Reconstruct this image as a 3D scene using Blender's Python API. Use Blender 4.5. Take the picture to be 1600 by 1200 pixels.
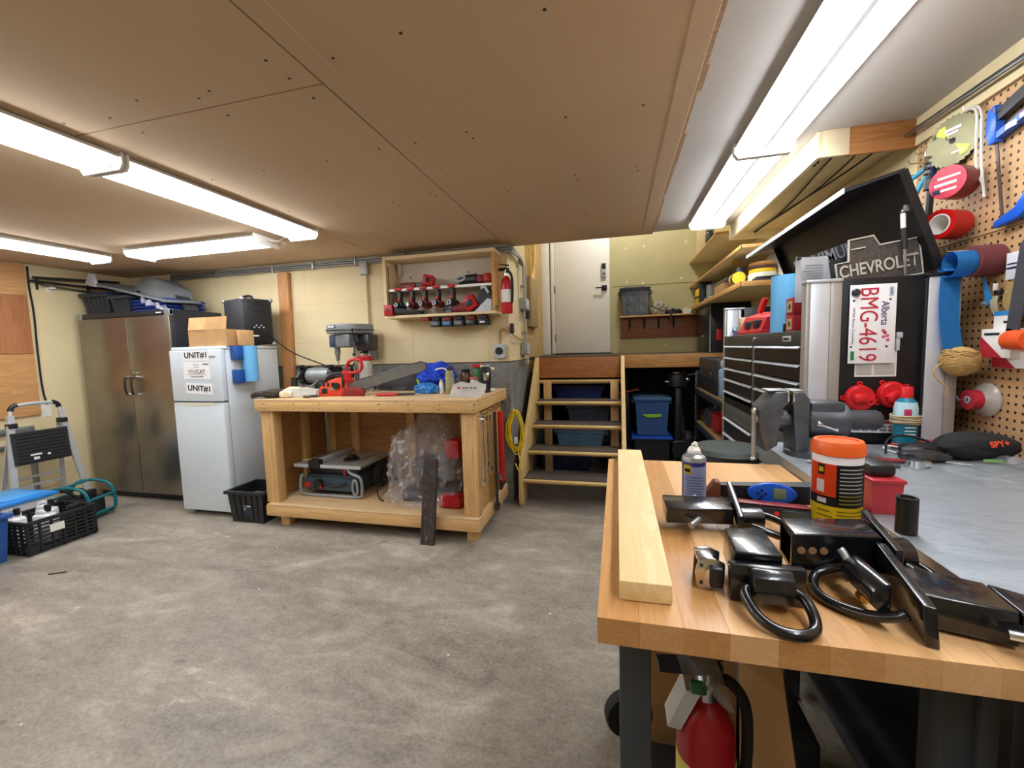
import bpy, bmesh, math, random
from mathutils import Vector, Matrix, Euler, noise as mnoise
random.seed(7)
for o in list(bpy.data.objects): bpy.data.objects.remove(o)
SC = bpy.context.scene
COL = SC.collection
# ---------------------------------------------------------------- camera
cam_d = bpy.data.cameras.new('camera'); cam = bpy.data.objects.new('camera', cam_d); COL.objects.link(cam)
yaw, pitch, roll = .24643, -.084408, -.028813
fw = Vector((-math.sin(yaw)*math.cos(pitch), math.cos(yaw)*math.cos(pitch), math.sin(pitch)))
rt = Vector((math.cos(yaw), math.sin(yaw), 0)); up = rt.cross(fw)
rt2 = rt*math.cos(roll)+up*math.sin(roll); up2 = up*math.cos(roll)-rt*math.sin(roll)
mw = Matrix((rt2, up2, -fw)).transposed().to_4x4(); mw.translation = (0, 0, 1.48)
cam.matrix_world = mw
cam_d.sensor_width = 36; cam_d.lens = 655.28/1600*36; cam_d.clip_start = .02
SC.camera = cam
# ---------------------------------------------------------------- world, exposure
wd = bpy.data.worlds.new('world'); SC.world = wd; wd.use_nodes = True
wd.node_tree.nodes['Background'].inputs[0].default_value = (.8, .85, 1, 1)
wd.node_tree.nodes['Background'].inputs[1].default_value = .05
SC.view_settings.view_transform = 'Standard'; SC.view_settings.look = 'None'
SC.view_settings.gamma = 1; SC.view_settings.use_curve_mapping = False
SC.view_settings.exposure = 0.9
TUBE = 13.0          # tube brightness
# ---------------------------------------------------------------- materials
def lin(h):
    if not isinstance(h, str): return tuple(h)
    v = [int(h[i:i+2], 16)/255 for i in (0, 2, 4)]
    return tuple(c/12.92 if c <= .04045 else ((c+.055)/1.055)**2.4 for c in v)
MATS = {}
class NT:
    def __init__(s, name):
        s.m = bpy.data.materials.new(name); s.m.use_nodes = True; s.t = s.m.node_tree
        s.b = s.t.nodes['Principled BSDF']; s.c = None
    def n(s, typ, ins={}, **kw):
        nd = s.t.nodes.new(typ)
        for k, v in kw.items(): setattr(nd, k, v)
        for k, v in ins.items():
            if isinstance(v, bpy.types.NodeSocket): s.t.links.new(v, nd.inputs[k])
            else: nd.inputs[k].default_value = v
        return nd
    def co(s, scale=(1, 1, 1), rot=(0, 0, 0), kind='Object'):
        if s.c is None: s.c = s.t.nodes.new('ShaderNodeTexCoord')
        return s.n('ShaderNodeMapping', {'Vector': s.c.outputs[kind], 'Scale': scale, 'Rotation': rot}).outputs[0]
    def noise(s, vec, scale, detail=4, rough=.55, dist=0):
        return s.n('ShaderNodeTexNoise', {'Vector': vec, 'Scale': scale, 'Detail': detail, 'Roughness': rough, 'Distortion': dist}).outputs[0]
    def ramp(s, fac, stops):
        r = s.n('ShaderNodeValToRGB', {'Fac': fac}); e = r.color_ramp.elements
        while len(e) < len(stops): e.new(.5)
        for i, (p, c) in enumerate(stops):
            e[i].position = p; c = lin(c); e[i].color = (*c[:3], 1)
        return r.outputs[0]
    def mix(s, fac, a, b, mode='MIX'):
        d = s.n('ShaderNodeMix', data_type='RGBA', blend_type=mode)
        for k, v in ((0, fac), (6, a), (7, b)):
            sock = d.inputs[k]
            if isinstance(v, bpy.types.NodeSocket): s.t.links.new(v, sock)
            elif k == 0: sock.default_value = v
            else: sock.default_value = (*lin(v)[:3], 1)
        return d.outputs[2]
    def math(s, op, a, b=0.0):
        d = s.n('ShaderNodeMath', operation=op)
        for i, v in enumerate((a, b)):
            if isinstance(v, bpy.types.NodeSocket): s.t.links.new(v, d.inputs[i])
            else: d.inputs[i].default_value = v
        return d.outputs[0]
    def set(s, **kw):
        nm = {'col': 'Base Color', 'rough': 'Roughness', 'metal': 'Metallic', 'trans': 'Transmission Weight', 'alpha': 'Alpha', 'coat': 'Coat Weight',
              'emit': 'Emission Strength', 'ecol': 'Emission Color', 'ior': 'IOR', 'normal': 'Normal', 'spec': 'Specular IOR Level'}
        for k, v in kw.items():
            i = s.b.inputs[nm[k]]
            if isinstance(v, bpy.types.NodeSocket): s.t.links.new(v, i)
            elif k in ('col', 'ecol'): i.default_value = (*lin(v)[:3], 1)
            else: i.default_value = v
        return s
    def bump(s, h, strength=.3, dist=.002):
        s.set(normal=s.n('ShaderNodeBump', {'Height': h, 'Strength': strength, 'Distance': dist}).outputs[0]); return s
def M(name, c, rough=.5, metal=0, var=.1, sc=14, bump=0, bsc=60, **kw):
    if name in MATS: return MATS[name]
    t = NT(name); c = lin(c); v = t.co()
    f = t.noise(v, sc)
    t.set(col=t.ramp(f, [(.3, tuple(x*(1-var) for x in c)), (.7, tuple(min(1, x*(1+var)) for x in c))]), rough=rough, metal=metal, **kw)
    if bump: t.bump(t.noise(v, bsc), bump)
    MATS[name] = t.m; return t.m
def wood(name, c1, c2, axis='x', sc=1.0, rough=.55, knots=True, c3=None):
    if name in MATS: return MATS[name]
    t = NT(name); s = {'x': (1.2, 14, 14), 'y': (14, 1.2, 14), 'z': (14, 14, 1.2)}[axis]
    v = t.co(tuple(a*sc for a in s)); g = t.noise(v, 1.6, 5, .6, 1.2)
    fine = t.noise(t.co(tuple(a*sc*(6 if a > 2 else 1) for a in s)), 2.5, 3)
    col = t.ramp(g, [(.3, c1), (.5, c2), (.56, c1), (.72, c2)])
    col = t.mix(.25, col, t.ramp(fine, [(.3, c2), (.7, c1)]))
    if knots:
        vo = t.n('ShaderNodeTexVoronoi', {'Vector': t.co(tuple((2.2 if a > 2 else .9)*sc*1.6 for a in s)), 'Scale': 1.5}).outputs[0]
        col = t.mix(t.ramp(vo, [(.03, (1, 1, 1)), (.075, (0, 0, 0))]), col, c3 or '6e4522')
    t.set(col=col, rough=rough).bump(fine, .12, .001); MATS[name] = t.m; return t.m
def mk_wrap(name, c, lo=.1, hi=.75, sc=9):
    if name in MATS: return MATS[name]
    t = NT(name); v = t.co()
    r = t.n('ShaderNodeTexNoise', {'Vector': v, 'Scale': sc, 'Detail': 5, 'Roughness': .6, 'Distortion': 1.2}, noise_type='RIDGED_MULTIFRACTAL').outputs[0]
    t.set(col=c, rough=.1, spec=.9, alpha=t.ramp(r, [(.04, (lo,)*3), (.22, (lo+.14,)*3), (.5, (hi,)*3)])).bump(r, .9, .02); MATS[name] = t.m; return t.m
def mk_glass(name, c, rough=.15, alpha=.35, bsc=30):
    if name in MATS: return MATS[name]
    t = NT(name); h = t.noise(t.co(), bsc, 5)
    t.set(col=c, rough=rough, alpha=alpha, spec=.8).bump(h, .8, .01); MATS[name] = t.m; return t.m
# ---------------------------------------------------------------- mesh helper
WORLD = set()
def basis(d):
    d = Vector(d).normalized(); a = Vector((0, 0, 1)) if abs(d.z) < .9 else Vector((1, 0, 0))
    u = a.cross(d).normalized(); return u, d.cross(u), d
class MB:
    def __init__(s): s.bm = bmesh.new()
    def _xf(s, vs, mat):
        if mat is not None: bmesh.ops.transform(s.bm, matrix=mat, verts=vs)
    def box(s, x0, x1, y0, y1, z0, z1, bev=0, mat=None, seg=2):
        r = bmesh.ops.create_cube(s.bm, size=1); vs = r['verts']
        for v in vs: v.co = Vector(((x0+x1)/2+v.co.x*(x1-x0), (y0+y1)/2+v.co.y*(y1-y0), (z0+z1)/2+v.co.z*(z1-z0)))
        if bev:
            es = list({e for v in vs for e in v.link_edges})
            q = bmesh.ops.bevel(s.bm, geom=es, offset=min(bev, .49*min(abs(x1-x0), abs(y1-y0), abs(z1-z0))), segments=seg, affect='EDGES', profile=.5)
            vs = list({v for f in q['faces'] for v in f.verts} | {v for v in vs if v.is_valid})
        s._xf(vs, mat); return s
    def hexa(s, p, mat=None, bev=0):      # 8 points: bottom 4 ccw, top 4 ccw
        vs = [s.bm.verts.new(q) for q in p]
        for f in ((3, 2, 1, 0), (4, 5, 6, 7), (0, 1, 5, 4), (1, 2, 6, 5), (2, 3, 7, 6), (3, 0, 4, 7)): s.bm.faces.new([vs[i] for i in f])
        if bev:
            q = bmesh.ops.bevel(s.bm, geom=list({e for v in vs for e in v.link_edges}), offset=bev, segments=3, affect='EDGES', profile=.5)
            vs = list({v for f_ in q['faces'] for v in f_.verts} | {v for v in vs if v.is_valid})
        s._xf(vs, mat); return s
    def beam(s, p0, p1, w, h, upv=(0, 0, 1)):   # rectangular bar between two points
        p0, p1 = Vector(p0), Vector(p1); d = (p1-p0).normalized(); u = Vector(upv)
        r = d.cross(u).normalized(); u = r.cross(d).normalized(); r *= w/2; u *= h/2
        return s.hexa([p0-r-u, p0+r-u, p1+r-u, p1-r-u, p0-r+u, p0+r+u, p1+r+u, p1-r+u])
    def ring(s, c, u, v, r, n): return [s.bm.verts.new(c+u*math.cos(2*math.pi*i/n)*r+v*math.sin(2*math.pi*i/n)*r) for i in range(n)]
    def skin(s, rings, closed=False, cap=True):
        n = len(rings[0]); m = len(rings)
        for a in range(m if closed else m-1):
            A, B = rings[a], rings[(a+1) % m]
            for i in range(n): s.bm.faces.new((A[i], A[(i+1) % n], B[(i+1) % n], B[i]))
        if cap and not closed:
            s.bm.faces.new(rings[0][::-1]); s.bm.faces.new(rings[-1])
        return s
    def cyl(s, p0, p1, r, r2=None, n=14, cap=True):
        p0, p1 = Vector(p0), Vector(p1); u, v, d = basis(p1-p0)
        return s.skin([s.ring(p0, u, v, r, n), s.ring(p1, u, v, r if r2 is None else r2, n)], cap=cap)
    def lathe(s, prof, p=(0, 0, 0), d=(0, 0, 1), n=24, closed=False):   # prof: (radius, distance along d)
        p = Vector(p); u, v, d = basis(d)
        return s.skin([s.ring(p+d*h, u, v, max(r, 1e-4), n) for r, h in prof], closed=closed)
    def tube(s, pts, r, n=8, closed=False, smooth=0):
        pts = [Vector(p) for p in pts]
        for _ in range(smooth):
            q = [] if closed else [pts[0]]; m = len(pts)
            for i in range(m if closed else m-1):
                a, b = pts[i], pts[(i+1) % m]; q += [a*.75+b*.25, a*.25+b*.75]
            if not closed: q.append(pts[-1])
            pts = q
        m = len(pts); rings = []; U = None
        for i in range(m):
            d = (pts[(i+1) % m]-pts[i-1]) if closed or 0 < i < m-1 else (pts[1]-pts[0] if i == 0 else pts[-1]-pts[-2])
            if d.length < 1e-9: d = Vector((0, 0, 1))
            d.normalize()
            if U is None: U = basis(d)[0]
            U = (U-d*U.dot(d)); U = U.normalized() if U.length > 1e-6 else basis(d)[0]
            rr = r[i*len(r)//m] if isinstance(r, (list, tuple)) else r
            rings.append(s.ring(pts[i], U, d.cross(U), rr, n))
        return s.skin(rings, closed)
    def prism(s, pts, ax, a, b, mat=None, bev=0):     # polygon extruded along an axis: x->(y,z) y->(x,z) z->(x,y)
        f = {'x': lambda p, t: (t, p[0], p[1]), 'y': lambda p, t: (p[0], t, p[1]), 'z': lambda p, t: (p[0], p[1], t)}[ax]
        A = [s.bm.verts.new(f(p, a)) for p in pts]; B = [s.bm.verts.new(f(p, b)) for p in pts]; n = len(pts)
        fs = [s.bm.faces.new(A[::-1]), s.bm.faces.new(B)]+[s.bm.faces.new((A[i], A[(i+1) % n], B[(i+1) % n], B[i])) for i in range(n)]
        vs = A+B
        if bev:
            q = bmesh.ops.bevel(s.bm, geom=list({e for f_ in fs for e in f_.edges}), offset=bev, segments=2, affect='EDGES', profile=.5)
            vs = list({v for f_ in q['faces'] for v in f_.verts} | {v for v in vs if v.is_valid})
        s._xf(vs, mat); return s
    def sph(s, c, r, n=12, m=8, mat=None):
        rx, ry, rz = r if isinstance(r, (tuple, list)) else (r, r, r)
        q = bmesh.ops.create_uvsphere(s.bm, u_segments=n, v_segments=m, radius=1)['verts']
        for v in q: v.co = Vector((c[0]+v.co.x*rx, c[1]+v.co.y*ry, c[2]+v.co.z*rz))
        s._xf(q, mat); return s
    def blob(s, c, r, amp=.15, fr=3.0, seed=0, flat=None, sub=4):   # lumpy crumpled body; flat: z where it is cut flat
        q = bmesh.ops.create_icosphere(s.bm, subdivisions=sub, radius=1)['verts']
        for v in q:
            d = v.co.copy(); k = 1+amp*mnoise.fractal(d*fr+Vector((seed, seed*2.3, 1)), .8, 2.1, 4)
            v.co = Vector((c[0]+d.x*r[0]*k, c[1]+d.y*r[1]*k, c[2]+d.z*r[2]*k))
            if flat is not None and v.co.z < flat: v.co.z = flat+.0005*random.random()
        return s
    def grid(s, fn, nu, nv, thick=0):
        vs = [[s.bm.verts.new(fn(i/nu, j/nv)) for j in range(nv+1)] for i in range(nu+1)]
        fs = [s.bm.faces.new((vs[i][j], vs[i+1][j], vs[i+1][j+1], vs[i][j+1])) for i in range(nu) for j in range(nv)]
        if thick: bmesh.ops.solidify(s.bm, geom=fs, thickness=thick)
        return s
    def put(s, name, mat, parent=None, flat=False, label=None, kind=None, origin=None):
        bm = s.bm
        bmesh.ops.recalc_face_normals(bm, faces=bm.faces)
        if not flat:
            for f in bm.faces: f.smooth = True
            for e in bm.edges:
                if len(e.link_faces) == 2 and e.calc_face_angle(0) > .6: e.smooth = False
        L = Vector((0, 0, 0))
        if parent is not None:
            r = parent
            while r.parent: r = r.parent
            if r.name in WORLD: L = r.location.copy()
        else:
            if origin is None:
                xs = [v.co for v in bm.verts]
                L = Vector(((min(c.x for c in xs)+max(c.x for c in xs))/2, (min(c.y for c in xs)+max(c.y for c in xs))/2, min(c.z for c in xs)))
            else: L = Vector(origin)
        if L.length: bmesh.ops.translate(bm, verts=bm.verts, vec=-L)
        me = bpy.data.meshes.new(name); bm.to_mesh(me); bm.free(); me.materials.append(mat)
        o = bpy.data.objects.new(name, me); COL.objects.link(o)
        if parent is not None: o.parent = parent
        else:
            o.location = L; WORLD.add(o.name)
        if label: o['label'] = label
        if kind: o['kind'] = kind
        return o
    def thing(s, name, mat, label, cat, group=None, **kw):
        o = s.put(name, mat, None, **kw); return tag(o, label, cat, group)
def tag(o, label, cat, group=None):
    o['label'] = label; o['category'] = cat
    if group: o['group'] = group
    return o
def thing(name, label, cat, loc=(0, 0, 0), rotz=0, group=None, world=False, rot=None):
    o = bpy.data.objects.new(name, None); COL.objects.link(o); o.empty_display_size = .05
    o.location = loc; o.rotation_euler = rot or (0, 0, rotz)
    if world: WORLD.add(o.name)
    return tag(o, label, cat, group)
def dup(root, loc, rot=None, label=None):
    def cp(o, par):
        c = o.copy(); COL.objects.link(c); c.parent = par
        for ch in [q for q in ALLCH.get(o.name, [])]: cp(ch, c)
        return c
    ALLCH = {}
    for q in bpy.data.objects:
        if q.parent: ALLCH.setdefault(q.parent.name, []).append(q)
    r = cp(root, None); r.location = loc
    if rot is not None: r.rotation_euler = rot
    if label: r['label'] = label
    return r
def struct(o): o['kind'] = 'structure'; return o
_dg = None
def text(name, body, mat, parent, o, right, upv, w=None, h=.02, depth=.0006, bold=0, align='CENTER', label=None, world=True):
    cu = bpy.data.curves.new('t', 'FONT'); cu.body = body; cu.size = 1; cu.extrude = 0; cu.offset = bold
    ob = bpy.data.objects.new('t', cu); COL.objects.link(ob); bpy.context.view_layer.update()
    me = bpy.data.meshes.new_from_object(ob.evaluated_get(bpy.context.evaluated_depsgraph_get()))
    bpy.data.objects.remove(ob); bpy.data.curves.remove(cu)
    xs = [v.co.x for v in me.vertices]; ys = [v.co.y for v in me.vertices]
    x0, x1, y0, y1 = min(xs), max(xs), min(ys), max(ys)
    R, Uv = Vector(right).normalized(), Vector(upv).normalized(); N = R.cross(Uv)
    sy = h/(y1-y0); sx = (w/(x1-x0)) if w else sy
    L = Vector((0, 0, 0))
    r = parent
    while r and r.parent: r = r.parent
    if r and r.name in WORLD and world: L = r.location
    for v in me.vertices:
        v.co = Vector(o)-L+R*((v.co.x-(x0+x1)/2)*sx)+Uv*((v.co.y-(y0+y1)/2)*sy)+N*depth
    me.materials.clear(); me.materials.append(mat); me.name = name
    ob = bpy.data.objects.new(name, me); COL.objects.link(ob); ob.parent = parent
    if label: ob['label'] = label
    return ob
# ---------------------------------------------------------------- palette
BLK = M('black_plastic', '17181b', .45, var=.15); BLKR = M('black_rubber', '121214', .75); CHROME = M('chrome', 'd0d2d6', .18, 1, .05)
STEEL = M('bare_steel', '9a9ca0', .35, 1, .15); GALV = M('galvanised', 'a6abad', .42, .8, .12, 40); DKST = M('dark_steel', '4b4c50', .4, .8, .2)
WHT = M('white_paint', 'ecebe6', .4, var=.03); RED = M('red_plastic', 'b8161c', .4, var=.1); DRED = M('dark_red', '7d1418', .45, var=.15)
BLUE = M('blue_plastic', '1c4fb0', .4, var=.1); LBLUE = M('light_blue_towel', '6bb4e6', .9, var=.06, sc=60, bump=.3, bsc=200)
YEL = M('yellow_plastic', 'e0b81c', .45); CARD = M('cardboard', 'ae8658', .8, var=.1, sc=9); PAPER = M('paper', 'e6e4de', .8, var=.03)
INK = M('black_ink', '141414', .6, var=.02); GREY = M('grey_plastic', '6c7176', .5, var=.1); LGREY = M('light_grey_plastic', 'b4b8bc', .45, var=.06)
CREAM = M('cream_plastic', 'e6dfc4', .5, var=.04); ORANGE = M('orange_plastic', 'e2561c', .4, var=.08); NAVY = M('navy_plastic', '16233f', .4, var=.12)
PINE = wood('pine', 'dcb67e', 'c99e66', 'x'); PINEZ = wood('pine_upright', 'dcb67e', 'c79c64', 'z'); PINEY = wood('pine_deep', 'dcb67e', 'c79c64', 'y')
# ================================================================ SETTING
t = NT('concrete_floor')
v = t.co((1, .55, 1), (0, 0, .5)); big = t.noise(v, .7, 6, .65, .8); mid = t.noise(t.co((.7, 1.9, 1), (0, 0, .45)), 1.9, 7, .64, .9); sml = t.noise(t.co((1, 1.5, 1), (0, 0, .6)), 9, 9, .72, .6); fine = t.noise(t.co(), 60, 6, .75)
col = t.ramp(mid, [(.33, '5d5348'), (.45, '877c6f'), (.56, 'a5998a'), (.68, 'd2c7b6')])
col = t.mix(t.ramp(big, [(.38, (.55, .55, .55)), (.6, (0, 0, 0))]), col, '7d746a')
col = t.mix(.3, col, t.ramp(sml, [(.33, '574f47'), (.5, '8c847a'), (.66, 'bdb6aa')]))
col = t.mix(.28, col, t.ramp(fine, [(.35, '443e38'), (.65, 'bab4a8')]))
chalk = t.math('MULTIPLY', t.ramp(t.noise(t.co(), 1.3, 3, .5), [(.6, (0, 0, 0)), (.72, (1, 1, 1))]), t.ramp(sml, [(.56, (0, 0, 0)), (.66, (.8, .8, .8))]))
col = t.mix(chalk, col, 'd6cfc0')
spots = t.ramp(t.noise(t.co(), 7, 3, .5), [(.69, (0, 0, 0)), (.74, (1, 1, 1))])
col = t.mix(t.math('MULTIPLY', spots, .45), col, '4f4841')
vo = t.n('ShaderNodeTexVoronoi', {'Vector': t.co(), 'Scale': 4.2, 'Randomness': 1.0}).outputs[0]
col = t.mix(t.ramp(vo, [(.02, (1, 1, 1)), (.032, (0, 0, 0))]), col, 'e2dfd6')
t.set(col=col, rough=t.ramp(mid, [(.3, (.42,)*3), (.7, (.6,)*3)])).bump(t.mix(.5, sml, fine), .3, .004); FLOORM = t.m
t = NT('bare_drywall')
v = t.co(); f1 = t.noise(v, 1.1, 4); f2 = t.noise(v, 160, 2)
t.set(col=t.mix(.12, t.ramp(f1, [(.3, 'c9af8f'), (.7, 'd2b898')]), t.ramp(f2, [(.3, 'a98e6e'), (.7, 'd9bf9c')])), rough=.9).bump(f2, .1, .001); DRYW = t.m
t = NT('cream_wall_board')
v = t.co(); f1 = t.noise(v, 1.6, 5); f2 = t.noise(t.co(), 26, 3, .6)
c = t.ramp(f1, [(.3, 'd6c398'), (.7, 'e2d2a9')])
c = t.mix(t.ramp(f2, [(.7, (0, 0, 0)), (.78, (.5, .5, .5))]), c, 'a78f60')
t.set(col=c, rough=.75).bump(f1, .1, .002); CREAMW = t.m
t = NT('foundation_concrete')
v = t.co((1, 1, .6)); f1 = t.noise(v, 3.2, 7, .7); f2 = t.noise(t.co(), 40, 4)
t.set(col=t.mix(.3, t.ramp(f1, [(.32, '55534e'), (.5, '77756f'), (.7, '96948c')]), t.ramp(f2, [(.3, '44423e'), (.7, 'a3a19a')])), rough=.85).bump(f2, .4, .004); CONC = t.m
OLIVE = M('olive_landing_wall', 'b5ac82', .8, var=.06, sc=3); WCEIL = M('white_ceiling_paint', 'c6c2bc', .7, var=.04, sc=2)
LWALL = M('painted_cream_left', 'dccb9f', .8, var=.06, sc=2)
XL, XR, YB, XS, YS, ZC = -5.62, 1.33, 3.84, -.98, 5.75, 2.44
struct(MB().box(XL-.1, XR+.1, -2.7, YS+.1, -.1, 0).put('floor', FLOORM, origin=(0, 0, 0)))
# ceiling: sheets with open joints
ce = struct(MB().box(XL-.1, .30, -2.7, 3.95, ZC+.014, ZC+.1).put('ceiling', M('joist_dark', '3a3026', .9), origin=(0, 0, ZC)))
def sheet(x0, x1, y0, y1): MB().box(x0+.0025, x1-.0025, y0+.0025, y1-.0025, ZC, ZC+.0135, .002, seg=1).put('drywall_sheet', DRYW, ce)
sheet(-1.01, .30, -2.7, .1); sheet(-1.01, .30, .1, 3.95)
for x0, x1, ys in ((-2.26, -1.01, (-2.7, -1.0, 1.38, 3.82)), (-3.66, -2.26, (-2.7, .2, 3.82)), (-5.6, -3.66, (-2.7, 1.4, 3.82))):
    for a, b in zip(ys, ys[1:]): sheet(x0, x1, a, b)
b = MB()
for k in range(7):
    for x in (-.92, -.62, -.2, .14, -1.09, -1.4, -1.75, -2.15):
        y = -.6+k*.62+random.uniform(-.05, .05); xx = x+random.uniform(-.03, .03)
        b.cyl((xx, y, ZC-.0012), (xx, y, ZC+.002), .006, n=6)
        if random.random() < .35: b.cyl((xx+.01, y+.06, ZC-.0012), (xx+.01, y+.06, ZC+.002), .006, n=6)
for y in (1.32, 1.44):
    for x in (-1.1, -1.5, -1.95): b.cyl((x, y, ZC-.0012), (x, y, ZC+.002), .006, n=6)
b.put('drywall_screws', M('screw_black', '1d1a17', .5), ce, kind='stuff')
# paper-torn edge strip of the last sheet
b = MB(); y = -2.6
while y < 3.9:
    l = random.uniform(.06, .3); w = random.uniform(.006, .022)
    b.box(.292, .30+w, y, min(y+l, 3.95), ZC+.001, ZC+.013); y += l
b.put('torn_edge', M('torn_gypsum', 'b39678', .9, var=.25, sc=60), ce)
MB().box(.22, .226, -2.7, 3.95, ZC-.0015, ZC+.002).put('tape_bead', DRYW, ce); MB().box(-.925, -.92, -2.7, 3.8, ZC-.0015, ZC+.002).put('tape_bead', DRYW, ce)
struct(MB().box(.30, XR+.1, -2.7, 3.95, ZC+.016, ZC+.1).put('ceiling_white', WCEIL, origin=(0, 0, ZC)))
struct(MB().box(XS-.2, XR+.1, 3.95, YS+.1, 3.75, 3.85).put('ceiling_stairwell', OLIVE))
struct(MB().box(XS-.2, XR+.1, 3.93, 3.95, ZC+.1, 3.75).put('wall_header', OLIVE))
struct(MB().box(XL-.1, XL, -2.7, YB+.2, 0, 2.6).put('wall_left', LWALL))
struct(MB().box(XL, XR+.1, -2.8, -2.7, 0, 2.6).put('wall_front', LWALL))
# back wall: concrete below, board above
wb = struct(MB().box(XL, XS-.2, YB, YB+.2, 0, 1.352).put('wall_back', CONC))
for x0, x1 in ((XL, -4.4), (-4.4, -3.18), (-3.18, -1.96), (-1.96, XS-.2)):
    MB().box(x0+.0003, x1-.0003, YB-.012, YB+.2, 1.36, 2.6, .002, seg=1).put('wall_board', CREAMW, wb)
MB().box(-3.4, XS-.2, YB-.0125, YB-.0115, 1.60, 1.602).put('board_joint', M('joint_tan', 'b7a478', .9), wb)  # thin darker tan lines mark the two board joints
MB().box(-3.4, XS-.2, YB-.0125, YB-.0115, 1.998, 2.0).put('board_joint', M('joint_tan', 'b7a478', .9), wb)
ws = struct(MB().box(XS-.2, XS, YB+.2, YS, 0, 1.352).put('wall_stair', CONC))
MB().box(XS-.2, XS, YB, YB+.2, 0, 1.352).put('concrete_corner', CONC, ws)
MB().box(XS-.2, XS+.004, YB-.012, 4.62, 1.36, 2.6, .002, seg=1).put('wall_board', CREAMW, ws)
UNP = M('bare_board', 'b89a68', .8, var=.12, sc=5)
MB().box(XS-.2, XS+.001, 4.622, YS, 1.36, 3.75, .002, seg=1).put('bare_wall_board', UNP, ws)
wl = struct(MB().box(XS-.2, XR+.1, YS, YS+.1, 1.34, 3.75).put('wall_landing', OLIVE))
MB().box(XS-.2, XR+.1, YS, YS+.1, 0, 1.339).put('shade_dark_foundation', M('foundation_painted_shade', '232326', .8), wl)  # near-black colour paints the deep shade under the landing into this wall
MB().box(-.05, XR, YS-.003, YS+.01, 2.245, 2.251).put('board_joint', M('joint_landing', '8d865c', .9), wl)
b = MB()
for x, z in ((.33, 2.27), (.35, 2.73), (.12, 2.72), (.13, 2.29), (.8, 2.3), (.6, 1.47), (.85, 2.75)): b.sph((x, YS-.001, z), (.016, .002, .022), 8, 6)
b.put('filler_patch', M('joint_filler', 'cfc99e', .9), wl)
# landing platform
fl = struct(MB().box(XS, XR, 4.74, YS, 1.34, 1.375).put('floor_landing', M('landing_board', '4f4034', .8)))
RIM = wood('rim_joist', 'bf8d4e', '9c6c34', 'x')
MB().box(.03, XR, 4.70, 4.738, 1.235, 1.375, .003).put('rim_joist', RIM, fl)
MB().box(XS, .03, 4.745, 4.78, 1.2, 1.34).put('rim_board', RIM, fl)
# door
d = struct(MB().box(-.80, -.085, YS-.045, YS-.005, 1.395, 3.43, .003).put('door_1', M('white_door', 'e8e6e0', .35, var=.02)))
MB().box(-.855, -.805, YS-.06, YS-.001, 1.378, 3.5, .004).put('door_jamb', WHT, d)
MB().box(-.98, -.872, YS-.05, YS-.001, 1.378, 3.5, .004).put('door_casing', WHT, d)
MB().box(-.868, -.857, YS-.05, YS-.001, 1.378, 3.5).put('weather_strip', GREY, d)
MB().box(-.84, -.06, YS-.09, YS-.046, 1.376, 1.392, .003).put('threshold', DKST, d)
for z in (1.55, 2.2): MB().box(-.812, -.797, YS-.064, YS-.044, z, z+.1, .002).put('hinge', GREY, d)
k = MB().box(-.19, -.125, YS-.075, YS-.046, 2.37, 2.555, .008).put('keypad_lock', LGREY, d)
MB().box(-.182, -.133, YS-.078, YS-.074, 2.475, 2.545, .002).put('keypad_screen', BLK, k)
MB().box(-.17, -.145, YS-.079, YS-.074, 2.40, 2.425, .002).put('keypad_badge', INK, k)
h = MB().box(-.185, -.12, YS-.065, YS-.046, 2.2, 2.27, .003).put('handle_plate', BLK, d)
MB().box(-.265, -.14, YS-.1, YS-.085, 2.228, 2.243, .003).box(-.16, -.145, YS-.1, YS-.06, 2.228, 2.243).put('door_lever', BLK, h)
# right wall: pegboard sheets
t = NT('pegboard')
v = t.c or t.co(); sp = t.n('ShaderNodeSeparateXYZ', {0: t.co()})
P_ = .0285
def cell(o): return t.math('SUBTRACT', t.math('FRACT', t.math('DIVIDE', o, P_)), .5)
a, b_ = cell(sp.outputs[1]), cell(sp.outputs[2])
r2 = t.math('ADD', t.math('MULTIPLY', a, a), t.math('MULTIPLY', b_, b_))
hole = t.math('LESS_THAN', r2, .036)
f1 = t.noise(t.co(), 4, 4); f2 = t.noise(t.co(), 120, 2)
c = t.mix(.2, t.ramp(f1, [(.3, 'b68e62'), (.7, 'c49c70')]), t.ramp(f2, [(.3, '9c7850'), (.7, 'd0aa7e')]))
t.set(col=t.mix(hole, c, '2a1c10'), rough=.6).bump(hole, -1, .004); PEG = t.m
wr = struct(MB().box(XR, XR+.1, -2.7, YS, 0, 3.75).put('wall_right', LWALL))
for z0, z1 in ((.62, 1.846), (1.850, 2.33)): MB().box(XR-.008, XR, -1.0, 2.36, z0, z1, .001, seg=1).put('pegboard_sheet', PEG, wr)
MB().box(XR-.02, XR, -2.7, 2.36, 2.335, 2.455, .002).put('cream_ledger', CREAMW, wr)
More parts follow.
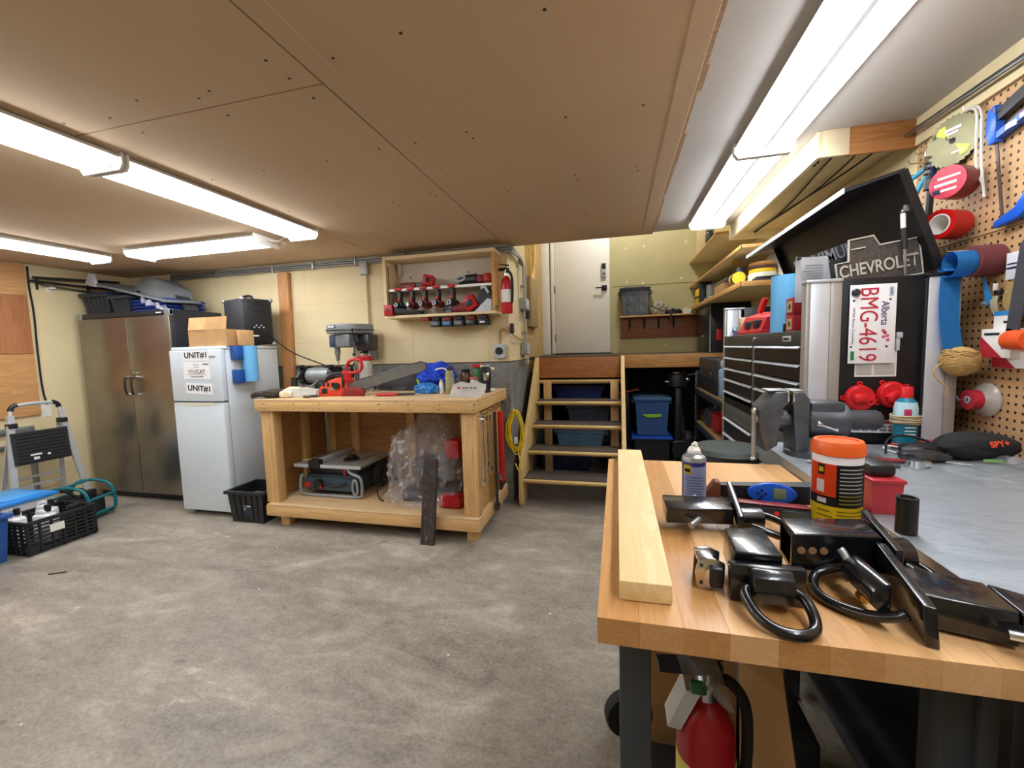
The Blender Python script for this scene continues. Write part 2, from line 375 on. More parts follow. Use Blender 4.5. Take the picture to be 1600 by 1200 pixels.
# bulkhead box hanging from the ceiling along the right wall
bh = struct(MB().box(.924, .945, 2.36, 3.97, 2.335, 2.456, .002).put('trim_1', M('bulkhead_cream', 'e4d5b2', .6, var=.04)))
OAK = wood('oak_board', 'b8804a', '9a6232', 'x', 1.4)
MB().box(1.04, XR, 2.36, 2.38, 2.332, 2.456, .002).put('oak_end_board', OAK, bh)
MB().box(.945, 1.055, 2.356, 2.38, 2.335, 2.456, .002).put('cream_end_board', MATS['bulkhead_cream'], bh)
MB().box(.945, XR, 2.38, 3.97, 2.39, 2.40).put('soffit_panel', M('soffit', 'cbb68f', .8), bh)
MB().box(.945, XR, 3.95, 3.97, 2.335, 2.456).put('far_end_board', MATS['bulkhead_cream'], bh)
b = MB()
for k in range(3): b.tube([(1.08+k*.035+.05*math.sin(y_*2.2+k*1.3), y_, 2.38-.008*k) for y_ in [2.4+.1*i for i in range(16)]], .0045, 6)
b.put('loose_cables', BLKR, bh)
MB().box(.975, .99, 2.5, 2.51, 2.36, 2.395).box(.96, 1.0, 2.56, 2.57, 2.37, 2.395).put('cable_staple', DKST, bh)
# ---------------------------------------------------------------- ceiling lights
t = NT('lit_diffuser'); gl = t.noise(t.co(), 3, 1)
t.set(col='ffffff', rough=.5, ecol=(.93, .96, 1.0), emit=TUBE); LIT = t.m
def fixture(x, y0, y1, zc, label, along='y', group='ceiling strip lights'):
    L = y1-y0
    o = thing('strip_light', label, 'ceiling light', (x, (y0+y1)/2, zc) if along == 'y' else ((y0+y1)/2, x, zc), 0 if along == 'y' else math.pi/2, group)
    h = L/2
    MB().box(-.045, .045, -h+.01, h-.01, -.045, -.001, .004).prism([(-.13, -.03), (.13, -.03), (.1, -.002), (-.1, -.002)], 'y', -h+.012, h-.012).put('housing', WHT, o)
    for s in (-1, 1):
        pr = [(s*(.068+.048*math.cos(a)), -.034-.034*math.sin(a)) for a in [math.pi*i/8 for i in range(9)]]
        MB().prism(pr, 'y', -h+.03, h-.03).put('diffuser', LIT, o)
    MB().box(-.008, .008, -h+.03, h-.03, -.05, -.03).put('centre_channel', LGREY, o)
    for s in (-1, 1):
        e = MB().prism([(-.135, -.003), (-.135, -.055), (-.115, -.08), (.115, -.08), (.135, -.055), (.135, -.003)], 'y', s*h-.006 if s > 0 else -h-.006, s*h+.006 if s > 0 else -h+.006, bev=.003).put('end_cap', WHT, o)
        for q in (-.068, .068): MB().box(q-.012, q+.012, s*(h-.035), s*(h-.006), -.062, -.03, .004).put('tube_socket', LGREY, e)
    return o
fixture(-2.35, .245, 1.535, ZC, 'twin strip light joined end to end to another, opposite the steel cabinet')
fixture(-2.35, 1.56, 2.85, ZC, 'twin strip light ending above the grinder side of the wooden bench')
fixture(-4.57, 1.6, 2.9, ZC, 'twin strip light beside the plywood wall boards')
fixture(2.9, -4.09, -2.74, ZC, 'twin strip light turned crosswise above the white fridge', 'x')
fixture(.70, 1.04, 2.36, ZC+.016, 'twin strip light over the steel-topped bench beside the pegboard')
fixture(.70, 2.385, 3.69, ZC+.016, 'twin strip light beside the boxed bulkhead leading to the stairs')
fixture(-2.35, -1.3, 0, ZC, 'twin strip light over the open floor of the workshop')
fixture(.70, -.6, .7, ZC+.016, 'twin strip light over the near end of the pegboard wall')
fixture(-4.57, -.3, 1.0, ZC, 'twin strip light over the floor by the left wall')
MB().tube([(-2.74, 2.9, 2.41), (-2.66, 2.93, 2.395), (-2.58, 2.9, 2.41), (-2.5, 2.85, 2.40)], .007, 8, smooth=2).thing('light_cord', CREAM, 'short cream cord linking the crosswise strip light to its neighbour', 'cord')
o = thing('stairwell_lamp', 'round dome lamp on the stairwell ceiling over the landing', 'ceiling light', (.15, 5.0, 3.75))
MB().lathe([(.14, 0), (.14, -.02), (.13, -.025), (.02, -.03)]).put('base', WHT, o)
t = NT('lit_dome'); t.set(col='ffffff', ecol=(.98, .98, 1), emit=85); MB().lathe([(.125, -.026), (.12, -.07), (.085, -.11), (.03, -.125), (.0, -.127)]).put('dome', t.m, o)
# conduits along the wall top and down the corner
b = MB()
for i, (dz, dy) in enumerate(((.014, 0), (-.01, -.004), (-.033, -.008))):
    b.tube([(-4.95, YB-.03+dy, 2.405+dz), (-3.0, YB-.03+dy, 2.405+dz), (-1.03, YB-.03+dy, 2.405+dz)], .0115, 8)
c = b.thing('conduit_run', GALV, 'bundle of grey conduits running under the ceiling along the back wall', 'conduit')
e_ = MB()
for i, (dz, dy) in enumerate(((.014, 0), (-.01, -.004), (-.033, -.008))):
    e_.tube([(-1.03, YB-.03+dy, 2.405+dz), (-.98, YB-.032+dy, 2.405+dz), (-.94, YB-.01+dy, 2.405+dz), (-.935, YB+.1, 2.40+dz), (-.94, 4.28-.05*i, 2.39), (-.945, 4.36-.06*i, 2.33)], .0115, 8, smooth=2)
e_.thing('conduit_bend', GALV, 'conduit bends turning the wall corner towards the stairs', 'conduit')
for x in (-4.3, -3.55, -3.05, -2.55, -2.0, -1.6): MB().box(x, x+.02, YB-.055, YB-.013, 2.355, 2.435, .004).put('strap', GALV, c)
b = MB()
b.tube([(-.945, 4.36, 2.36), (-.945, 4.37, 2.2), (-.945, 4.38, 2.0)], .0125, 10).tube([(-.945, 4.38, 1.88), (-.945, 4.38, 1.7), (-.945, 4.40, 1.54)], .0125, 10)
b.tube([(-.95, 4.5, 2.36), (-.95, 4.52, 2.1), (-.95, 4.5, 2.0)], .01, 8).tube([(-.955, 4.2, 2.37), (-.955, 4.16, 2.2), (-.955, 4.17, 1.95), (-.95, 4.19, 1.75)], .006, 8)
c = b.thing('corner_conduit', GALV, 'vertical conduits with junction boxes down the wall corner beside the stairs', 'conduit')
for z0, z1 in ((1.88, 2.0), (1.41, 1.54)):
    q = MB().box(-.974, -.915, 4.28, 4.50, z0, z1, .005).put('junction_box', GALV, c); MB().box(-.915, -.911, 4.32, 4.48, z0+.008, z1-.008, .002).put('cover_plate', LGREY, q)
for z in (2.12, 1.64): MB().box(-.974, -.925, 4.35, 4.42, z, z+.018, .003).put('strap', GALV, c)
MB().box(-.974, -.93, 4.56, 4.61, 1.80, 1.90, .004).put('switch_box', DKST, c)
MB().tube([(-1.065, 3.822, 1.53), (-1.065, 3.815, 1.62), (-1.05, 3.812, 1.67), (-1.0, 3.80, 1.66), (-.95, 3.795, 1.63), (-.945, 3.9, 1.60), (-.95, 4.2, 1.57), (-.955, 4.7, 1.585)], .007, 8, smooth=2).thing('yellow_cable', M('yellow_cable', 'b78f4a', .5), 'tan cable looping from the round socket box to the corner', 'cable')
o = MB().box(-.978, -.93, 4.68, 5.1, 1.72, 2.28, .004).thing('fuse_panel', M('tan_panel', '9a8456', .5), 'tan metal panel box beside the corner conduits', 'panel box')
b = MB()
for k in range(7):
    y = 4.64+.09*k; b.tube([(-.965, y, 2.75), (-.95+.01*random.random(), y+.08*random.uniform(-1, 1), 2.6), (-.95, y+.1*random.uniform(-1, 1), 2.42), (-.955, 4.75+.04*k, 2.28)], .007, 6, smooth=2)
b.thing('wire_bundle', M('romex', 'd9b65e', .5), 'bundle of yellow house wires dropping into the tan panel', 'wires')
MB().tube([(-.94, 4.4, 1.41), (-.935, 4.4, 1.36), (-.93, 4.43, 1.31), (-.925, 4.47, 1.35), (-.935, 4.45, 1.41)], .004, 6, smooth=2).thing('wire_tail', WHT, 'white wire tails hanging below the lowest junction box', 'wire')
# ================================================================ shared makers
def tote(name, label, loc, w, d, h, mat, lidmat=None, rotz=0, group=None, cat='storage tote', lid=True, rim=.02, tap=.88, open_=False):
    o = thing(name, label, cat, loc, rotz, group); a, b_ = w/2, d/2; k = tap
    if open_:
        B = MB(); n = 0
        prof = [(1, 0), (1, 1)]
        def rect(s, z): return [Vector((-a*s, -b_*s, z)), Vector((a*s, -b_*s, z)), Vector((a*s, b_*s, z)), Vector((-a*s, b_*s, z))]
        rings = [[B.bm.verts.new(q) for q in rect(s, z)] for s, z in ((k, 0), (1, h), (1-.012/a, h), (k-.012/a, .006))]
        B.skin(rings).put('body', mat, o)
    else:
        MB().hexa([(-a*k, -b_*k, 0), (a*k, -b_*k, 0), (a*k, b_*k, 0), (-a*k, b_*k, 0), (-a, -b_, h), (a, -b_, h), (a, b_, h), (-a, b_, h)]).put('body', mat, o)
    B = MB()
    for x0, x1, y0, y1 in ((-a-rim, a+rim, -b_-rim, -b_+.004), (-a-rim, a+rim, b_-.004, b_+rim), (-a-rim, -a+.004, -b_, b_), (a-.004, a+rim, -b_, b_)): B.box(x0, x1, y0, y1, h-.03, h, .005)
    B.put('rim', mat, o)
    B = MB()
    for i in range(1, 6):
        x = -a+2*a*i/6; B.hexa([(x*k-.006, -b_*k-.006, .02), (x*k+.006, -b_*k-.006, .02), (x*k+.006, -b_*k, .02), (x*k-.006, -b_*k, .02), (x-.006, -b_-.006, h-.03), (x+.006, -b_-.006, h-.03), (x+.006, -b_, h-.03), (x-.006, -b_, h-.03)])
        y = -b_+2*b_*i/6; B.hexa([(a*k, y*k-.006, .02), (a*k+.006, y*k-.006, .02), (a*k+.006, y*k+.006, .02), (a*k, y*k+.006, .02), (a, y-.006, h-.03), (a+.006, y-.006, h-.03), (a+.006, y+.006, h-.03), (a, y+.006, h-.03)])
    B.put('side_ribs', mat, o)
    for s in (-1, 1): MB().box(s*(a+.02)-.02, s*(a+.02)+.02, -.07, .07, h-.075, h-.028, .006).put('handle', mat, o)
    if lid:
        l = MB().box(-a-rim-.004, a+rim+.004, -b_-rim-.004, b_+rim+.004, h-.012, h+.014, .006).put('lid', lidmat or mat, o)
        MB().box(-a*.8, a*.8, -b_*.75, b_*.75, h+.012, h+.026, .006).put('lid_panel', lidmat or mat, l)
    return o
def extinguisher(label, loc, h=.36, r=.055, rotz=0, red=None, tall_label='cream'):
    o = thing('fire_extinguisher', label, 'extinguisher', loc, rotz); R = red or RED
    MB().lathe([(r*.9, 0), (r, .012), (r, h*.72), (r*.93, h*.8), (r*.7, h*.88), (r*.34, h*.93), (r*.3, h*.96), (.0, h*.96)], n=28).put('cylinder', R, o)
    MB().lathe([(r*.34, h*.94), (r*.4, h*.95), (r*.4, h*1.02), (r*.28, h*1.04), (r*.28, h*1.1), (0, h*1.1)], n=16).put('valve', CHROME, o)
    hd = MB().prism([(-.028, 0), (r*1.7, .008), (r*1.75, .03), (.0, .03), (-.03, .02)], 'y', -.011, .011, Matrix.Translation((0, 0, h*1.08))).put('carry_handle', BLK, o)
    MB().prism([(-.03, .034), (r*1.5, .062), (r*1.55, .07), (-.025, .05)], 'y', -.011, .011, Matrix.Translation((0, 0, h*1.08))).put('squeeze_lever', BLK, o)
    MB().cyl((0, -.012, h*1.05), (0, -.03, h*1.05), .016, n=14).put('pressure_gauge', CHROME, o)
    MB().tube([(-.01, 0, h*1.06), (-r*.9, 0, h*1.04), (-r*1.45, 0, h*.9), (-r*1.5, 0, h*.6), (-r*1.3, 0, h*.25)], .011, 10, smooth=3).put('hose', BLKR, o)
    MB().lathe([(r+.0012, h*.28), (r+.0012, h*.6)], n=28, closed=False).put('paper_label', M('ext_label', 'd8c96a', .6) if tall_label == 'yellow' else PAPER, o)
    return o
def towel_roll(name, label, loc, r, h, rot=None, core=True, mat=None):
    o = thing(name, label, 'paper towels', loc, 0, None, rot=rot)
    MB().lathe([(.02, 0), (r, 0), (r, h), (.02, h)], n=32, closed=True).put('towel', mat or LBLUE, o)
    MB().lathe([(.016, .001), (.0195, .001), (.0195, h-.001), (.016, h-.001)], n=16, closed=True).put('core', CARD, o)
    MB().box(r-.002, r+.0012, -.001, .012, 0, h).put('loose_edge', mat or LBLUE, o)
    return o
def open_box(name, label, loc, w, d, h, rotz=0, flaps=((0, 1, 0, 35), (1, 1, 0, 60)), mat=None, group=None):
    o = thing(name, label, 'cardboard box', loc, rotz, group); a, b_ = w/2, d/2; m = mat or CARD; t_ = .005
    MB().box(-a, a, -b_, b_, 0, t_).put('bottom', m, o)
    for x0, x1, y0, y1 in ((-a, a, -b_, -b_+t_), (-a, a, b_-t_, b_), (-a, -a+t_, -b_+t_, b_-t_), (a-t_, a, -b_+t_, b_-t_)): MB().box(x0, x1, y0, y1, t_, h).put('side', m, o)
    for side, frac, _, ang in flaps:
        an = math.radians(ang); l = (b_ if side in (0, 1) else a)*.9
        if side == 0: MB().box(-a+.004, a-.004, -t_, 0, 0, l, mat=Matrix.Translation((0, -b_+t_, h)) @ Matrix.Rotation(an, 4, 'X')).put('flap', m, o)
        if side == 1: MB().box(-a+.004, a-.004, 0, t_, 0, l, mat=Matrix.Translation((0, b_-t_, h)) @ Matrix.Rotation(-an, 4, 'X')).put('flap', m, o)
        if side == 2: MB().box(-t_, 0, -b_+.004, b_-.004, 0, l, mat=Matrix.Translation((-a+t_, 0, h)) @ Matrix.Rotation(-an, 4, 'Y')).put('flap', m, o)
        if side == 3: MB().box(0, t_, -b_+.004, b_-.004, 0, l, mat=Matrix.Translation((a-t_, 0, h)) @ Matrix.Rotation(an, 4, 'Y')).put('flap', m, o)
    return o
# ================================================================ LEFT WALL
PLY1 = wood('plywood_light', 'cf9f68', 'bb8650', 'y', .6, c3='8a5626'); PLY2 = wood('plywood_red', 'b0764a', '9c6238', 'z', .5, c3='4e2a14')
MB().box(XL+.002, XL+.018, 1.2, 2.905, 2.13, 2.435, .001, seg=1).thing('plywood_board', PLY1, 'topmost pale plywood board under the ceiling on the left wall', 'wall board')
MB().box(XL+.002, XL+.02, 1.2, 2.90, 1.565, 2.126, .001, seg=1).thing('plywood_board', PLY2, 'reddish knotty plywood board between two paler ones', 'wall board')
MB().box(XL+.002, XL+.018, 1.2, 2.90, .955, 1.56, .001, seg=1).thing('plywood_board', PLY1, 'lowest pale plywood board above the step ladder', 'wall board')
MB().tube([(XL+.012, 2.93, 2.42), (XL+.012, 2.925, 2.2), (XL+.012, 2.94, 2.0), (XL+.012, 2.93, 1.6), (XL+.012, 2.93, 1.2), (XL+.02, 2.95, 1.05)], .008, 8, smooth=2).thing('black_cable', BLKR, 'black cable running down beside the plywood boards', 'cable')
MB().box(XL+.001, XL+.004, 2.90, 2.985, .93, 1.09).thing('wall_note', PAPER, 'white paper note taped beside the lowest plywood board', 'paper')
o = MB().cyl((XL+.09, 2.92, 2.305), (XL+.09, 3.66, 2.36), .014, n=8).thing('steel_rod', DKST, 'thick dark rod, highest on the wall rack by the plywood', 'rod')
MB().cyl((XL+.06, 2.91, 2.275), (XL+.06, 3.65, 2.275), .012, n=8).thing('steel_rod', DKST, 'dark rod, second highest on the wall rack by the plywood', 'rod')
MB().cyl((XL+.05, 3.0, 2.245), (XL+.05, 3.66, 2.215), .009, n=8).thing('steel_rod', STEEL, 'thin bright rod, lowest on the wall rack by the plywood', 'rod')
o = thing('rod_bracket', 'white clamp bracket holding the lowest wall rod', 'bracket', (XL+.001, 3.08, 2.2), world=True)
MB().box(XL+.0, XL+.07, 3.06, 3.10, 2.215, 2.235, .004).put('arm', WHT, o); MB().box(XL, XL+.01, 3.055, 3.105, 2.19, 2.27, .003).put('plate', WHT, o)
for y, lab in ((2.98, 'flat steel hanger of the wall rods beside the plywood boards'), (3.4, 'flat steel hanger of the wall rods above the steel cabinet corner')): MB().box(XL, XL+.105, y, y+.02, 2.255, 2.262).box(XL, XL+.006, y, y+.02, 2.2, 2.33).thing('rod_hanger', DKST, lab, 'bracket', 'rod hangers on the left wall')
# ---------------- step ladder leaning against the wall
ALU = M('aluminium', 'd2d5d8', .35, .45, .06)
o = thing('step_ladder', 'folding aluminium step ladder with black ribbed step leaning on the left wall', 'ladder', (-5.32, 2.72, 0), 0, world=True)
for y0, y1 in ((2.44, 2.53), (3.0, 2.89)):
    MB().beam((-5.28, y0+.03, .01), (-5.345, y1+.02, 1.0), .045, .028, (1, 0, 0)).put('side_rail', ALU, o)
MB().tube([(-5.345, 2.55, .98), (-5.35, 2.56, 1.05), (-5.352, 2.60, 1.09), (-5.352, 2.73, 1.095), (-5.352, 2.86, 1.09), (-5.35, 2.905, 1.05), (-5.345, 2.91, .98)], .016, 10, smooth=2).put('top_hoop', ALU, o)
for y, s_ in ((2.565, 1), (2.895, -1)): MB().tube([(-5.35, y-.008*s_, 1.04), (-5.352, y+.004*s_, 1.075), (-5.352, y+.04*s_, 1.094)], .021, 10, smooth=2).put('hoop_corner', BLK, o)
for y in (2.55, 2.91): MB().box(-5.375, -5.31, y-.03, y+.03, .885, .93, .006).put('hinge_block', BLK, o)
st = MB().beam((-5.292, 2.72, .54), (-5.31, 2.72, .84), .40, .022, (1, 0, 0)).put('step', M('step_black', '232426', .7), o)
for i in range(9):
    f_ = .05+.9*i/8; MB().beam((-5.279-.018*f_, 2.54, .55+.28*f_), (-5.279-.018*f_, 2.90, .55+.28*f_), .008, .006).put('step_rib', BLKR, st)
MB().box(-5.278, -5.273, 2.64, 2.68, .575, .60).box(-5.278, -5.273, 2.62, 2.70, .615, .63).box(-5.278, -5.273, 2.74, 2.76, .60, .62).put('paint_spatter', WHT, st)
for y0, y1 in ((2.49, 2.56), (2.97, 2.90)): MB().beam((-5.55, y0, .01), (-5.38, y1, .9), .03, .02, (1, 0, 0)).put('rear_leg', ALU, o)
for z in (.3, .38): MB().beam((-5.49, 2.5, z), (-5.49, 2.95, z), .02, .02).put('cross_bar', ALU, o)
for x, y in ((-5.28, 2.47), (-5.28, 3.03), (-5.55, 2.49), (-5.55, 2.97)): MB().box(x-.02, x+.02, y-.03, y+.03, 0, .04, .006).put('foot', BLK, o)
o = thing('metal_bracket_frame', 'flat grey metal frame leaning on the wall behind the step ladder', 'frame', (-5.55, 2.6, 0), world=True)
MB().box(XL+.006, XL+.03, 2.3, 2.83, .80, .86, .003).put('top_rail', GALV, o); MB().box(XL+.006, XL+.03, 2.3, 2.83, .66, .70, .003).put('lower_rail', GALV, o)
for y in (2.35, 2.78): MB().box(XL+.006, XL+.03, y, y+.04, 0, .80, .003).put('upright', GALV, o)
# ---------------- totes, crate, machine on the floor
tote('blue_tote', 'open royal blue plastic tote on the floor at the milk crate side', (-4.66, 1.83, 0), .52, .36, .36, M('tote_blue', '24539c', .45), lid=False, open_=True, rotz=.08)
MB().tube([(-4.75, 1.8, .012), (-4.6, 1.85, .3), (-4.5, 1.84, .37), (-4.52, 1.8, .34)], .012, 8, smooth=2).blob((-4.68, 1.84, .16), (.16, .1, .15), .2, 2, 3, sub=3).thing('dark_bundle', BLKR, 'dark rolled bundle inside the open blue tote', 'bundle')
o = thing('lidded_bin', 'white plastic bin with a bright blue lid behind the milk crate', 'storage bin', (-5.01, 2.31, 0), .06)
MB().hexa([(-.2, -.14, 0), (.2, -.14, 0), (.2, .14, 0), (-.2, .14, 0), (-.24, -.17, .33), (.24, -.17, .33), (.24, .17, .33), (-.24, .17, .33)]).put('body', M('milky_white', 'e4e6ea', .4, alpha=.95), o)
l = MB().box(-.26, .26, -.19, .19, .325, .355, .008).put('lid', M('sky_blue', '2a86d8', .35), o); MB().box(-.2, .2, -.13, .13, .352, .368, .008).put('lid_panel', M('sky_blue2', '4a9fe4', .35), l)
# milk crate
o = thing('milk_crate', 'black slatted milk crate holding white jugs on the floor', 'crate', (-4.55, 2.3, 0), .02)
CR = M('crate_black', '1a1a1c', .6, var=.3, sc=50); a, b_, H_ = .19, .215, .265
MB().box(-a, a, -b_, b_, .0, .02, .004).put('base', CR, o)
for i in range(8):
    z = .03+i*.03
    for s in (-1, 1):
        MB().box(-a, a, s*b_-.008, s*b_+.008, z, z+.013, .002, seg=1).put('slat', CR, o)
        MB().box(s*a-.008, s*a+.008, -b_, b_, z, z+.013, .002, seg=1).put('slat', CR, o)
for s in (-1, 1):
    for i in range(7):
        x = -a+2*a*i/6; y = -b_+2*b_*i/6
        MB().box(x-.007, x+.007, s*b_-.012, s*b_+.006, .01, H_, .002, seg=1).put('upright', CR, o)
        MB().box(s*a-.006, s*a+.012, y-.007, y+.007, .01, H_, .002, seg=1).put('upright', CR, o)
B = MB()
for x0, x1, y0, y1 in ((-a-.012, a+.012, -b_-.014, -b_+.008), (-a-.012, a+.012, b_-.008, b_+.014), (-a-.014, -a+.008, -b_, b_), (a-.008, a+.014, -b_, b_)): B.box(x0, x1, y0, y1, H_-.03, H_, .004)
B.put('rim', CR, o)
MB().box(a+.013, a+.016, -.09, .0, .14, .20).put('torn_label', PAPER, o)
JUG = M('jug_white', 'e8e9ee', .35, var=.04)
for i, (x, y, lab) in enumerate(((-4.645, 2.17, 'white jug with a black cap in the crate corner nearest the blue tote'), (-4.50, 2.27, 'white jug with a black handle cap in the middle of the milk crate'), (-4.64, 2.36, 'white jug in the crate corner nearest the lidded bin'))):
    j = thing('white_jug', lab, 'jug', (x, y, .021), .3*i, 'jugs in the milk crate')
    MB().box(-.06, .06, -.045, .045, 0, .24, .02, seg=3).box(-.035, .035, -.03, .03, .22, .275, .014, seg=3).put('body', JUG, j)
    MB().tube([(-.045, 0, .2), (-.055, 0, .29), (0, 0, .30), (.03, 0, .285)], .01, 8, smooth=2).put('handle', JUG, j)
    MB().cyl((.03, 0, .26), (.03, 0, .31), .02, n=16).put('cap', BLK, j)
MB().box(-4.47, -4.40, 2.34, 2.49, .022, .24, .012).box(-4.46, -4.41, 2.38, 2.46, .24, .29, .015).thing('dark_canister', BLK, 'dark green-black canister beside the jugs in the milk crate', 'canister')
# teal machine
TEAL = M('teal_paint', '17707c', .4, .1); o = thing('portable_compressor', 'teal tube-framed portable machine with black motor in front of the steel cabinet', 'compressor', (-4.92, 2.74, 0), .3)
for s in (-1, 1):
    MB().tube([(-.21, s*.13, .04), (-.2, s*.13, .22), (-.15, s*.13, .31), (0, s*.13, .335), (.15, s*.13, .31), (.2, s*.13, .22), (.21, s*.13, .04), (.1, s*.13, .015), (-.1, s*.13, .015)], .014, 8, closed=True, smooth=2).put('tube_frame', TEAL, o)
for x, z in ((-.2, .2), (.2, .2), (0, .335), (.2, .06), (-.2, .06)): MB().cyl((x, -.13, z), (x, .13, z), .012, n=8).put('cross_tube', TEAL, o)
MB().cyl((-.15, 0, .13), (.04, 0, .13), .09, n=20).put('motor', BLK, o); MB().box(-.02, .16, -.08, .08, .05, .2, .015).put('pump_body', DKST, o)
MB().box(-.17, .17, -.1, .1, .012, .05, .008).put('base', TEAL, o); MB().box(.06, .13, -.06, .04, .2, .27, .012).put('switch_box', BLK, o)
MB().cyl((-.16, -.02, .13), (-.155, -.02, .13), .07, n=16).put('fan_cover', GREY, o)
MB().tube([(.02, -.05, .22), (-.03, -.09, .29), (-.12, -.06, .28), (-.14, .03, .25), (-.05, .06, .27), (.05, 0, .26)], .012, 8, smooth=2).put('power_cord', BLKR, o)
MB().tube([(-3.86, 1.93, .004), (-3.80, 1.95, .008), (-3.77, 1.98, .004)], .004, 6, smooth=1).thing('twig', M('twig_brown', '4a2e1c', .8), 'small dark twig lying on the open concrete floor', 'twig')
# ================================================================ STEEL CABINET
t = NT('diamond_plate'); v = t.co()
sp = t.n('ShaderNodeSeparateXYZ', {0: v}); X_, Z_ = sp.outputs[0], sp.outputs[2]
def dia(sgn):
    p = t.math('ADD', t.math('MULTIPLY', X_, 24.0), t.math('MULTIPLY', Z_, sgn*24.0)); q = t.math('SUBTRACT', t.math('MULTIPLY', X_, 24.0), t.math('MULTIPLY', Z_, sgn*24.0))
    fp = t.math('ABSOLUTE', t.math('SUBTRACT', t.math('FRACT', p), .5)); fq = t.math('ABSOLUTE', t.math('SUBTRACT', t.math('FRACT', q), .5))
    return t.math('LESS_THAN', t.math('ADD', t.math('MULTIPLY', fp, 4.0), fq), .42)
hh = t.math('MAXIMUM', dia(1.0), dia(-1.0)); n1 = t.noise(v, 3, 3)
t.set(col=t.ramp(n1, [(.3, '8e8880'), (.7, 'a09a90')]), metal=.95, rough=.3).bump(hh, 1.0, .006); DIAM = t.m
CBK = M('cabinet_charcoal', '2c2e33', .4, .3)
o = thing('steel_cabinet', 'tall two-door diamond-plate steel cabinet beside the fridge', 'cabinet', (-4.905, 3.24, 0), world=True)
x0, x1, y0, y1, H_ = -5.54, -4.27, 3.24, 3.80, 1.965
MB().box(x0, x1, y0+.03, y1, .06, H_, .004).put('body', CBK, o)
MB().box(x0+.01, x1-.01, y0+.05, y1-.02, 0, .06).put('plinth', BLK, o); MB().box(x0, x1, y0, y0+.03, H_-.05, H_, .003).put('top_rail', CBK, o)
xm = (x0+x1)/2+.05
for a, b_, hx in ((x0+.015, xm-.002, xm-.04), (xm+.002, x1-.015, xm+.05)):
    dd = MB().box(a, b_, y0-.004, y0+.028, .075, H_-.055, .006).put('door', DIAM, o)
    MB().tube([(hx, y0-.005, 1.30), (hx, y0-.045, 1.29), (hx, y0-.045, 1.13), (hx, y0-.005, 1.12)], .01, 8, smooth=1).put('handle', BLK, dd)
    for z in (1.3, 1.12): MB().cyl((hx, y0-.004, z), (hx, y0-.03, z), .013, n=10).put('handle_mount', CHROME, dd)
MB().cyl((xm+.05, y0-.006, 1.34), (xm+.05, y0-.018, 1.34), .012, n=12).put('lock', CHROME, o)
for x in (x0+.0, x1-.07): MB().box(x, x+.07, y0-.006, y0+.05, H_-.065, H_+.004, .006).put('corner_bracket', GALV, o)
MB().box(x1-.19, x1-.09, y0-.003, y0, H_-.04, H_-.015).put('name_plate', BLK, o)
MB().box(x1-.175, x1-.105, y0-.0045, y0-.003, H_-.032, H_-.023).put('plate_print', PAPER, o)
# things on the cabinet
tote('grey_tote', 'charcoal tote with a dark blue lid on top of the steel cabinet', (-5.34, 3.5, 1.966), .38, .42, .21, M('tote_charcoal', '2b3138', .5), NAVY, rim=.015)
tote('dark_tote', 'small charcoal handled tote between the lidded tote and the blue lids', (-4.97, 3.47, 1.966), .24, .4, .17, M('tote_charcoal', '2b3138', .5), lid=False, rim=.015)
LIDB = M('lid_blue', '12337f', .4)
for i in range(4):
    q = thing('tote_lid', ('lowest', 'second lowest', 'second highest', 'highest')[i]+' royal blue tote lid of the pile on the steel cabinet', 'tote lid', (-4.6, 3.5, 1.967+i*.032), 0, 'pile of blue tote lids')
    MB().box(-.22, .22, -.2, .2, 0, .026, .008).put('plate', LIDB, q); MB().box(-.235, .235, -.215, .215, 0, .012, .005).put('lip', LIDB, q)
LFEN = M('fender_grey', '767b80', .55, var=.12, sc=6)
o = thing('plastic_fairing', 'angled grey plastic fairing panel lying over the blue lids', 'panel', (-4.75, 3.45, 2.1), world=True)
MB().hexa([(-5.42, 3.30, 2.29), (-4.32, 3.24, 2.035), (-4.30, 3.60, 2.05), (-4.9, 3.72, 2.24), (-5.42, 3.30, 2.315), (-4.32, 3.24, 2.055), (-4.30, 3.60, 2.07), (-4.9, 3.72, 2.26)]).put('panel', LFEN, o)
MB().hexa([(-4.95, 3.4, 2.2), (-4.5, 3.3, 2.09), (-4.40, 3.6, 2.08), (-4.72, 3.68, 2.22), (-4.85, 3.45, 2.36), (-4.66, 3.38, 2.33), (-4.45, 3.62, 2.19), (-4.70, 3.68, 2.32)]).put('raised_hood', LFEN, o)
MB().hexa([(-5.44, 3.28, 2.28), (-5.30, 3.28, 2.25), (-5.28, 3.31, 2.25), (-5.43, 3.31, 2.28), (-5.37, 3.28, 2.40), (-5.34, 3.28, 2.39), (-5.33, 3.31, 2.39), (-5.36, 3.31, 2.40)]).put('fin', LGREY, o)
MB().cyl((-4.78, 3.31, 2.15), (-4.775, 3.335, 2.18), .018, n=10).put('bolt_hole', BLK, o)
MB().hexa([(-4.60, 3.5, 2.1), (-4.30, 3.42, 1.97), (-4.28, 3.55, 1.97), (-4.55, 3.62, 2.1), (-4.62, 3.5, 2.26), (-4.30, 3.42, 2.0), (-4.28, 3.55, 2.0), (-4.6, 3.62, 2.26)]).thing('black_fairing', M('fairing_dark', '3a3d42', .5), 'dark grey wedge-shaped panel end against the steel cabinet edge', 'panel')
MB().grid(lambda u, v: Vector((-4.62+.34*u, 3.235+.03*math.sin(u*17)*v, 2.10-.12*u-.05*v+.012*math.sin(u*23+v*5))), 14, 4, .001).thing('clear_film', mk_glass('clear_film_mat', 'd8dde2', .12, .55), 'strip of crinkled clear film draped off the grey panel', 'plastic film')
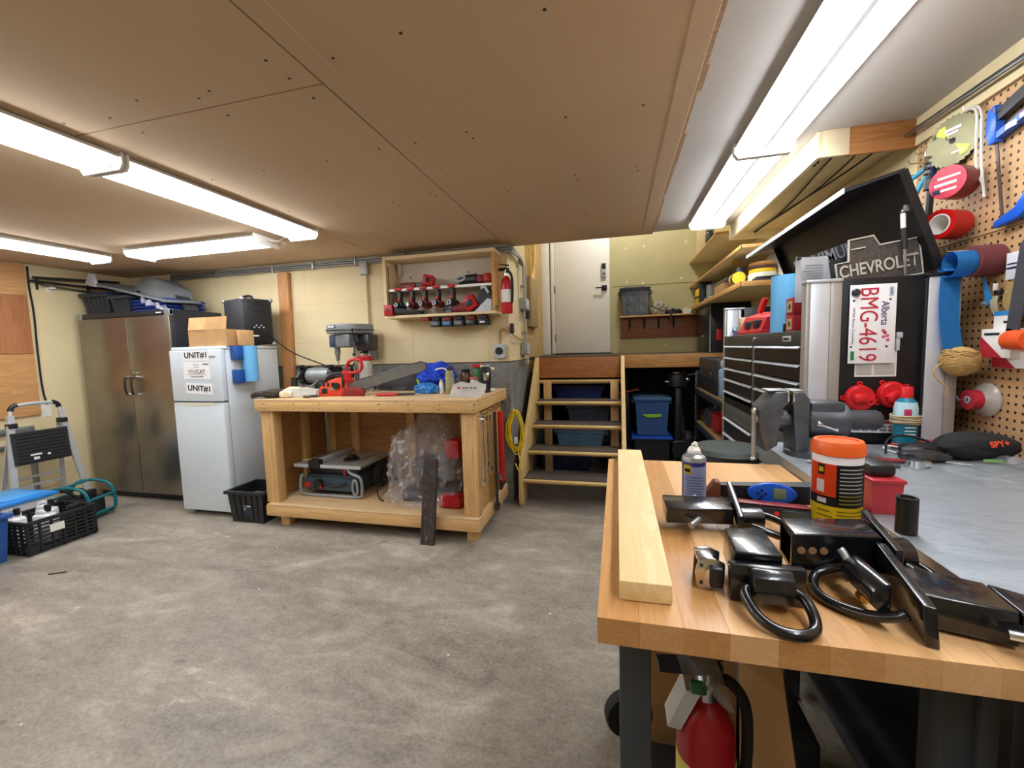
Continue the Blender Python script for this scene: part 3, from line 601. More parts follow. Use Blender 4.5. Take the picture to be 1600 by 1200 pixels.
# ================================================================ FRIDGE
FR = M('fridge_white', 'd2dde6', .3, var=.02); FRS = M('fridge_side', 'cdd6de', .45, var=.03, bump=.05, bsc=300)
o = thing('fridge', 'white two-door top-freezer fridge between steel cabinet and wooden bench', 'fridge', (-3.73, 3.04, 0), world=True)
x0, x1, y0, y1 = -4.005, -3.43, 3.06, 3.66
MB().box(x0, x1, y0, y1, .03, 1.55, .008).put('body', FRS, o); MB().box(x0-.006, x1+.006, y0-.04, y1, 1.55, 1.578, .006).put('top', FR, o)
for z0, z1 in ((.05, 1.068), (1.08, 1.548)):
    dd = MB().box(x0-.002, x1+.002, y0-.065, y0-.005, z0, z1, .012, seg=3).put('door', FR, o)
    zz = z1-.015 if z0 < 1 else z0+.004
    if z0 < 1: MB().prism([(x0+.01, z1-.002), (x0+.15, z1-.03), (x1-.15, z1-.03), (x1-.01, z1-.002)], 'y', y0-.067, y0-.06).put('grip', M('fridge_grip', 'dcdcc4', .5), dd)
MB().box(x0+.01, x1-.01, y0-.006, y0+.004, .05, 1.54).put('gasket', GREY, o)
for x in (x0+.06, x1-.06): MB().cyl((x, y0+.02, 0), (x, y0+.02, .04), .018, n=10).put('foot', GREY, o)
MB().box(-3.545, -3.475, y0-.0675, y0-.0655, 1.478, 1.492, .002).put('badge', GALV, o)
def sign(body, x0, x1, z0, z1, tilt, lab):
    yy = y0-.0668; q = thing('door_sign', lab, 'sign', ((x0+x1)/2, yy, (z0+z1)/2), rot=(0, tilt, 0)); w, h = (x1-x0)/2, (z1-z0)/2
    MB().box(-w, w, -.001, .0006, -h, h).put('sheet', M('sign_white', 'f4f5f8', .6, var=.02), q)
    for s in body: text('lettering', s[0], s[1], q, (s[4], -.0012, s[5]), (1, 0, 0), (0, 0, 1), s[2], s[3], bold=s[6])
    return q
RST = M('rust_ink', 'a2583a', .6); GINK = M('grey_ink', '70747c', .6)
q = sign([('UNIT#1', INK, .255, .058, 0, 0, .03)], -3.845, -3.545, 1.452, 1.548, 0, 'white UNIT#1 sign above the logo sheet on the fridge door')
q = sign([('Wild', RST, .09, .036, -.055, -.01, .005), ('CAT', INK, .1, .036, .045, -.01, .02), ('Thermal Measurements Ltd.', INK, .21, .012, 0, -.036, 0)], -3.845, -3.54, 1.285, 1.443, .02, 'grey logo sheet with orange and black lettering between two UNIT#1 signs')
MB().tube([(-.04, -.001, .045), (-.02, -.001, .06), (0, -.001, .04), (.02, -.001, .062), (.03, -.001, .03), (0, -.001, .025), (-.03, -.001, .03)], .002, 4, smooth=2).put('logo_drawing', GINK, q)
MB().box(.07, .14, -.0014, -.001, .05, .062).put('logo_scribble', GINK, q); MB().box(-.07, -.03, -.0014, -.001, -.063, -.054).box(-.022, .012, -.0014, -.001, -.063, -.054).box(.02, .07, -.0014, -.001, -.062, -.053).put('faint_print', GINK, q)
q = sign([('UNIT#1', INK, .255, .058, 0, 0, .03)], -3.835, -3.535, 1.15, 1.246, .05, 'white UNIT#1 sign below the logo sheet on the fridge door, slightly tilted')
# paper towel in blue holder on the fridge side
o = thing('towel_holder', 'blue magnetic towel holder stuck on the fridge side', 'towel holder', (-3.43, 3.19, 1.24), world=True)
DB = M('holder_blue', '164f9c', .4)
MB().box(-3.429, -3.42, 3.12, 3.24, 1.235, 1.575, .004).put('back_plate', PAPER, o)
for z0, z1 in ((1.235, 1.36), (1.45, 1.575)): MB().box(-3.422, -3.34, 3.10, 3.165, z0, z1, .006).put('arm', DB, o)
towel_roll('towel_roll', 'blue shop towel roll in the holder on the fridge side', (-3.345, 3.235, 1.245), .062, .33)
# on the fridge
o = open_box('cardboard_box', 'open cardboard box with a raised flap on top of the fridge', (-3.63, 3.2, 1.579), .44, .26, .15, 0, ((0, 1, 0, -8),))
CARD2 = M('cardboard_pale', 'c49a68', .8)
MB().box(-.215, -.02, -.006, 0, .001, .118, mat=Matrix.Translation((0, -.128, .15)) @ Matrix.Rotation(math.radians(-10), 4, 'X')).put('folded_flap', CARD2, o)
MB().box(-3.375, -3.345, 3.14, 3.30, 1.579, 1.72, .003).thing('thin_carton', CARD2, 'thin upright carton squeezed between cardboard box and black amplifier', 'carton')
MB().box(-4.0, -3.90, 3.22, 3.34, 1.579, 1.74, .004).thing('blue_carton', M('carton_blue', '3f9ad6', .5), 'small blue and white carton beside the cardboard box on the fridge', 'carton')
SPK = M('amp_black', '22252a', .6, bump=.2, bsc=400)
o = thing('amplifier', 'black amplifier speaker with metal corners on top of the fridge', 'amplifier', (-3.58, 3.5, 1.579), -.32)
MB().box(-.21, .16, -.14, .14, .012, .46, .012).put('case', SPK, o); MB().box(.158, .172, -.12, .12, .03, .44, .004).put('rear_panel', BLK, o)
MB().box(.17, .176, -.05, .05, .33, .39, .004).put('grip_recess', BLKR, o)
MB().tube([(-.16, 0, .46), (-.15, 0, .50), (.05, 0, .50), (.08, 0, .46)], .013, 8, smooth=1).put('top_handle', BLK, o)
for x in (-.205, .155):
    for y in (-.135, .135):
        for z in (.02, .452): MB().sph((x, y, z), .022, 10, 6).put('corner_cap', GALV, o)
for i in range(5): MB().cyl((.172, -.05+.022*i, .18+.02*(i % 2)), (.18, -.05+.022*i, .18+.02*(i % 2)), .007, n=8).put('socket', LGREY, o)
MB().box(.172, .1735, -.06, -.01, .09, .105).put('rating_label', PAPER, o)
MB().tube([(-3.39, 3.37, 1.75), (-3.34, 3.4, 1.74), (-3.28, 3.5, 1.62), (-3.2, 3.6, 1.5), (-3.0, 3.7, 1.40), (-2.85, 3.72, 1.34), (-2.8, 3.72, 1.28)], .006, 8, smooth=2).thing('power_cord', BLKR, 'dark power cord drooping from the amplifier to the bench grinder', 'cord')
# tote on floor and leaning timber
o = tote('black_tote', 'open black plastic tote on the floor against the fridge', (-3.2, 3.08, 0), .38, .32, .29, M('tote_black', '191b1f', .45), lid=False, open_=True)
MB().box(-.03, .07, -.153, -.1505, .06, .17).put('sticker', M('navy_sticker', '1b2440', .5), o); MB().box(-.02, .06, -.1545, -.1525, .15, .158).box(-.02, .01, -.1545, -.1525, .13, .136).box(-.02, .005, -.1545, -.1525, .118, .122).put('sticker_print', PAPER, o)
MB().box(-3.3, -3.12, 3.04, 3.14, .012, .22, .01, mat=None).thing('grey_scrap', GREY, 'grey box of scraps inside the open black tote', 'box')
MB().prism([(-3.5, 0), (-3.37, 0), (-3.34, 2.345), (-3.468, 2.345)], 'y', 3.775, 3.815).thing('leaning_plank', wood('fir_plank', 'c8915c', 'b27a48', 'z', .8, knots=False), 'tall reddish plank standing against the back wall beside the fridge', 'plank')
# ================================================================ WOODEN WORKBENCH
o = thing('wooden_workbench', 'pine-framed open workbench with plywood top against the back wall', 'workbench', (-2.0, 3.3, 0), world=True)
bx0, bx1, by0, by1 = -2.995, -1.01, 2.9, 3.79
PLYT = wood('plywood_top', 'd9bb90', 'c8a67a', 'x', .5, knots=False); PLYB = wood('plywood_back', 'b98c58', '9a6c3c', 'x', .7)
MB().box(bx0, bx1, by0, by1, 1.096, 1.112, .002, seg=1).put('plywood_top', PLYT, o)
MB().box(bx0, bx1, by0, by0+.038, 1.012, 1.0955, .003).put('front_rail', PINE, o)
MB().box(bx0, bx1, by1-.038, by1, 1.012, 1.0955, .003).put('rear_rail', PINE, o)
for x in (bx0, bx1-.038): MB().box(x, x+.038, by0+.039, by1-.039, 1.012, 1.0955, .003).put('side_rail', PINEY, o)
MB().box(bx0+.04, bx1, by0, by0+.038, .1, .188, .003).put('bottom_front_rail', PINE, o)
for x in (bx0+.04, bx1-.038): MB().box(x, x+.038, by0+.039, by1-.039, .1, .188, .003).put('bottom_side_rail', PINEY, o)
MB().box(bx0+.05, bx1-.005, by0+.001, by1-.02, .189, .203, .002, seg=1).put('lower_shelf', PLYT, o)
for x in (bx0+.02, bx1-.135): MB().box(x, x+.085, by0+.039, by0+.077, .204, 1.011, .003).put('front_post', PINEZ, o)
MB().box(bx1-.05, bx1-.012, by0+.04, by0+.13, .204, 1.011, .003).put('front_post', PINEZ, o); MB().box(bx0+.106, bx0+.144, by0+.04, by0+.13, .204, 1.011, .003).put('front_post', PINEZ, o)
for x in (bx0+.1, -2.62, -2.0, -1.45, bx1-.13): MB().box(x, x+.085, by1-.115, by1-.077, .204, 1.011, .003).put('rear_stud', PINEZ, o)
for y in (3.35,):
    MB().box(bx0+.05, bx0+.088, y, y+.085, .204, 1.011, .003).put('side_stud', PINEZ, o); MB().box(bx1-.088, bx1-.05, y, y+.085, .204, 1.011, .003).put('side_stud', PINEZ, o)
MB().box(bx0+.09, bx1-.05, by1-.076, by1-.064, .204, 1.011).put('back_panel', PLYB, o)
MB().box(bx0+.04, bx0+.05, by0+.14, by1-.08, .204, 1.011).put('side_panel', PLYB, o)
MB().box(bx1-.049, bx1-.037, by0+.131, by1-.08, .204, 1.011).put('side_panel', wood('plywood_side', 'd2a766', 'b98a4c', 'y', .7), o)
for x in (bx0+.13, bx1-.13):
    for y in (by0+.06, by1-.16): MB().box(x, x+.085, y, y+.09, 0, .1, .003).put('foot', PINEZ, o)
b = MB()
for x in (-2.9, -2.6, -2.35, -2.1, -1.8, -1.55, -1.3, -1.09, -1.03):
    for z in (1.035, 1.075): b.cyl((x+random.uniform(-.02, .02), by0-.001, z), (x, by0+.002, z), .004, n=6)
for z in (.95, .9, .6, .3): b.cyl((bx1-.09, by0+.038, z), (bx1-.09, by0+.041, z), .004, n=6)
b.put('screw_heads', MATS['screw_black'], o, kind='stuff')
b = MB()
for y in (2.98, 3.1, 3.28, 3.42, 3.54): b.tube([(-1.047, y, .985), (-1.0, y, .975), (-.985, y, .985), (-.98, y, 1.0)], .004, 6, smooth=1)
b.put('tool_hooks', STEEL, o)
MB().box(-2.85, -2.6, 3.24, 3.28, .46, .51, .003, mat=None).thing('inner_brace', PINE, 'loose pale batten wedged inside the bench beside the table saw', 'batten')
# ---- hanging wrenches and bars on the bench side
def wrench(lab, y, ztop, ln, w, x=-.985):
    q = thing('combination_wrench', lab, 'wrench', (x, y, ztop-ln), 0, 'wrenches hanging on the bench side')
    MB().box(-.005, .005, -w*.35, w*.35, w*1.6, ln-w*1.2, .003).put('shank', CHROME, q)
    MB().lathe([(w*.55, -.006), (w*.95, -.006), (w*.95, .006), (w*.55, .006)], (0, 0, ln-w), (1, 0, 0), 16, closed=True).put('ring_end', CHROME, q)
    MB().prism([(-w*.4, w*1.7), (-w*1.1, w*1.1), (-w*.9, 0), (-w*.45, w*.2), (-w*.4, w*.8), (w*.4, w*.8), (w*.45, w*.2), (w*.9, 0), (w*1.1, w*1.1), (w*.4, w*1.7)], 'x', -.006, .006).put('open_jaw', CHROME, q)
wrench('long chrome wrench hanging nearest the front bench post', 2.97, .985, .53, .028); wrench('medium chrome wrench hanging second from the front bench post', 3.05, .975, .41, .024, -.98)
wrench('chrome wrench with its jaw low, hanging third from the front bench post', 3.12, .97, .46, .025, -.975)
q = thing('steel_bar', 'flat grey steel pry bar hanging beside the red pipe wrench', 'pry bar', (-.98, 3.29, .14), world=True)
MB().box(-.99, -.975, 3.26, 3.31, .18, .965, .004).put('bar', DKST, q); MB().prism([(3.25, .14), (3.32, .14), (3.31, .19), (3.26, .19)], 'x', -.995, -.965).put('claw', DKST, q)
q = thing('pipe_wrench', 'red pipe wrench hanging upside down on the bench side', 'pipe wrench', (-.97, 3.42, .28), world=True)
MB().box(-.99, -.955, 3.385, 3.445, .42, .95, .008).put('handle', RED, q); MB().box(-.99, -.955, 3.37, 3.46, .34, .44, .008).put('head', RED, q)
MB().prism([(3.36, .28), (3.47, .30), (3.47, .34), (3.36, .34)], 'x', -.985, -.96).put('hook_jaw', DKST, q); MB().cyl((-.972, 3.36, .37), (-.972, 3.365, .42), .016, n=10).put('adjusting_nut', STEEL, q)
MB().box(-.99, -.965, 3.475, 3.505, .34, .94, .008).thing('red_bolt_cutter_arm', RED, 'second red tool arm hanging behind the red pipe wrench', 'tool')
# yellow extension cord coil
b = MB(); random.seed(3)
for k in range(9):
    a, h = .07+.006*random.uniform(-3, 3), .20+.008*random.uniform(-3, 3); cy, cz = 3.72+random.uniform(-.015, .015), .71+random.uniform(-.02, .02)
    b.tube([(-.925+(cy-3.72)+a*math.sin(2*math.pi*i/14)*(1 if math.cos(2*math.pi*i/14) < .3 else .75), 3.735+.03*random.random()+.01*math.sin(i), cz+h*math.cos(2*math.pi*i/14)) for i in range(14)], .0055, 6, closed=True, smooth=1)
b.tube([(-.90, 3.73, .55), (-.875, 3.68, .47), (-.86, 3.67, .40), (-.87, 3.67, .36), (-.89, 3.68, .36), (-.92, 3.70, .42)], .0055, 6, smooth=2)
q = thing('extension_cord', 'coiled yellow extension cord hanging at the end of the wooden bench', 'extension cord', (-.95, 3.72, .4), world=True)
b.put('coil', M('cord_yellow', 'e6c81e', .45), q); MB().box(-.93, -.90, 3.715, 3.735, .60, .66, .004).put('plug', WHT, q)
MB().tube([(-.93, 3.75, .90), (-.95, 3.76, .95), (-1.0, 3.76, .97)], .004, 6).put('hanging_hook', STEEL, q)
# ---- table saw under the bench
q = thing('table_saw', 'portable table saw with grey roll frame on the bench shelf', 'table saw', (-2.45, 3.3, .204), world=True)
TB = M('saw_table', 'bcbcb6', .35, .6); SBL = M('saw_housing', '27343c', .5)
MB().box(-2.83, -2.16, 3.13, 3.62, .475, .50, .004).put('table', TB, q); MB().box(-2.835, -2.155, 3.115, 3.132, .472, .502, .003).put('front_rail', LGREY, q)
MB().box(-2.63, -2.58, 3.14, 3.62, .502, .54, .004).put('rip_fence', LGREY, q); MB().box(-2.67, -2.56, 3.10, 3.16, .47, .545, .006).put('fence_clamp', BLK, q)
MB().box(-2.74, -2.66, 3.2, 3.34, .5005, .506, .002).put('push_stick', RED, q)
MB().cyl((-2.38, 3.32, .501), (-2.38, 3.32, .515), .07, n=20).put('mitre_gauge', BLK, q); MB().box(-2.42, -2.35, 3.3, 3.36, .515, .545, .01).put('mitre_knob', BLK, q)
MB().box(-2.28, -2.27, 3.3, 3.5, .501, .503).put('blade_slot', BLK, q)
MB().box(-2.76, -2.22, 3.17, 3.58, .24, .40, .02).put('housing', SBL, q); MB().box(-2.74, -2.24, 3.2, 3.55, .40, .475, .004).put('upper_housing', DKST, q)
MB().prism([(-2.76, .26), (-2.22, .26), (-2.24, .36), (-2.45, .385), (-2.76, .37)], 'y', 3.15, 3.172).put('front_panel', M('saw_teal', '2f4752', .5), q)
MB().tube([(-2.56, 3.145, .33), (-2.48, 3.145, .30), (-2.40, 3.145, .305), (-2.33, 3.145, .335)], .012, 6, smooth=2).put('bevel_slot', BLK, q)
MB().cyl((-2.60, 3.15, .32), (-2.60, 3.11, .32), .045, n=18).put('hand_wheel', BLK, q); MB().cyl((-2.565, 3.12, .31), (-2.55, 3.09, .30), .012, n=8).put('wheel_knob', RED, q)
MB().box(-2.75, -2.70, 3.14, 3.16, .28, .33, .006).put('switch', RED, q); MB().box(-2.37, -2.34, 3.17, 3.2, .40, .46, .004).put('red_lever', RED, q)
for y in (3.14, 3.6):
    MB().tube([(-2.30, y, .475), (-2.28, y, .43), (-2.2, y, .41), (-2.165, y, .38), (-2.165, y, .24), (-2.19, y, .218), (-2.5, y, .218), (-2.78, y, .218), (-2.80, y, .25), (-2.79, y, .38), (-2.76, y, .40)], .014, 8, smooth=2).put('roll_frame', M('frame_grey', '9aa4aa', .4, .5), q)
MB().tube([(-2.24, 3.125, .38), (-2.2, 3.12, .37), (-2.195, 3.12, .26), (-2.23, 3.125, .24), (-2.25, 3.125, .28)], .011, 8, closed=True, smooth=2).put('side_grip', MATS['frame_grey'], q)
b = MB()
for k in range(4): b.tube([(-2.10+.01*k, 3.36+.13*math.cos(2*math.pi*i/14)+.01*k, .375+(.12-.012*k)*math.sin(2*math.pi*i/14)) for i in range(14)], .006, 6, closed=True, smooth=1)
b.tube([(-2.09, 3.26, .3), (-2.06, 3.2, .25), (-2.0, 3.14, .212), (-1.95, 3.12, .211)], .006, 6, smooth=2).put('power_cord', BLKR, q)
# ---- wrapped tool
q = thing('wrapped_machine', 'red and grey machine wrapped in clear crinkled plastic on the bench shelf', 'machine', (-1.55, 3.3, .204), world=True)
MB().box(-1.8, -1.35, 3.15, 3.5, .21, .30, .02).box(-1.72, -1.5, 3.2, 3.45, .30, .56, .03).put('base', DKST, q)
MB().cyl((-1.42, 3.2, .47), (-1.36, 3.5, .62), .11, n=18).put('motor', GREY, q); MB().box(-1.40, -1.26, 3.17, 3.33, .58, .74, .03).put('red_handle', RED, q); MB().box(-1.42, -1.23, 3.06, 3.2, .206, .30, .02).put('red_foot', RED, q)
random.seed(5)
B = MB().blob((-1.6, 3.32, .45), (.33, .30, .44), .2, 1.6, 11, .206, 6); 
for v in B.bm.verts:
    f1 = abs(mnoise.noise(Vector((v.co.x*9, v.co.y*9, v.co.z*4+3)))); f2 = abs(mnoise.noise(Vector((v.co.x*19, v.co.y*15+4, v.co.z*11)))); f3 = abs(mnoise.noise(Vector((v.co.x*34, v.co.y*30+4, v.co.z*26)))); k = .05*(.3-f1)+.034*(.3-f2)+.014*(.3-f3); d_ = (v.co-Vector((-1.6, 3.32, .45))).normalized(); v.co += d_*k; v.co.z = max(v.co.z, .206)
    v.co.x = min(max(v.co.x, -2.06), -1.2); v.co.y = min(max(v.co.y, 3.0), 3.66); v.co.z = min(v.co.z, .95)
    if v.co.z < .36: v.co.x -= .10*(.36-v.co.z)/.15*(1 if v.co.x < -1.6 else 0); v.co.y -= .06*(.36-v.co.z)/.15
B.put('plastic_wrap', mk_wrap('wrap_plastic', 'e4e4e8', .14, .7), q)
DBD = NT('charred_board'); f = DBD.noise(DBD.co((9, 9, 3)), 6, 6, .7); DBD.set(col=DBD.ramp(f, [(.35, '2b2422'), (.6, '4a403b'), (.68, '98908a')]), rough=.6)
MB().hexa([(-1.475, 2.83, 0), (-1.365, 2.83, 0), (-1.365, 2.865, 0), (-1.475, 2.865, 0), (-1.428, 2.862, .66), (-1.322, 2.862, .66), (-1.322, 2.897, .66), (-1.428, 2.897, .66)]).thing('weathered_board', DBD.m, 'dark weathered board leaning on the bench front', 'board')
q = thing('screwdriver', 'black screwdriver hanging on the plywood back inside the bench', 'screwdriver', (-1.82, 3.69, .42), world=True)
MB().lathe([(.006, .42), (.014, .44), (.016, .5), (.009, .53), (0, .53)], (-1.82, 3.69, 0), n=10).put('handle', BLK, q); MB().cyl((-1.82, 3.69, .53), (-1.82, 3.69, .64), .0035, n=6).put('blade', STEEL, q)
# ================================================================ ON THE BENCH (top z 1.112)
ZB = 1.113
GLV = M('work_glove', 'd8cbb0', .9, var=.25, sc=40, bump=.3); GLV2 = M('glove_dark', '3b352c', .9, var=.3, sc=30)
def glove(lab, x, y, rz, m1, m2):
    q = thing('work_glove', lab, 'glove', (x, y, ZB), rz, 'work gloves on the bench corner'); q.scale = (1.35, 1.35, 1.9)
    MB().blob((0, 0, .02), (.065, .05, .022), .2, 3, rz, .0005, 3).put('palm', m1, q)
    for k in range(4): MB().tube([(-.04, -.035+.023*k, .018), (-.09, -.042+.027*k, .022), (-.13+.01*abs(k-1.5), -.05+.03*k, .012)], .0115, 8, smooth=1).put('finger', m1, q)
    MB().tube([(0, .04, .018), (-.03, .075, .016), (-.06, .085, .012)], .012, 8, smooth=1).put('thumb', m1, q)
    MB().box(.05, .13, -.045, .045, .0, .03, .012).put('cuff', m2, q)
glove('tan and dark work glove on the bench corner, fingers over the edge', -2.9, 3.02, .3, GLV2, GLV); glove('pale work glove lying behind the dark one on the bench corner', -2.86, 3.21, 1.3, GLV, GLV)
MB().cyl((-2.955, 3.32, ZB), (-2.95, 3.33, ZB+.155), .028, n=16).thing('black_tube', BLK, 'short upright black tube at the fridge end of the bench', 'tube')
q = thing('parts_tray', 'clear plastic tray of small parts in front of the bench grinder', 'tray', (-2.66, 3.12, ZB), .1)
CLR = mk_glass('clear_tray', 'e2e6e4', .2, .7, 40)
MB().box(-.15, .15, -.07, .07, 0, .004).put('floor', CLR, q)
for x0, x1, y0, y1 in ((-.15, .15, -.07, -.066), (-.15, .15, .066, .07), (-.15, -.146, -.07, .07), (.146, .15, -.07, .07)): MB().box(x0, x1, y0, y1, 0, .06).put('side', CLR, q)
for i, (x, y, m) in enumerate(((-.1, 0, BLK), (-.04, .02, STEEL), (.02, -.02, BLK), (.08, .02, GREY), (.11, -.03, WHT), (-.07, -.04, YEL))): MB().box(x-.02, x+.02, y-.012, y+.012, .0045, .03+.01*(i % 3), .004).put('small_part', m, q)
for i, (x, y, m, lab) in enumerate(((-2.52, 3.05, DKST, 'small dark fitting lying before the chainsaw'), (-2.58, 3.12, M('spark_plug_white', 'd8d4cc', .4), 'small white fitting lying before the chainsaw'), (-2.55, 3.0, M('rusty', '6a4a34', .7), 'small rusty fitting lying at the bench edge'))):
    MB().cyl((x-.03, y, ZB+.011), (x+.02, y+.01, ZB+.011), .011, n=10).cyl((x+.02, y+.01, ZB+.008), (x+.04, y+.012, ZB+.008), .006, n=8).thing('small_fitting', m, lab, 'fitting')
# bench grinder
q = thing('bench_grinder', 'grey twin-wheel bench grinder on the wooden bench below the plank', 'grinder', (-2.79, 3.5, ZB), -.05)
MB().box(-.1, .1, -.07, .07, 0, .03, .006).box(-.05, .05, -.045, .045, .03, .1, .01).put('base', DKST, q); MB().cyl((-.13, 0, .16), (.13, 0, .16), .072, n=24).put('motor', M('grinder_grey', '8d9296', .4, .4), q)
for s in (-1, 1):
    MB().cyl((s*.14, 0, .16), (s*.2, 0, .16), .092, n=24).put('wheel_guard', BLK, q); MB().cyl((s*.2, 0, .16), (s*.205, 0, .16), .06, n=20).put('wheel', DKST, q)
    MB().box(s*.17-.03, s*.17+.03, -.13, -.09, .11, .12, .002).put('tool_rest', STEEL, q); MB().box(s*.17-.028, s*.17+.028, -.11, -.05, .235, .265, .004).put('spark_shield', BLK, q)
MB().tube([(-.16, -.1, .2), (-.19, -.13, .12), (-.15, -.16, .04), (-.05, -.18, .02), (.03, -.15, .07), (.1, -.14, .14)], .01, 8, smooth=2).put('cord', GREY, q)
q = MB().box(-2.66, -2.47, 3.30, 3.38, ZB, ZB+.09, .004).thing('dark_toolcase', BLK, 'low black case with a white top strip behind the chainsaw', 'case'); MB().box(-2.6, -2.47, 3.295, 3.36, ZB+.091, ZB+.105, .003).put('white_strip', WHT, q)
# drill press
PRG = M('press_grey', '74797b', .45, .2); q = thing('drill_press', 'grey bench-top drill press on the wooden bench', 'drill press', (-2.46, 3.55, ZB), world=True)
MB().box(-2.6, -2.33, 3.42, 3.72, ZB, ZB+.04, .01).put('base', PRG, q); MB().cyl((-2.46, 3.62, ZB+.04), (-2.46, 3.62, 1.72), .028, n=18).put('column', CHROME, q)
MB().box(-2.62, -2.40, 3.42, 3.66, 1.535, 1.66, .02).put('head', PRG, q); MB().box(-2.61, -2.55, 3.414, 3.424, 1.545, 1.65, .003).put('front_plate', M('press_navy', '2a3a52', .4), q)
h = MB().prism([(-2.64, 3.42), (-2.60, 3.38), (-2.50, 3.38), (-2.36, 3.46), (-2.29, 3.64), (-2.33, 3.72), (-2.5, 3.72), (-2.64, 3.52)], 'z', 1.665, 1.755, bev=.012).put('belt_cover', M('press_cover', '8a8f90', .4, .2), q)
MB().prism([(-2.647, 3.416), (-2.603, 3.372), (-2.497, 3.372), (-2.353, 3.455), (-2.281, 3.642), (-2.326, 3.728), (-2.504, 3.728), (-2.647, 3.523)], 'z', 1.692, 1.7).put('cover_seam', BLK, h)
MB().box(-2.59, -2.51, 3.375, 3.382, 1.715, 1.738, .002).put('name_plate', INK, h); MB().box(-2.585, -2.52, 3.3735, 3.3755, 1.72, 1.733).put('plate_print', PAPER, h)
MB().box(-2.43, -2.29, 3.56, 3.74, 1.50, 1.66, .02).put('motor', DKST, q); MB().cyl((-2.575, 3.48, 1.535), (-2.575, 3.48, 1.47), .026, n=14).put('quill', PRG, q)
MB().cyl((-2.575, 3.48, 1.47), (-2.575, 3.48, 1.41), .024, .016, n=14).put('chuck', CHROME, q); MB().cyl((-2.575, 3.48, 1.41), (-2.575, 3.48, 1.35), .005, n=8).put('drill_bit', STEEL, q)
for a in (0, 2.1, 4.2): MB().cyl((-2.36, 3.44, 1.58), (-2.33, 3.44+.13*math.cos(a), 1.58+.13*math.sin(a)), .006, n=8).sph((-2.33, 3.44+.13*math.cos(a), 1.58+.13*math.sin(a)), .014, 8, 6).put('feed_handle', BLK, q)
MB().box(-2.62, -2.4, 3.36, 3.6, 1.27, 1.29, .004).put('work_table', PRG, q)
# wide jar with red lid
q = thing('red_lid_jar', 'clear plastic jar with red lid standing behind the chainsaw', 'jar', (-2.27, 3.46, ZB))
MB().lathe([(.055, 0), (.06, .01), (.06, .28), (.052, .3), (0, .3)], n=24).put('jar', mk_glass('jar_clear', 'e0dcd4', .1, .35, 8), q); MB().lathe([(.062, .295), (.066, .3), (.066, .33), (.06, .338), (0, .338)], n=24).put('lid', RED, q)
# chainsaw
q = thing('chainsaw', 'orange and black chainsaw with long grey bar on the wooden bench', 'chainsaw', (-2.33, 3.2, ZB), .12)
OR2 = M('saw_orange', 'd8401c', .4)
MB().prism([(-.2, 0), (.06, 0), (.08, .05), (.07, .15), (-.03, .16), (-.1, .13), (-.17, .09), (-.22, .03)], 'y', -.075, .075, bev=.012).put('engine_cover', OR2, q)
MB().prism([(.02, 0), (.22, .0), (.24, .04), (.2, .075), (.06, .075)], 'y', -.095, -.06, bev=.006).put('bar_cover', DRED, q)
MB().tube([(-.2, .01, .06), (-.17, .01, .14), (-.1, .01, .19), (.0, .01, .19), (.03, .01, .16)], .017, 10, smooth=2).put('rear_handle', BLK, q)
MB().tube([(.04, -.08, .08), (.05, -.085, .2), (.06, -.04, .26), (.06, .05, .26), (.05, .085, .18), (.04, .08, .06)], .012, 10, smooth=2).put('front_handle', BLK, q)
MB().tube([(.08, -.08, .2), (.09, -.08, .29), (.16, -.08, .32), (.22, -.08, .30), (.22, -.08, .22), (.15, -.08, .2)], .014, 8, closed=True, smooth=1).box(.04, .12, -.09, -.07, .13, .22, .008).put('hand_guard', RED, q)
MB().prism([(.06, .035), (.16, .04), (.74, .20), (.775, .225), (.77, .265), (.73, .275), (.16, .13), (.06, .1)], 'y', -.057, -.047).put('guide_bar', M('bar_grey', '6e6d68', .5, .3), q)
MB().tube([(.06, -.052, .032), (.16, -.052, .036), (.74, -.052, .196), (.78, -.052, .222), (.775, -.052, .268), (.73, -.052, .28), (.16, -.052, .134)], .005, 6).put('chain', DKST, q)
for x in (-.15, -.11, -.07): MB().box(x, x+.022, -.078, -.074, .085, .12, .002).put('cooling_slot', BLK, q)
MB().box(-.16, -.11, -.079, -.074, .025, .07, .003).put('air_port', BLKR, q); MB().cyl((-.02, -.075, .09), (-.02, -.095, .09), .03, n=16).put('starter_cap', BLK, q); MB().box(-.09, -.03, -.0785, -.0745, .055, .075).put('silver_badge', GALV, q)
# bags etc
q = thing('grey_bag', 'dark grey soft bag with a lime stripe lying behind the saw bar', 'bag', (-1.93, 3.62, ZB), world=True)
MB().blob((-2.0, 3.66, 1.19), (.27, .1, .14), .22, 2.5, 8, ZB, 4).put('body', M('bag_grey', '45464a', .9, bump=.4), q); MB().blob((-1.74, 3.53, 1.21), (.05, .03, .06), .2, 3, 2, None, 3).put('lime_patch', M('lime', '74b23a', .7), q); MB().tube([(-1.85, 3.58, 1.30), (-1.76, 3.55, 1.335), (-1.66, 3.58, 1.30)], .012, 8, smooth=2).put('strap', BLKR, q)
q = thing('blue_bag', 'crumpled royal blue cloth bag with white print on the bench', 'bag', (-1.6, 3.5, ZB), world=True)
MB().blob((-1.60, 3.56, 1.25), (.175, .11, .115), .28, 2.2, 21, ZB, 5).put('body', M('bag_blue', '0f3fc4', .75, bump=.5, bsc=14), q)
MB().tube([(-1.56, 3.437, 1.31), (-1.52, 3.44, 1.325), (-1.47, 3.455, 1.32), (-1.455, 3.46, 1.28)], .008, 6, smooth=2).put('white_print', WHT, q)
q = MB().blob((-1.6, 3.33, 1.155), (.115, .05, .05), .25, 3, 4, ZB, 4).thing('blue_packet', M('packet_blue', '2c7cc8', .3, var=.5, sc=30), 'shiny light blue packet in front of the blue bag', 'packet')
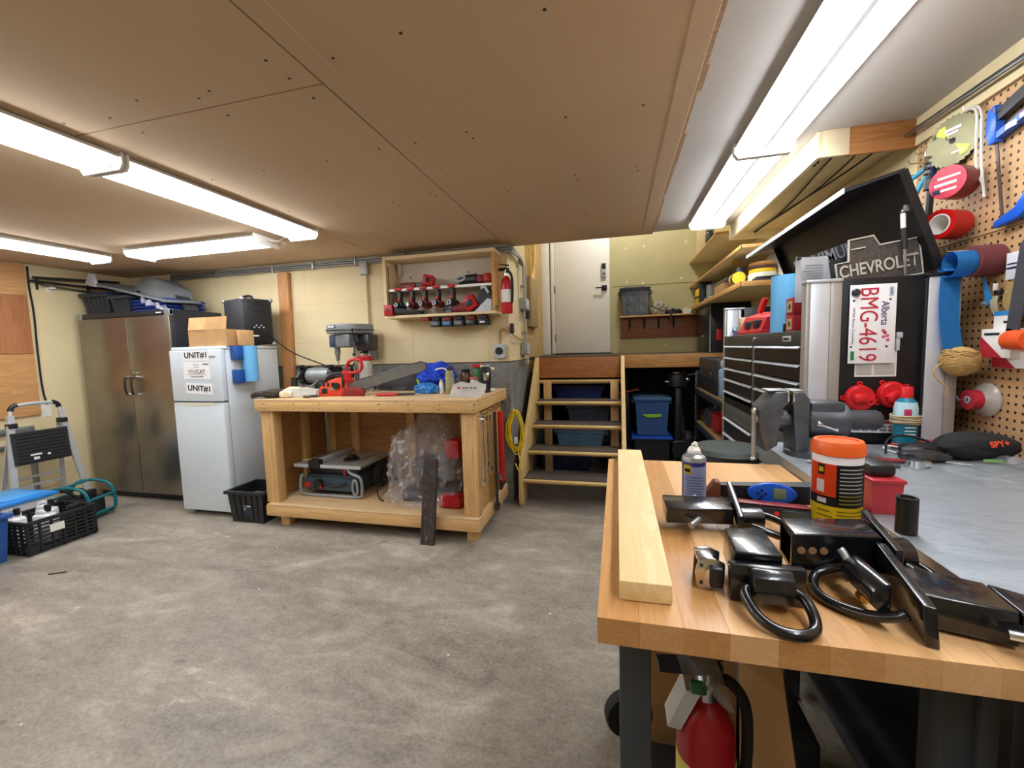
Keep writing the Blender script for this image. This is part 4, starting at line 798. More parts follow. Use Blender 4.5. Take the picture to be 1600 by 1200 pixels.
q = thing('red_pliers', 'red-handled pliers lying on the bench edge before the blue packet', 'pliers', (-1.8, 3.15, ZB), .12)
MB().tube([(-.16, -.01, .014), (-.08, -.012, .014), (.02, 0, .014)], .013, 8).put('handle', RED, q); MB().tube([(-.15, .03, .014), (-.08, .025, .014), (.02, .005, .014)], .012, 8).put('handle', DRED, q); MB().prism([(.02, -.014), (.1, -.006), (.17, 0), (.1, .012), (.02, .016)], 'z', .004, .022).put('jaws', DKST, q)
def bottle(name, lab, loc, r, h, m, capm, capr=.5, cat='bottle', lab_m=None, neck=.86):
    q = thing(name, lab, cat, loc); MB().lathe([(r*.95, 0), (r, .006), (r, h*neck-.03), (r*.8, h*neck-.008), (r*capr, h*neck), (r*capr, h*neck+.004), (0, h*neck+.004)], n=24).put('body', m, q)
    MB().lathe([(r*capr*1.1, h*neck), (r*capr*1.1, h*.985), (r*capr, h), (0, h)], n=20).put('cap', capm, q)
    if lab_m: MB().lathe([(r+.001, h*.2), (r+.001, h*.6)], n=24).put('label_band', lab_m, q)
    return q
bottle('olive_bottle', 'olive oil can with black cap on the bench', (-1.385, 3.33, ZB), .037, .23, M('olive_can', '8f8c58', .4), BLK, .55, lab_m=M('olive_label', '9c9a72', .5))
bottle('white_tube', 'small white tube beside the olive oil can', (-1.47, 3.35, ZB), .022, .12, WHT, LGREY, .6)
bottle('green_jar', 'jar with green label and red lid at the back of the bench', (-1.215, 3.6, ZB+.0), .05, .235, M('jar_green', '2c6b3c', .5), RED, .98, 'jar', neck=.88)
bottle('white_can', 'small white can with a pink lid before the green-labelled jar', (-1.2, 3.44, ZB), .04, .13, M('can_white', 'd8dcd4', .4), M('pink_lid', 'b86a5e', .5), .98, 'can')
bottle('brown_bottle', 'brown bottle behind the olive oil can', (-1.345, 3.62, ZB), .05, .19, M('brown_glass', '5e3a26', .3), BLKR, .7)
q = thing('paper_bag', 'white printed paper bag lying at the bench corner', 'paper bag', (-1.17, 3.2, ZB), -.08)
MB().grid(lambda u, v: Vector((-.15+.3*u, -.04+.05*v*(1-v)*4*.3+.05*v, .002+.105*v-.02*v*abs(u-.5)+.008*math.sin(u*14+v*4))), 16, 8, .002).put('sheet', PAPER, q)
MB().grid(lambda u, v: Vector((-.15+.3*u, -.05-.07*v, .002+.02*(1-v)*abs(math.sin(u*8)))), 12, 5, .002).put('fold', PAPER, q)
for i, (x, m) in enumerate(((-.07, RED), (-.03, GINK), (0, GINK), (.035, GINK), (.07, GINK))): MB().box(x-.014, x+.014, -.034, -.03, .055, .07, .003).put('faded_print', m, q)
q = thing('black_power_tool', 'upright black power tool at the stair end of the bench', 'power tool', (-1.09, 3.42, ZB), .3)
MB().box(-.045, .045, -.05, .05, .09, .22, .02).put('body', BLK, q); MB().cyl((0, -.02, 0), (0, -.02, .1), .035, .045, n=16).put('grip', DKST, q); MB().box(-.02, .03, -.058, -.048, .1, .17, .006).put('chrome_trim', CHROME, q); MB().cyl((.02, 0, .22), (.02, 0, .235), .02, n=12).put('knob', LGREY, q)
MB().cyl((-1.17, 3.52, ZB+.22), (-1.05, 3.55, ZB+.19), .012, n=10).thing('white_rod', CREAM, 'cream rod leaning between the green-labelled jar and the black power tool', 'rod')
MB().blob((-1.06, 3.5, ZB+.012), (.03, .06, .014), .3, 3, 2, ZB, 3).thing('white_rag', WHT, 'small white rag at the far bench corner', 'rag')
# ================================================================ WALL THINGS
q = thing('switch_box', 'grey metal switch box with conduit on the back wall above the bench', 'electrical box', (-2.445, YB-.012, 2.25), world=True)
MB().box(-2.49, -2.40, YB-.06, YB-.013, 2.26, 2.385, .004).put('box', GALV, q); MB().box(-2.485, -2.405, YB-.064, YB-.06, 2.265, 2.38, .002).put('cover', LGREY, q)
MB().cyl((-2.43, YB-.03, 1.53), (-2.43, YB-.03, 2.26), .009, n=8).cyl((-2.43, YB-.03, 2.385), (-2.40, YB-.03, 2.42), .009, n=8).put('conduit', M('conduit_tan', 'b3a27c', .5, .3), q); MB().box(-2.445, -2.415, YB-.044, YB-.012, 1.58, 1.595, .003).put('strap', DKST, q)
q = thing('wall_outlet', 'grey double outlet box beside the drill press', 'outlet', (-2.43, YB-.012, 1.41), world=True)
MB().box(-2.51, -2.36, YB-.055, YB-.013, 1.41, 1.525, .006).put('box', GALV, q)
for x in (-2.475, -2.43): MB().box(x-.015, x+.015, YB-.059, YB-.055, 1.425, 1.50, .004).put('socket', WHT, q)
MB().box(-2.50, -2.455, YB-.085, YB-.055, 1.475, 1.51, .006).put('plug', BLK, q)
MB().tube([(-2.5, YB-.08, 1.49), (-2.53, YB-.1, 1.47), (-2.55, YB-.12, 1.40), (-2.62, YB-.14, 1.30), (-2.7, YB-.15, 1.22)], .007, 8, smooth=2).put('cord', BLKR, q)
q = thing('range_outlet', 'grey box with a round black socket on the back wall near the corner', 'outlet', (-1.065, YB-.012, 1.39), world=True)
MB().box(-1.12, -1.01, YB-.06, YB-.013, 1.39, 1.525, .012).put('box', M('outlet_grey', 'b9bec2', .4), q); MB().cyl((-1.065, YB-.06, 1.46), (-1.065, YB-.072, 1.46), .036, n=22).put('socket', BLK, q)
for x in (-1.108, -1.022):
    for z in (1.4, 1.515): MB().cyl((x, YB-.061, z), (x, YB-.064, z), .005, n=8).put('screw', STEEL, q)
MB().box(-.955, -.925, YB-.07, YB-.012, 1.62, 1.71, .004).cyl((-.94, YB-.07, 1.665), (-.94, YB-.075, 1.665), .018, n=12).thing('black_outlet', BLK, 'small black outlet on the wall corner beside the fire extinguisher', 'outlet')
# tool cabinet
q = thing('tool_cabinet', 'open cream wall cabinet with one shelf full of red power tools', 'wall cabinet', (-1.575, 3.72, 1.79), world=True)
cx0, cx1, cy0, cy1, cz0, cz1 = -2.125, -1.035, 3.60, YB-.013, 1.795, 2.365
PB = M('cab_ply', 'e2cfa4', .6, var=.07, sc=6); CIN = M('cab_inside', 'd2c8b8', .7, var=.04)
MB().box(cx0, cx1, cy0, cy1, cz1-.03, cz1, .002).put('top', PB, q); MB().box(cx0, cx1, cy0, cy1, cz0, cz0+.024, .002).put('bottom', PB, q)
MB().box(cx0, cx0+.03, cy0, cy1, cz0+.0245, cz1-.0305, .002).put('side', PB, q); MB().box(cx1-.03, cx1, cy0, cy1, cz0+.0245, cz1-.0305, .002).put('side', wood('cab_side_wood', 'cfa566', 'b88a4c', 'z', 1, knots=True), q)
MB().box(cx0+.03, cx1-.03, cy1-.012, cy1, cz0+.0245, cz1-.0305).put('back', CIN, q)
MB().box(cx0+.031, cx1-.031, cy0+.04, cy1-.0125, 2.045, 2.063).put('shelf', CIN, q)
MB().box(cx0+.06, cx0+.09, cy1-.05, cy1-.0125, cz1-.15, cz1-.031).put('batten', CIN, q)
for i, (x0, x1) in enumerate(((-2.07, -1.99), (-1.965, -1.86), (-1.84, -1.73), (-1.71, -1.60), (-1.58, -1.455), (-1.43, -1.066))):
    MB().box(x0, x1, cy0+.004, cy0+.04, 2.043, 2.065, .001, seg=1).put('shelf_tab', WHT, q)
b = MB()
for x, z in ((-1.75, 2.2), (-1.35, 2.21), (-1.95, 2.2), (-1.55, 1.9)): b.cyl((x, cy1-.014, z), (x, cy1-.011, z), .008, n=8)
b.put('screw_heads', MATS['screw_black'], q)
for x, z in ((-1.89, 1.63), (-1.89, 1.6), (-1.32, 1.56), (-1.3, 1.57), (-1.8, 1.49), (-1.55, 1.48)): pass
def drill(lab, x, z, kind=0):
    q = thing('cordless_drill', lab, 'drill', (x, 3.64, z), random.uniform(-.15, .15), 'cordless drills hanging from the shelf slots')
    MB().box(-.036, .036, -.05, .05, .155, .185, .008).put('battery_foot', RED, q); MB().box(-.022, .022, -.022, .022, .04, .158, .012).put('grip', BLK, q)
    MB().cyl((0, .07, .02), (0, -.05, .02), .034, n=16).box(-.03, .03, -.03, .07, .0, .05, .012).put('body', DRED if kind else BLK, q)
    MB().cyl((0, -.05, .02), (0, -.095, .02), .027, .018, n=14).put('chuck', CHROME if kind == 2 else DKST, q); MB().box(-.012, .012, -.035, -.02, .06, .09, .004).put('trigger', RED, q)
    MB().lathe([(.012, 0), (.018, 0), (.018, .006), (.012, .006)], (0, -.096, .02), (0, -1, 0), 14, closed=True).put('nose_ring', GALV, q)
for i, (x, w) in enumerate(((-1.978, 'first'), (-1.85, 'second'), (-1.72, 'third'), (-1.59, 'fourth'), (-1.445, 'fifth'))):
    drill('cordless drill hanging nose-out in the '+w+' slot, counted from the thin wire end', x, 1.89-.0*i, (0, 2, 1, 1, 0)[i])
MB().cyl((-2.085, 3.63, 1.83), (-2.085, 3.63, 2.28), .004, n=6).thing('thin_wire_rod', DKST, 'thin dark rod standing at the end of the tool cabinet', 'rod')
q = thing('grinder_tool', 'long black tool with a square red battery end on the cabinet floor', 'power tool', (-1.93, 3.66, cz0+.025), .0)
MB().box(-.19, -.10, -.09, .0, .0, .10, .01).put('red_battery_end', RED, q); MB().prism([(-.1, .01), (.18, .005), (.2, .03), (.05, .05), (-.1, .08)], 'y', -.07, -.01, bev=.006).put('body', BLK, q); MB().box(-.17, -.12, -.093, -.09, .03, .075, .003).put('end_ring', DRED, q)
q = thing('red_impact_tool', 'low red and grey power tool on the cabinet floor under the fifth drill', 'power tool', (-1.42, 3.66, cz0+.025), .05)
MB().box(-.04, .16, -.05, .03, .01, .085, .015).put('body', DRED, q); MB().cyl((-.04, -.01, .045), (-.13, -.01, .045), .035, .025, n=14).put('gearbox', DKST, q); MB().box(-.1, -.04, -.04, .02, .0, .03, .008).put('guard', GREY, q)
q = thing('circular_saw', 'red circular saw with bright base plate tilted in the cabinet corner', 'circular saw', (-1.17, 3.67, cz0+.025), 0)
MB().box(-.12, .0, -.06, .03, .06, .19, .02, mat=Matrix.Rotation(-.5, 4, 'Y')).put('battery_housing', RED, q); MB().box(-.1, -.03, -.066, -.06, .1, .15, .003, mat=Matrix.Rotation(-.5, 4, 'Y')).put('dark_window', BLK, q)
MB().cyl((.04, -.03, .12), (.04, .03, .12), .085, n=24).put('blade_guard', BLK, q); MB().prism([(-.06, .0), (.1, .0), (.1, .1), (.06, .11)], 'y', -.07, -.04).put('base_plate', GALV, q); MB().tube([(.0, -.05, .2), (.03, -.05, .22), (.07, -.05, .16)], .014, 8, smooth=1).put('handle', LGREY, q)
q = thing('red_saw', 'red reciprocating saw lying on the upper shelf beside a square red tool', 'power tool', (-1.9, 3.72, 2.064), .1)
MB().box(-.1, .06, -.03, .03, .0, .07, .018).put('body', DRED, q); MB().cyl((.06, 0, .04), (.14, 0, .04), .03, .022, n=12).put('nose', GREY, q)
q = thing('red_charger', 'square bright red tool end facing out on the upper shelf', 'power tool', (-1.715, 3.69, 2.064), .2)
MB().box(-.05, .05, -.06, .06, .02, .12, .014, mat=Matrix.Rotation(.2, 4, 'Y')).put('case', RED, q); MB().box(-.025, .02, -.064, -.058, .05, .09, .003, mat=Matrix.Rotation(.2, 4, 'Y')).put('socket', BLK, q); MB().box(-.06, .06, -.02, .05, 0, .025, .006).put('foot', BLK, q)
q = thing('planer_tool', 'grey and red power tool with a pale loop handle lying on the upper shelf', 'power tool', (-1.28, 3.70, 2.064), .0)
MB().cyl((-.12, 0, .05), (.05, 0, .06), .046, n=16).put('body', DKST, q); MB().tube([(-.15, -.04, .04), (-.13, -.045, .075), (-.06, -.045, .085), (-.05, -.045, .06), (-.1, -.045, .035)], .01, 8, closed=True, smooth=1).put('loop_guard', LGREY, q); MB().box(.05, .12, -.035, .035, .02, .09, .012).put('red_collar', DRED, q); MB().box(.12, .19, -.04, .04, .02, .1, .014).put('red_end', RED, q)
# batteries under the cabinet
for i, (x, lab) in enumerate(((-1.63, 'first'), (-1.515, 'second, blue-faced'), (-1.40, 'third'), (-1.285, 'fourth'), (-1.165, 'fifth, white-printed'))):
    q = thing('tool_battery', lab+' battery counted from the empty red mount under the tool cabinet', 'battery', (x, 3.67, 1.70), 0, 'batteries under the tool cabinet')
    MB().box(-.05, .05, -.04, .06, 0, .055, .008).put('case', BLK, q); MB().box(-.035, .035, -.03, .05, .055, .09, .004).put('rail', DRED if i % 2 else BLK, q)
    MB().box(-.04, .03, -.043, -.04, .012, .042, .002).put('face_plate', (GREY, M('batt_blue', '3f78b8', .4), GREY, DKST, NAVY)[i], q)
    if i == 4: MB().box(-.03, .015, -.0445, -.043, .02, .034).put('white_print', WHT, q)
MB().box(-1.77, -1.69, 3.62, 3.70, 1.757, 1.792, .004).thing('red_mount', DRED, 'empty dark red battery mount under the tool cabinet', 'battery mount')
# extinguisher on cabinet side
q = extinguisher('red fire extinguisher hung on the side of the tool cabinet', (-.94, 3.64, 1.79), .345, .05, 2.6)
MB().box(-1.034, -1.016, 3.60, 3.68, 1.86, 2.25, .002).thing('mount_board', wood('mount_wood', 'c08a52', 'a8723c', 'z'), 'small wooden backing board behind the hung extinguisher', 'board')
# ================================================================ STAIRS
SPR = wood('spruce_stringer', 'd8bd84', 'c4a468', 'z', .8); NOSE = M('nosing_tan', 'cfb070', .5, var=.08); TRD = M('tread_carpet', '4c423b', .95, var=.25, sc=120, bump=.4, bsc=300)
q = thing('staircase', 'open wooden stairs of five carpeted treads leading to the landing', 'stairs', (-.4, 4.2, 0), world=True)
def yz(k): return 3.72+.24*k, .264+.2125*k
for x0, x1 in ((-.895, -.857), (.04, .078)):
    MB().prism([(3.72, 0), (3.84, 0), (3.98, .05), (4.72, .72), (4.72, 1.37), (4.66, 1.37), (3.70, .36), (3.70, .05)], 'x', x0, x1, bev=.002).put('stringer', SPR, q)
for k in range(5):
    y, z = yz(k); tr = MB().box(-.856, .039, y+.02, y+.27, z-.03, z-.004, .003).put('tread', PINE, q)
    MB().box(-.853, .036, y+.022, y+.268, z-.0035, z+.004).put('carpet', TRD, tr)
    MB().lathe([(.016, 0), (.017, .002), (.017, .893), (.016, .895)], (-.856, y+.014, z-.017), (1, 0, 0), 14).put('nosing', NOSE, tr)
    MB().box(-.856, .039, y+.03, y+.044, z-.045, z-.0305).put('under_strip', PINE, tr)
RIS = wood('riser_fir', 'b2743e', '955a2a', 'x', .8)
MB().box(-.856, .039, 4.70, 4.738, 1.135, 1.362, .003).put('top_riser', RIS, q); 
for x in (-.80, -.07): MB().box(x, x+.085, 4.62, 4.66, 0, 1.1, .003).put('support_post', PINEZ, q)
# under the stairs
UB = M('tote_pale_blue', '6d9ac0', .4, var=.08); UB2 = M('tote_slate', '56708a', .4, var=.08)
def shelfy(z, lab):
    q = thing('storage_shelf', lab, 'shelf', (-.42, 5.12, z-.02), world=True); MB().box(-.95, .0, 4.9, 5.35, z-.02, z, .002).put('board', PINE, q)
    for x in (-.93, -.04):
        MB().box(x, x+.04, 4.9, 4.94, 0 if z < .5 else z-.3, z-.0205).put('leg', PINEZ, q)
tote('navy_tote', 'dark navy tote low behind the bottom stair tread', (-.6, 5.12, 0), .62, .4, .26, NAVY, NAVY)
tote('pale_blue_tote', 'pale blue translucent tote behind the second lowest stair tread', (-.43, 5.08, .31), .56, .36, .19, UB, UB2)
tote('slate_tote', 'smoky grey-violet tote behind the middle stair tread', (-.33, 5.1, .545), .48, .36, .25, M('tote_violet', '4a4c66', .4), M('lid_black', '1c1d22', .4))
tote('royal_tote', 'deep blue flat tote behind the second highest stair tread', (-.44, 5.1, .86), .56, .36, .16, M('tote_deepblue', '1c2c6e', .4), NAVY)
tote('black_floor_tote', 'black tote on the floor beside the navy tote under the stairs', (.02, 5.14, 0), .32, .4, .26, M('tote_black', '191b1f', .45), BLK)
# beside the stairs, under the landing
q = tote('blue_lidded_tote', 'black tote with a bright blue lid under the slate blue tote', (.39, 5.22, .0), .40, .36, .40, M('tote_black', '191b1f', .45), M('lid_bright', '1f5fd0', .4))
q = tote('slate_blue_tote', 'slate blue tote with green logo stacked on the black one', (.39, 5.22, .43), .37, .36, .43, M('tote_slateblue', '35598f', .45), M('lid_slate', '54779c', .45))
MB().prism([(-.11, .245), (.1, .25), (.1, .215), (-.04, .205), (-.08, .222)], 'y', -.186, -.178, bev=.003).put('green_logo', M('logo_green', '9ccf3a', .5), q)
q = thing('dark_machine', 'dark machine with an orange arm resting on the black stack beside the stairs', 'machine', (.1, 5.45, 0), world=True)
MB().box(-.02, .16, 5.42, 5.62, 0, .9, .02).put('cabinet', BLK, q); MB().box(.0, .14, 5.38, 5.55, .9, 1.15, .03).put('hood', DKST, q); MB().beam((.02, 5.35, .89), (.26, 5.35, .94), .05, .02).put('orange_arm', ORANGE, q)
# outboard motor on a stand
q = thing('outboard_motor', 'small dark outboard motor with a silver cap under the landing', 'outboard motor', (.68, 5.0, 0), world=True)
MB().lathe([(.03, 0), (.1, .01), (.11, .06), (.105, .14), (.08, .16), (0, .165)], (.66, 5.0, 1.0), n=20).put('cowling', DKST, q); MB().lathe([(.085, 0), (.085, .015), (.06, .035), (0, .04)], (.66, 5.0, 1.15), n=20).put('silver_cap', CHROME, q)
MB().box(.63, .70, 4.96, 5.06, .35, 1.0, .02).put('leg', BLK, q); MB().box(.6, .76, 4.94, 5.1, .25, .4, .03).put('gearcase', DKST, q); MB().cyl((.68, 4.9, .30), (.68, 4.94, .30), .09, n=14).put('propeller_hub', BLK, q)
MB().cyl((.70, 5.0, 1.12), (.88, 4.9, 1.165), .012, n=8).put('tiller', STEEL, q); MB().box(.73, .78, 4.93, 4.97, 1.06, 1.1, .008).put('clamp_screw', CHROME, q); MB().box(.52, .58, 4.95, 5.0, 1.05, 1.07, .005).put('bracket_lever', STEEL, q)
for x in (.64, .80): MB().beam((x, 5.06, 0), (.67, 5.06, .9), .04, .04, (0, 1, 0)).put('stand_leg', DKST, q)
MB().box(.62, .84, 5.02, 5.1, .0, .04).put('stand_foot', DKST, q)
# steel rack against the right wall
q = thing('steel_rack', 'black slotted steel shelving rack between tool chest and landing', 'shelving rack', (1.05, 4.0, 0), world=True)
OSB = wood('rack_board', '9a7a4e', '7a5c36', 'y', 1)
for x in (.78, 1.285):
    for y in (3.42, 4.60): MB().box(x, x+.035, y, y+.035, 0, 1.28 if x > 1 else 1.2, .002).put('post', BLK, q)
for z in (.12, .69, 1.03):
    MB().box(.79, 1.31, 3.43, 4.62, z-.012, z, .002).put('shelf_board', OSB, q)
    for x in (.775, 1.30): MB().box(x, x+.02, 3.43, 4.62, z-.06, z-.013, .002).put('beam', BLK if z > .5 else DKST, q)
b = MB()
for i in range(20): b.box(.7785, .7800, 4.61, 4.622, .1+i*.055, .13+i*.055)
b.put('post_slots', LGREY, q, kind='stuff')
q = thing('tool_case', 'black upright plastic tool case on the rack beside the landing', 'case', (.95, 4.2, 1.031), world=True)
MB().box(.80, 1.0, 3.78, 4.56, 1.031, 1.34, .02).put('shell', M('case_black', '1e2024', .5, bump=.2), q); MB().box(.795, 1.005, 3.80, 4.54, 1.17, 1.185, .004).put('seam', BLKR, q)
for y in (3.95, 4.35): MB().box(.786, .80, y-.03, y+.03, 1.16, 1.22, .004).put('latch', DKST, q)
q = thing('blue_jug', 'pale blue and grey upright container beside the black tool case on the rack', 'container', (.88, 3.66, 1.031), world=True)
MB().box(.80, .96, 3.60, 3.72, 1.031, 1.27, .02).put('body', M('pale_blue', '7ea2c8', .45), q); MB().box(.81, .95, 3.61, 3.71, 1.27, 1.34, .02).put('top', LGREY, q)
for i, (y, m, lab) in enumerate(((4.0, M('red_jug', '9c1c22', .4), 'red fuel can on the middle rack shelf'), (4.3, M('dark_motor', '33343a', .5), 'dark motor lying on the middle rack shelf'))):
    MB().box(.82, 1.02, y-.11, y+.09, .691, .86, .03).cyl((.9, y-.06, .86), (.9, y-.06, .90), .025, n=12).thing('rack_item', m, lab, 'container' if i == 0 else 'motor')
q = thing('blue_crate', 'bright blue ribbed plastic ramp panel leaning on the rack', 'plastic panel', (.8, 4.2, .3), world=True)
MB().hexa([(.66, 3.75, .40), (.77, 3.75, .40), (.77, 4.6, .25), (.66, 4.6, .25), (.66, 3.75, .46), (.77, 3.75, .48), (.77, 4.6, .34), (.66, 4.6, .31)]).put('panel', M('ramp_blue', '1556d2', .4), q)
for i in range(5): MB().box(.68, .75, 3.82+.16*i, 3.90+.16*i, .468-.026*i-.01, .478-.026*i).put('pad', M('ramp_blue2', '2b6ce0', .4), q)
for y in (3.8, 4.52): MB().box(.69, .75, y, y+.05, 0, .42 if y < 4 else .28).put('prop', DKST, q)
for i in range(3): MB().box(.95+.02*i, 1.0+.02*i, 4.72, 5.6, .55+.04*i, .575+.04*i, .002).thing('stored_plank', PINEY, ('lowest', 'middle', 'topmost')[i]+' of the loose planks stored under the landing beside the rack', 'plank', 'loose planks under the landing')
MB().box(.93, 1.25, 4.75, 5.6, 0, .54, .01).thing('plank_base', DKST, 'dark box supporting the loose planks under the landing', 'box')
MB().cyl((.82, 5.3, 0), (.82, 5.3, .36), .09, n=20).lathe([(.09, .36), (.06, .42), (.03, .44), (0, .44)], (.82, 5.3, 0), n=20).thing('gas_cylinder', M('cyl_grey', '6c6a62', .5, .3), 'dull grey metal cylinder on the floor under the landing', 'cylinder')
# ================================================================ ON THE LANDING
q = thing('coat_rack', 'wooden shelf board with four coat hooks on the landing wall', 'coat rack', (.53, 5.7, 1.58), world=True)
FIR = wood('coat_fir', '96603e', '7c4a2e', 'x', .9)
MB().box(.05, 1.0, YS-.02, YS-.001, 1.565, 1.83, .003).put('back_board', FIR, q); MB().box(.04, 1.01, YS-.17, YS-.001, 1.832, 1.85, .003).put('shelf', PINE, q)
for x in (.165, .345, .52, .70): MB().tube([(x, YS-.022, 1.80), (x, YS-.05, 1.77), (x, YS-.045, 1.70), (x, YS-.08, 1.69), (x, YS-.095, 1.73)], .008, 8, smooth=1).box(x-.014, x+.014, YS-.026, YS-.02, 1.73, 1.815, .003).put('hook', BLK, q)
q = tote('clear_tote', 'smoky clear tote with blue rim on the coat rack shelf', (.225, 5.655, 1.851), .33, .15, .335, mk_glass('smoky_clear', '353b44', .25, .85, 12), NAVY, rim=.02)
MB().blob((.52, 5.66, 1.925), (.10, .07, .09), .35, 3, 17, 1.851, 4).thing('plastic_bag', mk_glass('grey_bag_film', 'a8a696', .2, .7, 30), 'crumpled clear plastic bag on the coat rack shelf', 'plastic bag')
MB().blob((.70, 5.64, 1.875), (.1, .05, .04), .4, 3, 9, 1.851, 3).tube([(.66, 5.6, 1.87), (.65, 5.57, 1.82), (.67, 5.56, 1.76)], .012, 8, smooth=1).thing('dark_straps', BLKR, 'tangle of dark straps spilling off the coat rack shelf', 'straps')
MB().prism([(.80, 1.852), (.88, 1.852), (.90, 1.90), (.83, 1.93), (.78, 1.90)], 'y', 5.6, 5.63).tube([(.88, 5.61, 1.88), (.93, 5.6, 1.88), (.95, 5.6, 1.84)], .01, 6, smooth=1).thing('white_tag_tool', M('tag_white', 'd6d6c4', .5), 'white and dark strap buckle at the end of the coat rack shelf', 'buckle')
q = thing('black_wall_cabinet', 'plain black metal cabinet standing on the landing under the wall shelf', 'cabinet', (1.13, 5.1, 1.376), world=True)
MB().box(.945, 1.325, 4.78, 5.4, 1.376, 1.885, .004).put('body', M('cab_black', '202327', .35, .3), q); MB().box(.938, .945, 4.80, 5.38, 1.39, 1.87, .003).put('door', M('cab_black2', '24282d', .3, .3), q); MB().box(.941, .95, 4.775, 4.785, 1.38, 1.88).put('bright_edge', GALV, q)
MB().cyl((.938, 5.1, 1.55), (.925, 5.1, 1.55), .014, n=10).put('lock_knob', CHROME, q); MB().box(1.0, 1.06, 4.76, 4.779, 1.5, 1.62, .01).put('red_reflector', RED, q)
# wall shelves above
SHF = M('shelf_melamine', 'd9c79c', .55, var=.05); EDG = wood('shelf_edge', 'c89a5c', 'b28344', 'y', 1, knots=False)
def wshelf(lab, z, y0, y1, x0=.89, th=.02):
    q = thing('wall_shelf', lab, 'shelf', (1.1, (y0+y1)/2, z-th), world=True); MB().box(x0+.006, XR-.002, y0+.006, y1, z-th, z, .001).put('board', SHF, q); MB().box(x0, x0+.006, y0, y1, z-th-.002, z+.002, .001).put('front_edge', EDG, q); MB().box(x0, XR-.002, y0, y0+.006, z-th-.002, z+.002, .001).put('end_edge', EDG, q); return q
wshelf('lowest long wall shelf holding tools and rope reels above the black cabinet', 1.925, 3.47, YS-.005, th=.035)
wshelf('middle wall shelf between the tool shelf and the boxed shelf', 2.19, 3.47, YS-.005)
wshelf('highest short wall shelf with a divider near the landing wall', 2.49, 4.3, YS-.005)
MB().box(.90, XR-.002, 5.3, 5.32, 2.4915, 2.9, .002).thing('shelf_divider', SHF, 'upright board standing on the highest wall shelf', 'divider')
bottle('lens_jar', 'dark ringed metal jar on the highest wall shelf', (1.0, 5.12, 2.491), .045, .24, DKST, GALV, .9, 'jar')
MB().box(1.19, 1.21, 3.475, 3.9, 1.926, 2.168, .002).thing('shelf_support', WHT, 'white upright panel holding the middle shelf near the tool chest lid', 'panel')
# tools on the lowest shelf
q = thing('yellow_case', 'yellow and black tool case standing on the lowest wall shelf', 'case', (1.0, 5.35, 1.926), world=True)
MB().box(.90, 1.02, 5.15, 5.4, 1.926, 2.10, .015).put('shell', YEL, q); MB().box(.897, 1.03, 5.12, 5.15, 1.926, 2.16, .01).put('black_end', BLK, q); MB().box(.893, .90, 5.16, 5.39, 2.0, 2.012).put('seam', BLK, q); MB().box(.90, 1.02, 5.15, 5.4, 2.10, 2.15, .02).put('black_top', BLK, q)
q = thing('grey_vise', 'small grey machine vise on the lowest wall shelf', 'vise', (1.0, 4.85, 1.926), world=True)
MB().box(.92, 1.1, 4.72, 4.98, 1.926, 1.96, .006).box(.94, 1.06, 4.88, 4.98, 1.96, 2.10, .015).put('body', GALV, q); MB().box(.94, 1.06, 4.72, 4.80, 1.96, 2.08, .012).put('jaw', GREY, q); MB().cyl((1.0, 4.65, 2.02), (1.0, 4.72, 2.02), .02, n=10).put('screw', STEEL, q)
MB().box(.95, 1.1, 4.28, 4.62, 1.926, 2.03, .004).thing('brown_carton', CARD, 'brown carton on the lowest wall shelf beside the grey vise', 'carton')
q = thing('brass_torch', 'brass and black cutting torch lying on the brown carton', 'torch', (1.0, 4.3, 2.031), world=True)
MB().cyl((.97, 4.62, 2.05), (.99, 4.2, 2.06), .018, n=10).put('barrel', GALV, q); MB().sph((.99, 4.15, 2.05), .035, 10, 8).put('knob', BLK, q)
q = thing('grinder_shelf', 'yellow and black angle tool hanging over the lowest wall shelf edge', 'power tool', (1.0, 3.85, 1.926), world=True)
MB().cyl((.95, 3.75, 1.99), (1.0, 4.05, 2.02), .045, n=14).put('body', NAVY, q); MB().cyl((.94, 3.71, 1.985), (.95, 3.76, 1.99), .048, n=14).put('yellow_ring', YEL, q); MB().cyl((.99, 4.03, 2.02), (1.0, 4.1, 2.02), .048, n=14).put('brass_ring', M('brass', 'b8923a', .35, .8), q); MB().box(.93, .99, 3.72, 3.78, 1.928, 2.07, .01).put('grip', BLK, q)
MB().cyl((.965, 3.9, 2.15), (.965, 3.98, 2.15), .02, n=12).tube([(.965, 3.94, 2.165), (.96, 3.94, 2.17), (.955, 3.94, 2.188)], .004, 6).thing('brass_shackle', M('brass', 'b8923a', .35, .8), 'small brass padlock hanging from the middle shelf edge', 'padlock')
q = thing('rope_reel', 'stack of rope reels and belts in yellow, brown and white on the lowest wall shelf', 'reel', (1.09, 3.66, 1.926), world=True)
for i, (m, r, z0, z1) in enumerate(((WHT, .1, 0, .03), (M('white_hose', 'd4d2c8', .5), .095, .03, .075), (YEL, .09, .075, .105), (M('brown_strap', '4c2a1c', .6), .095, .105, .13), (M('tan_wood', 'a8783e', .6), .09, .13, .155))): MB().lathe([(.03, z0), (r, z0), (r+.004, (z0+z1)/2), (r, z1), (.03, z1)], (1.09, 3.66, 1.926), n=24, closed=True).put('reel_layer', m, q)
MB().box(.98, 1.3, 3.49, 3.53, 1.926, 1.945, .006).cyl((1.0, 3.51, 1.95), (1.16, 3.51, 1.955), .008, n=8).thing('flat_bar', DKST, 'flat dark bar lying across the end of the lowest wall shelf', 'bar')
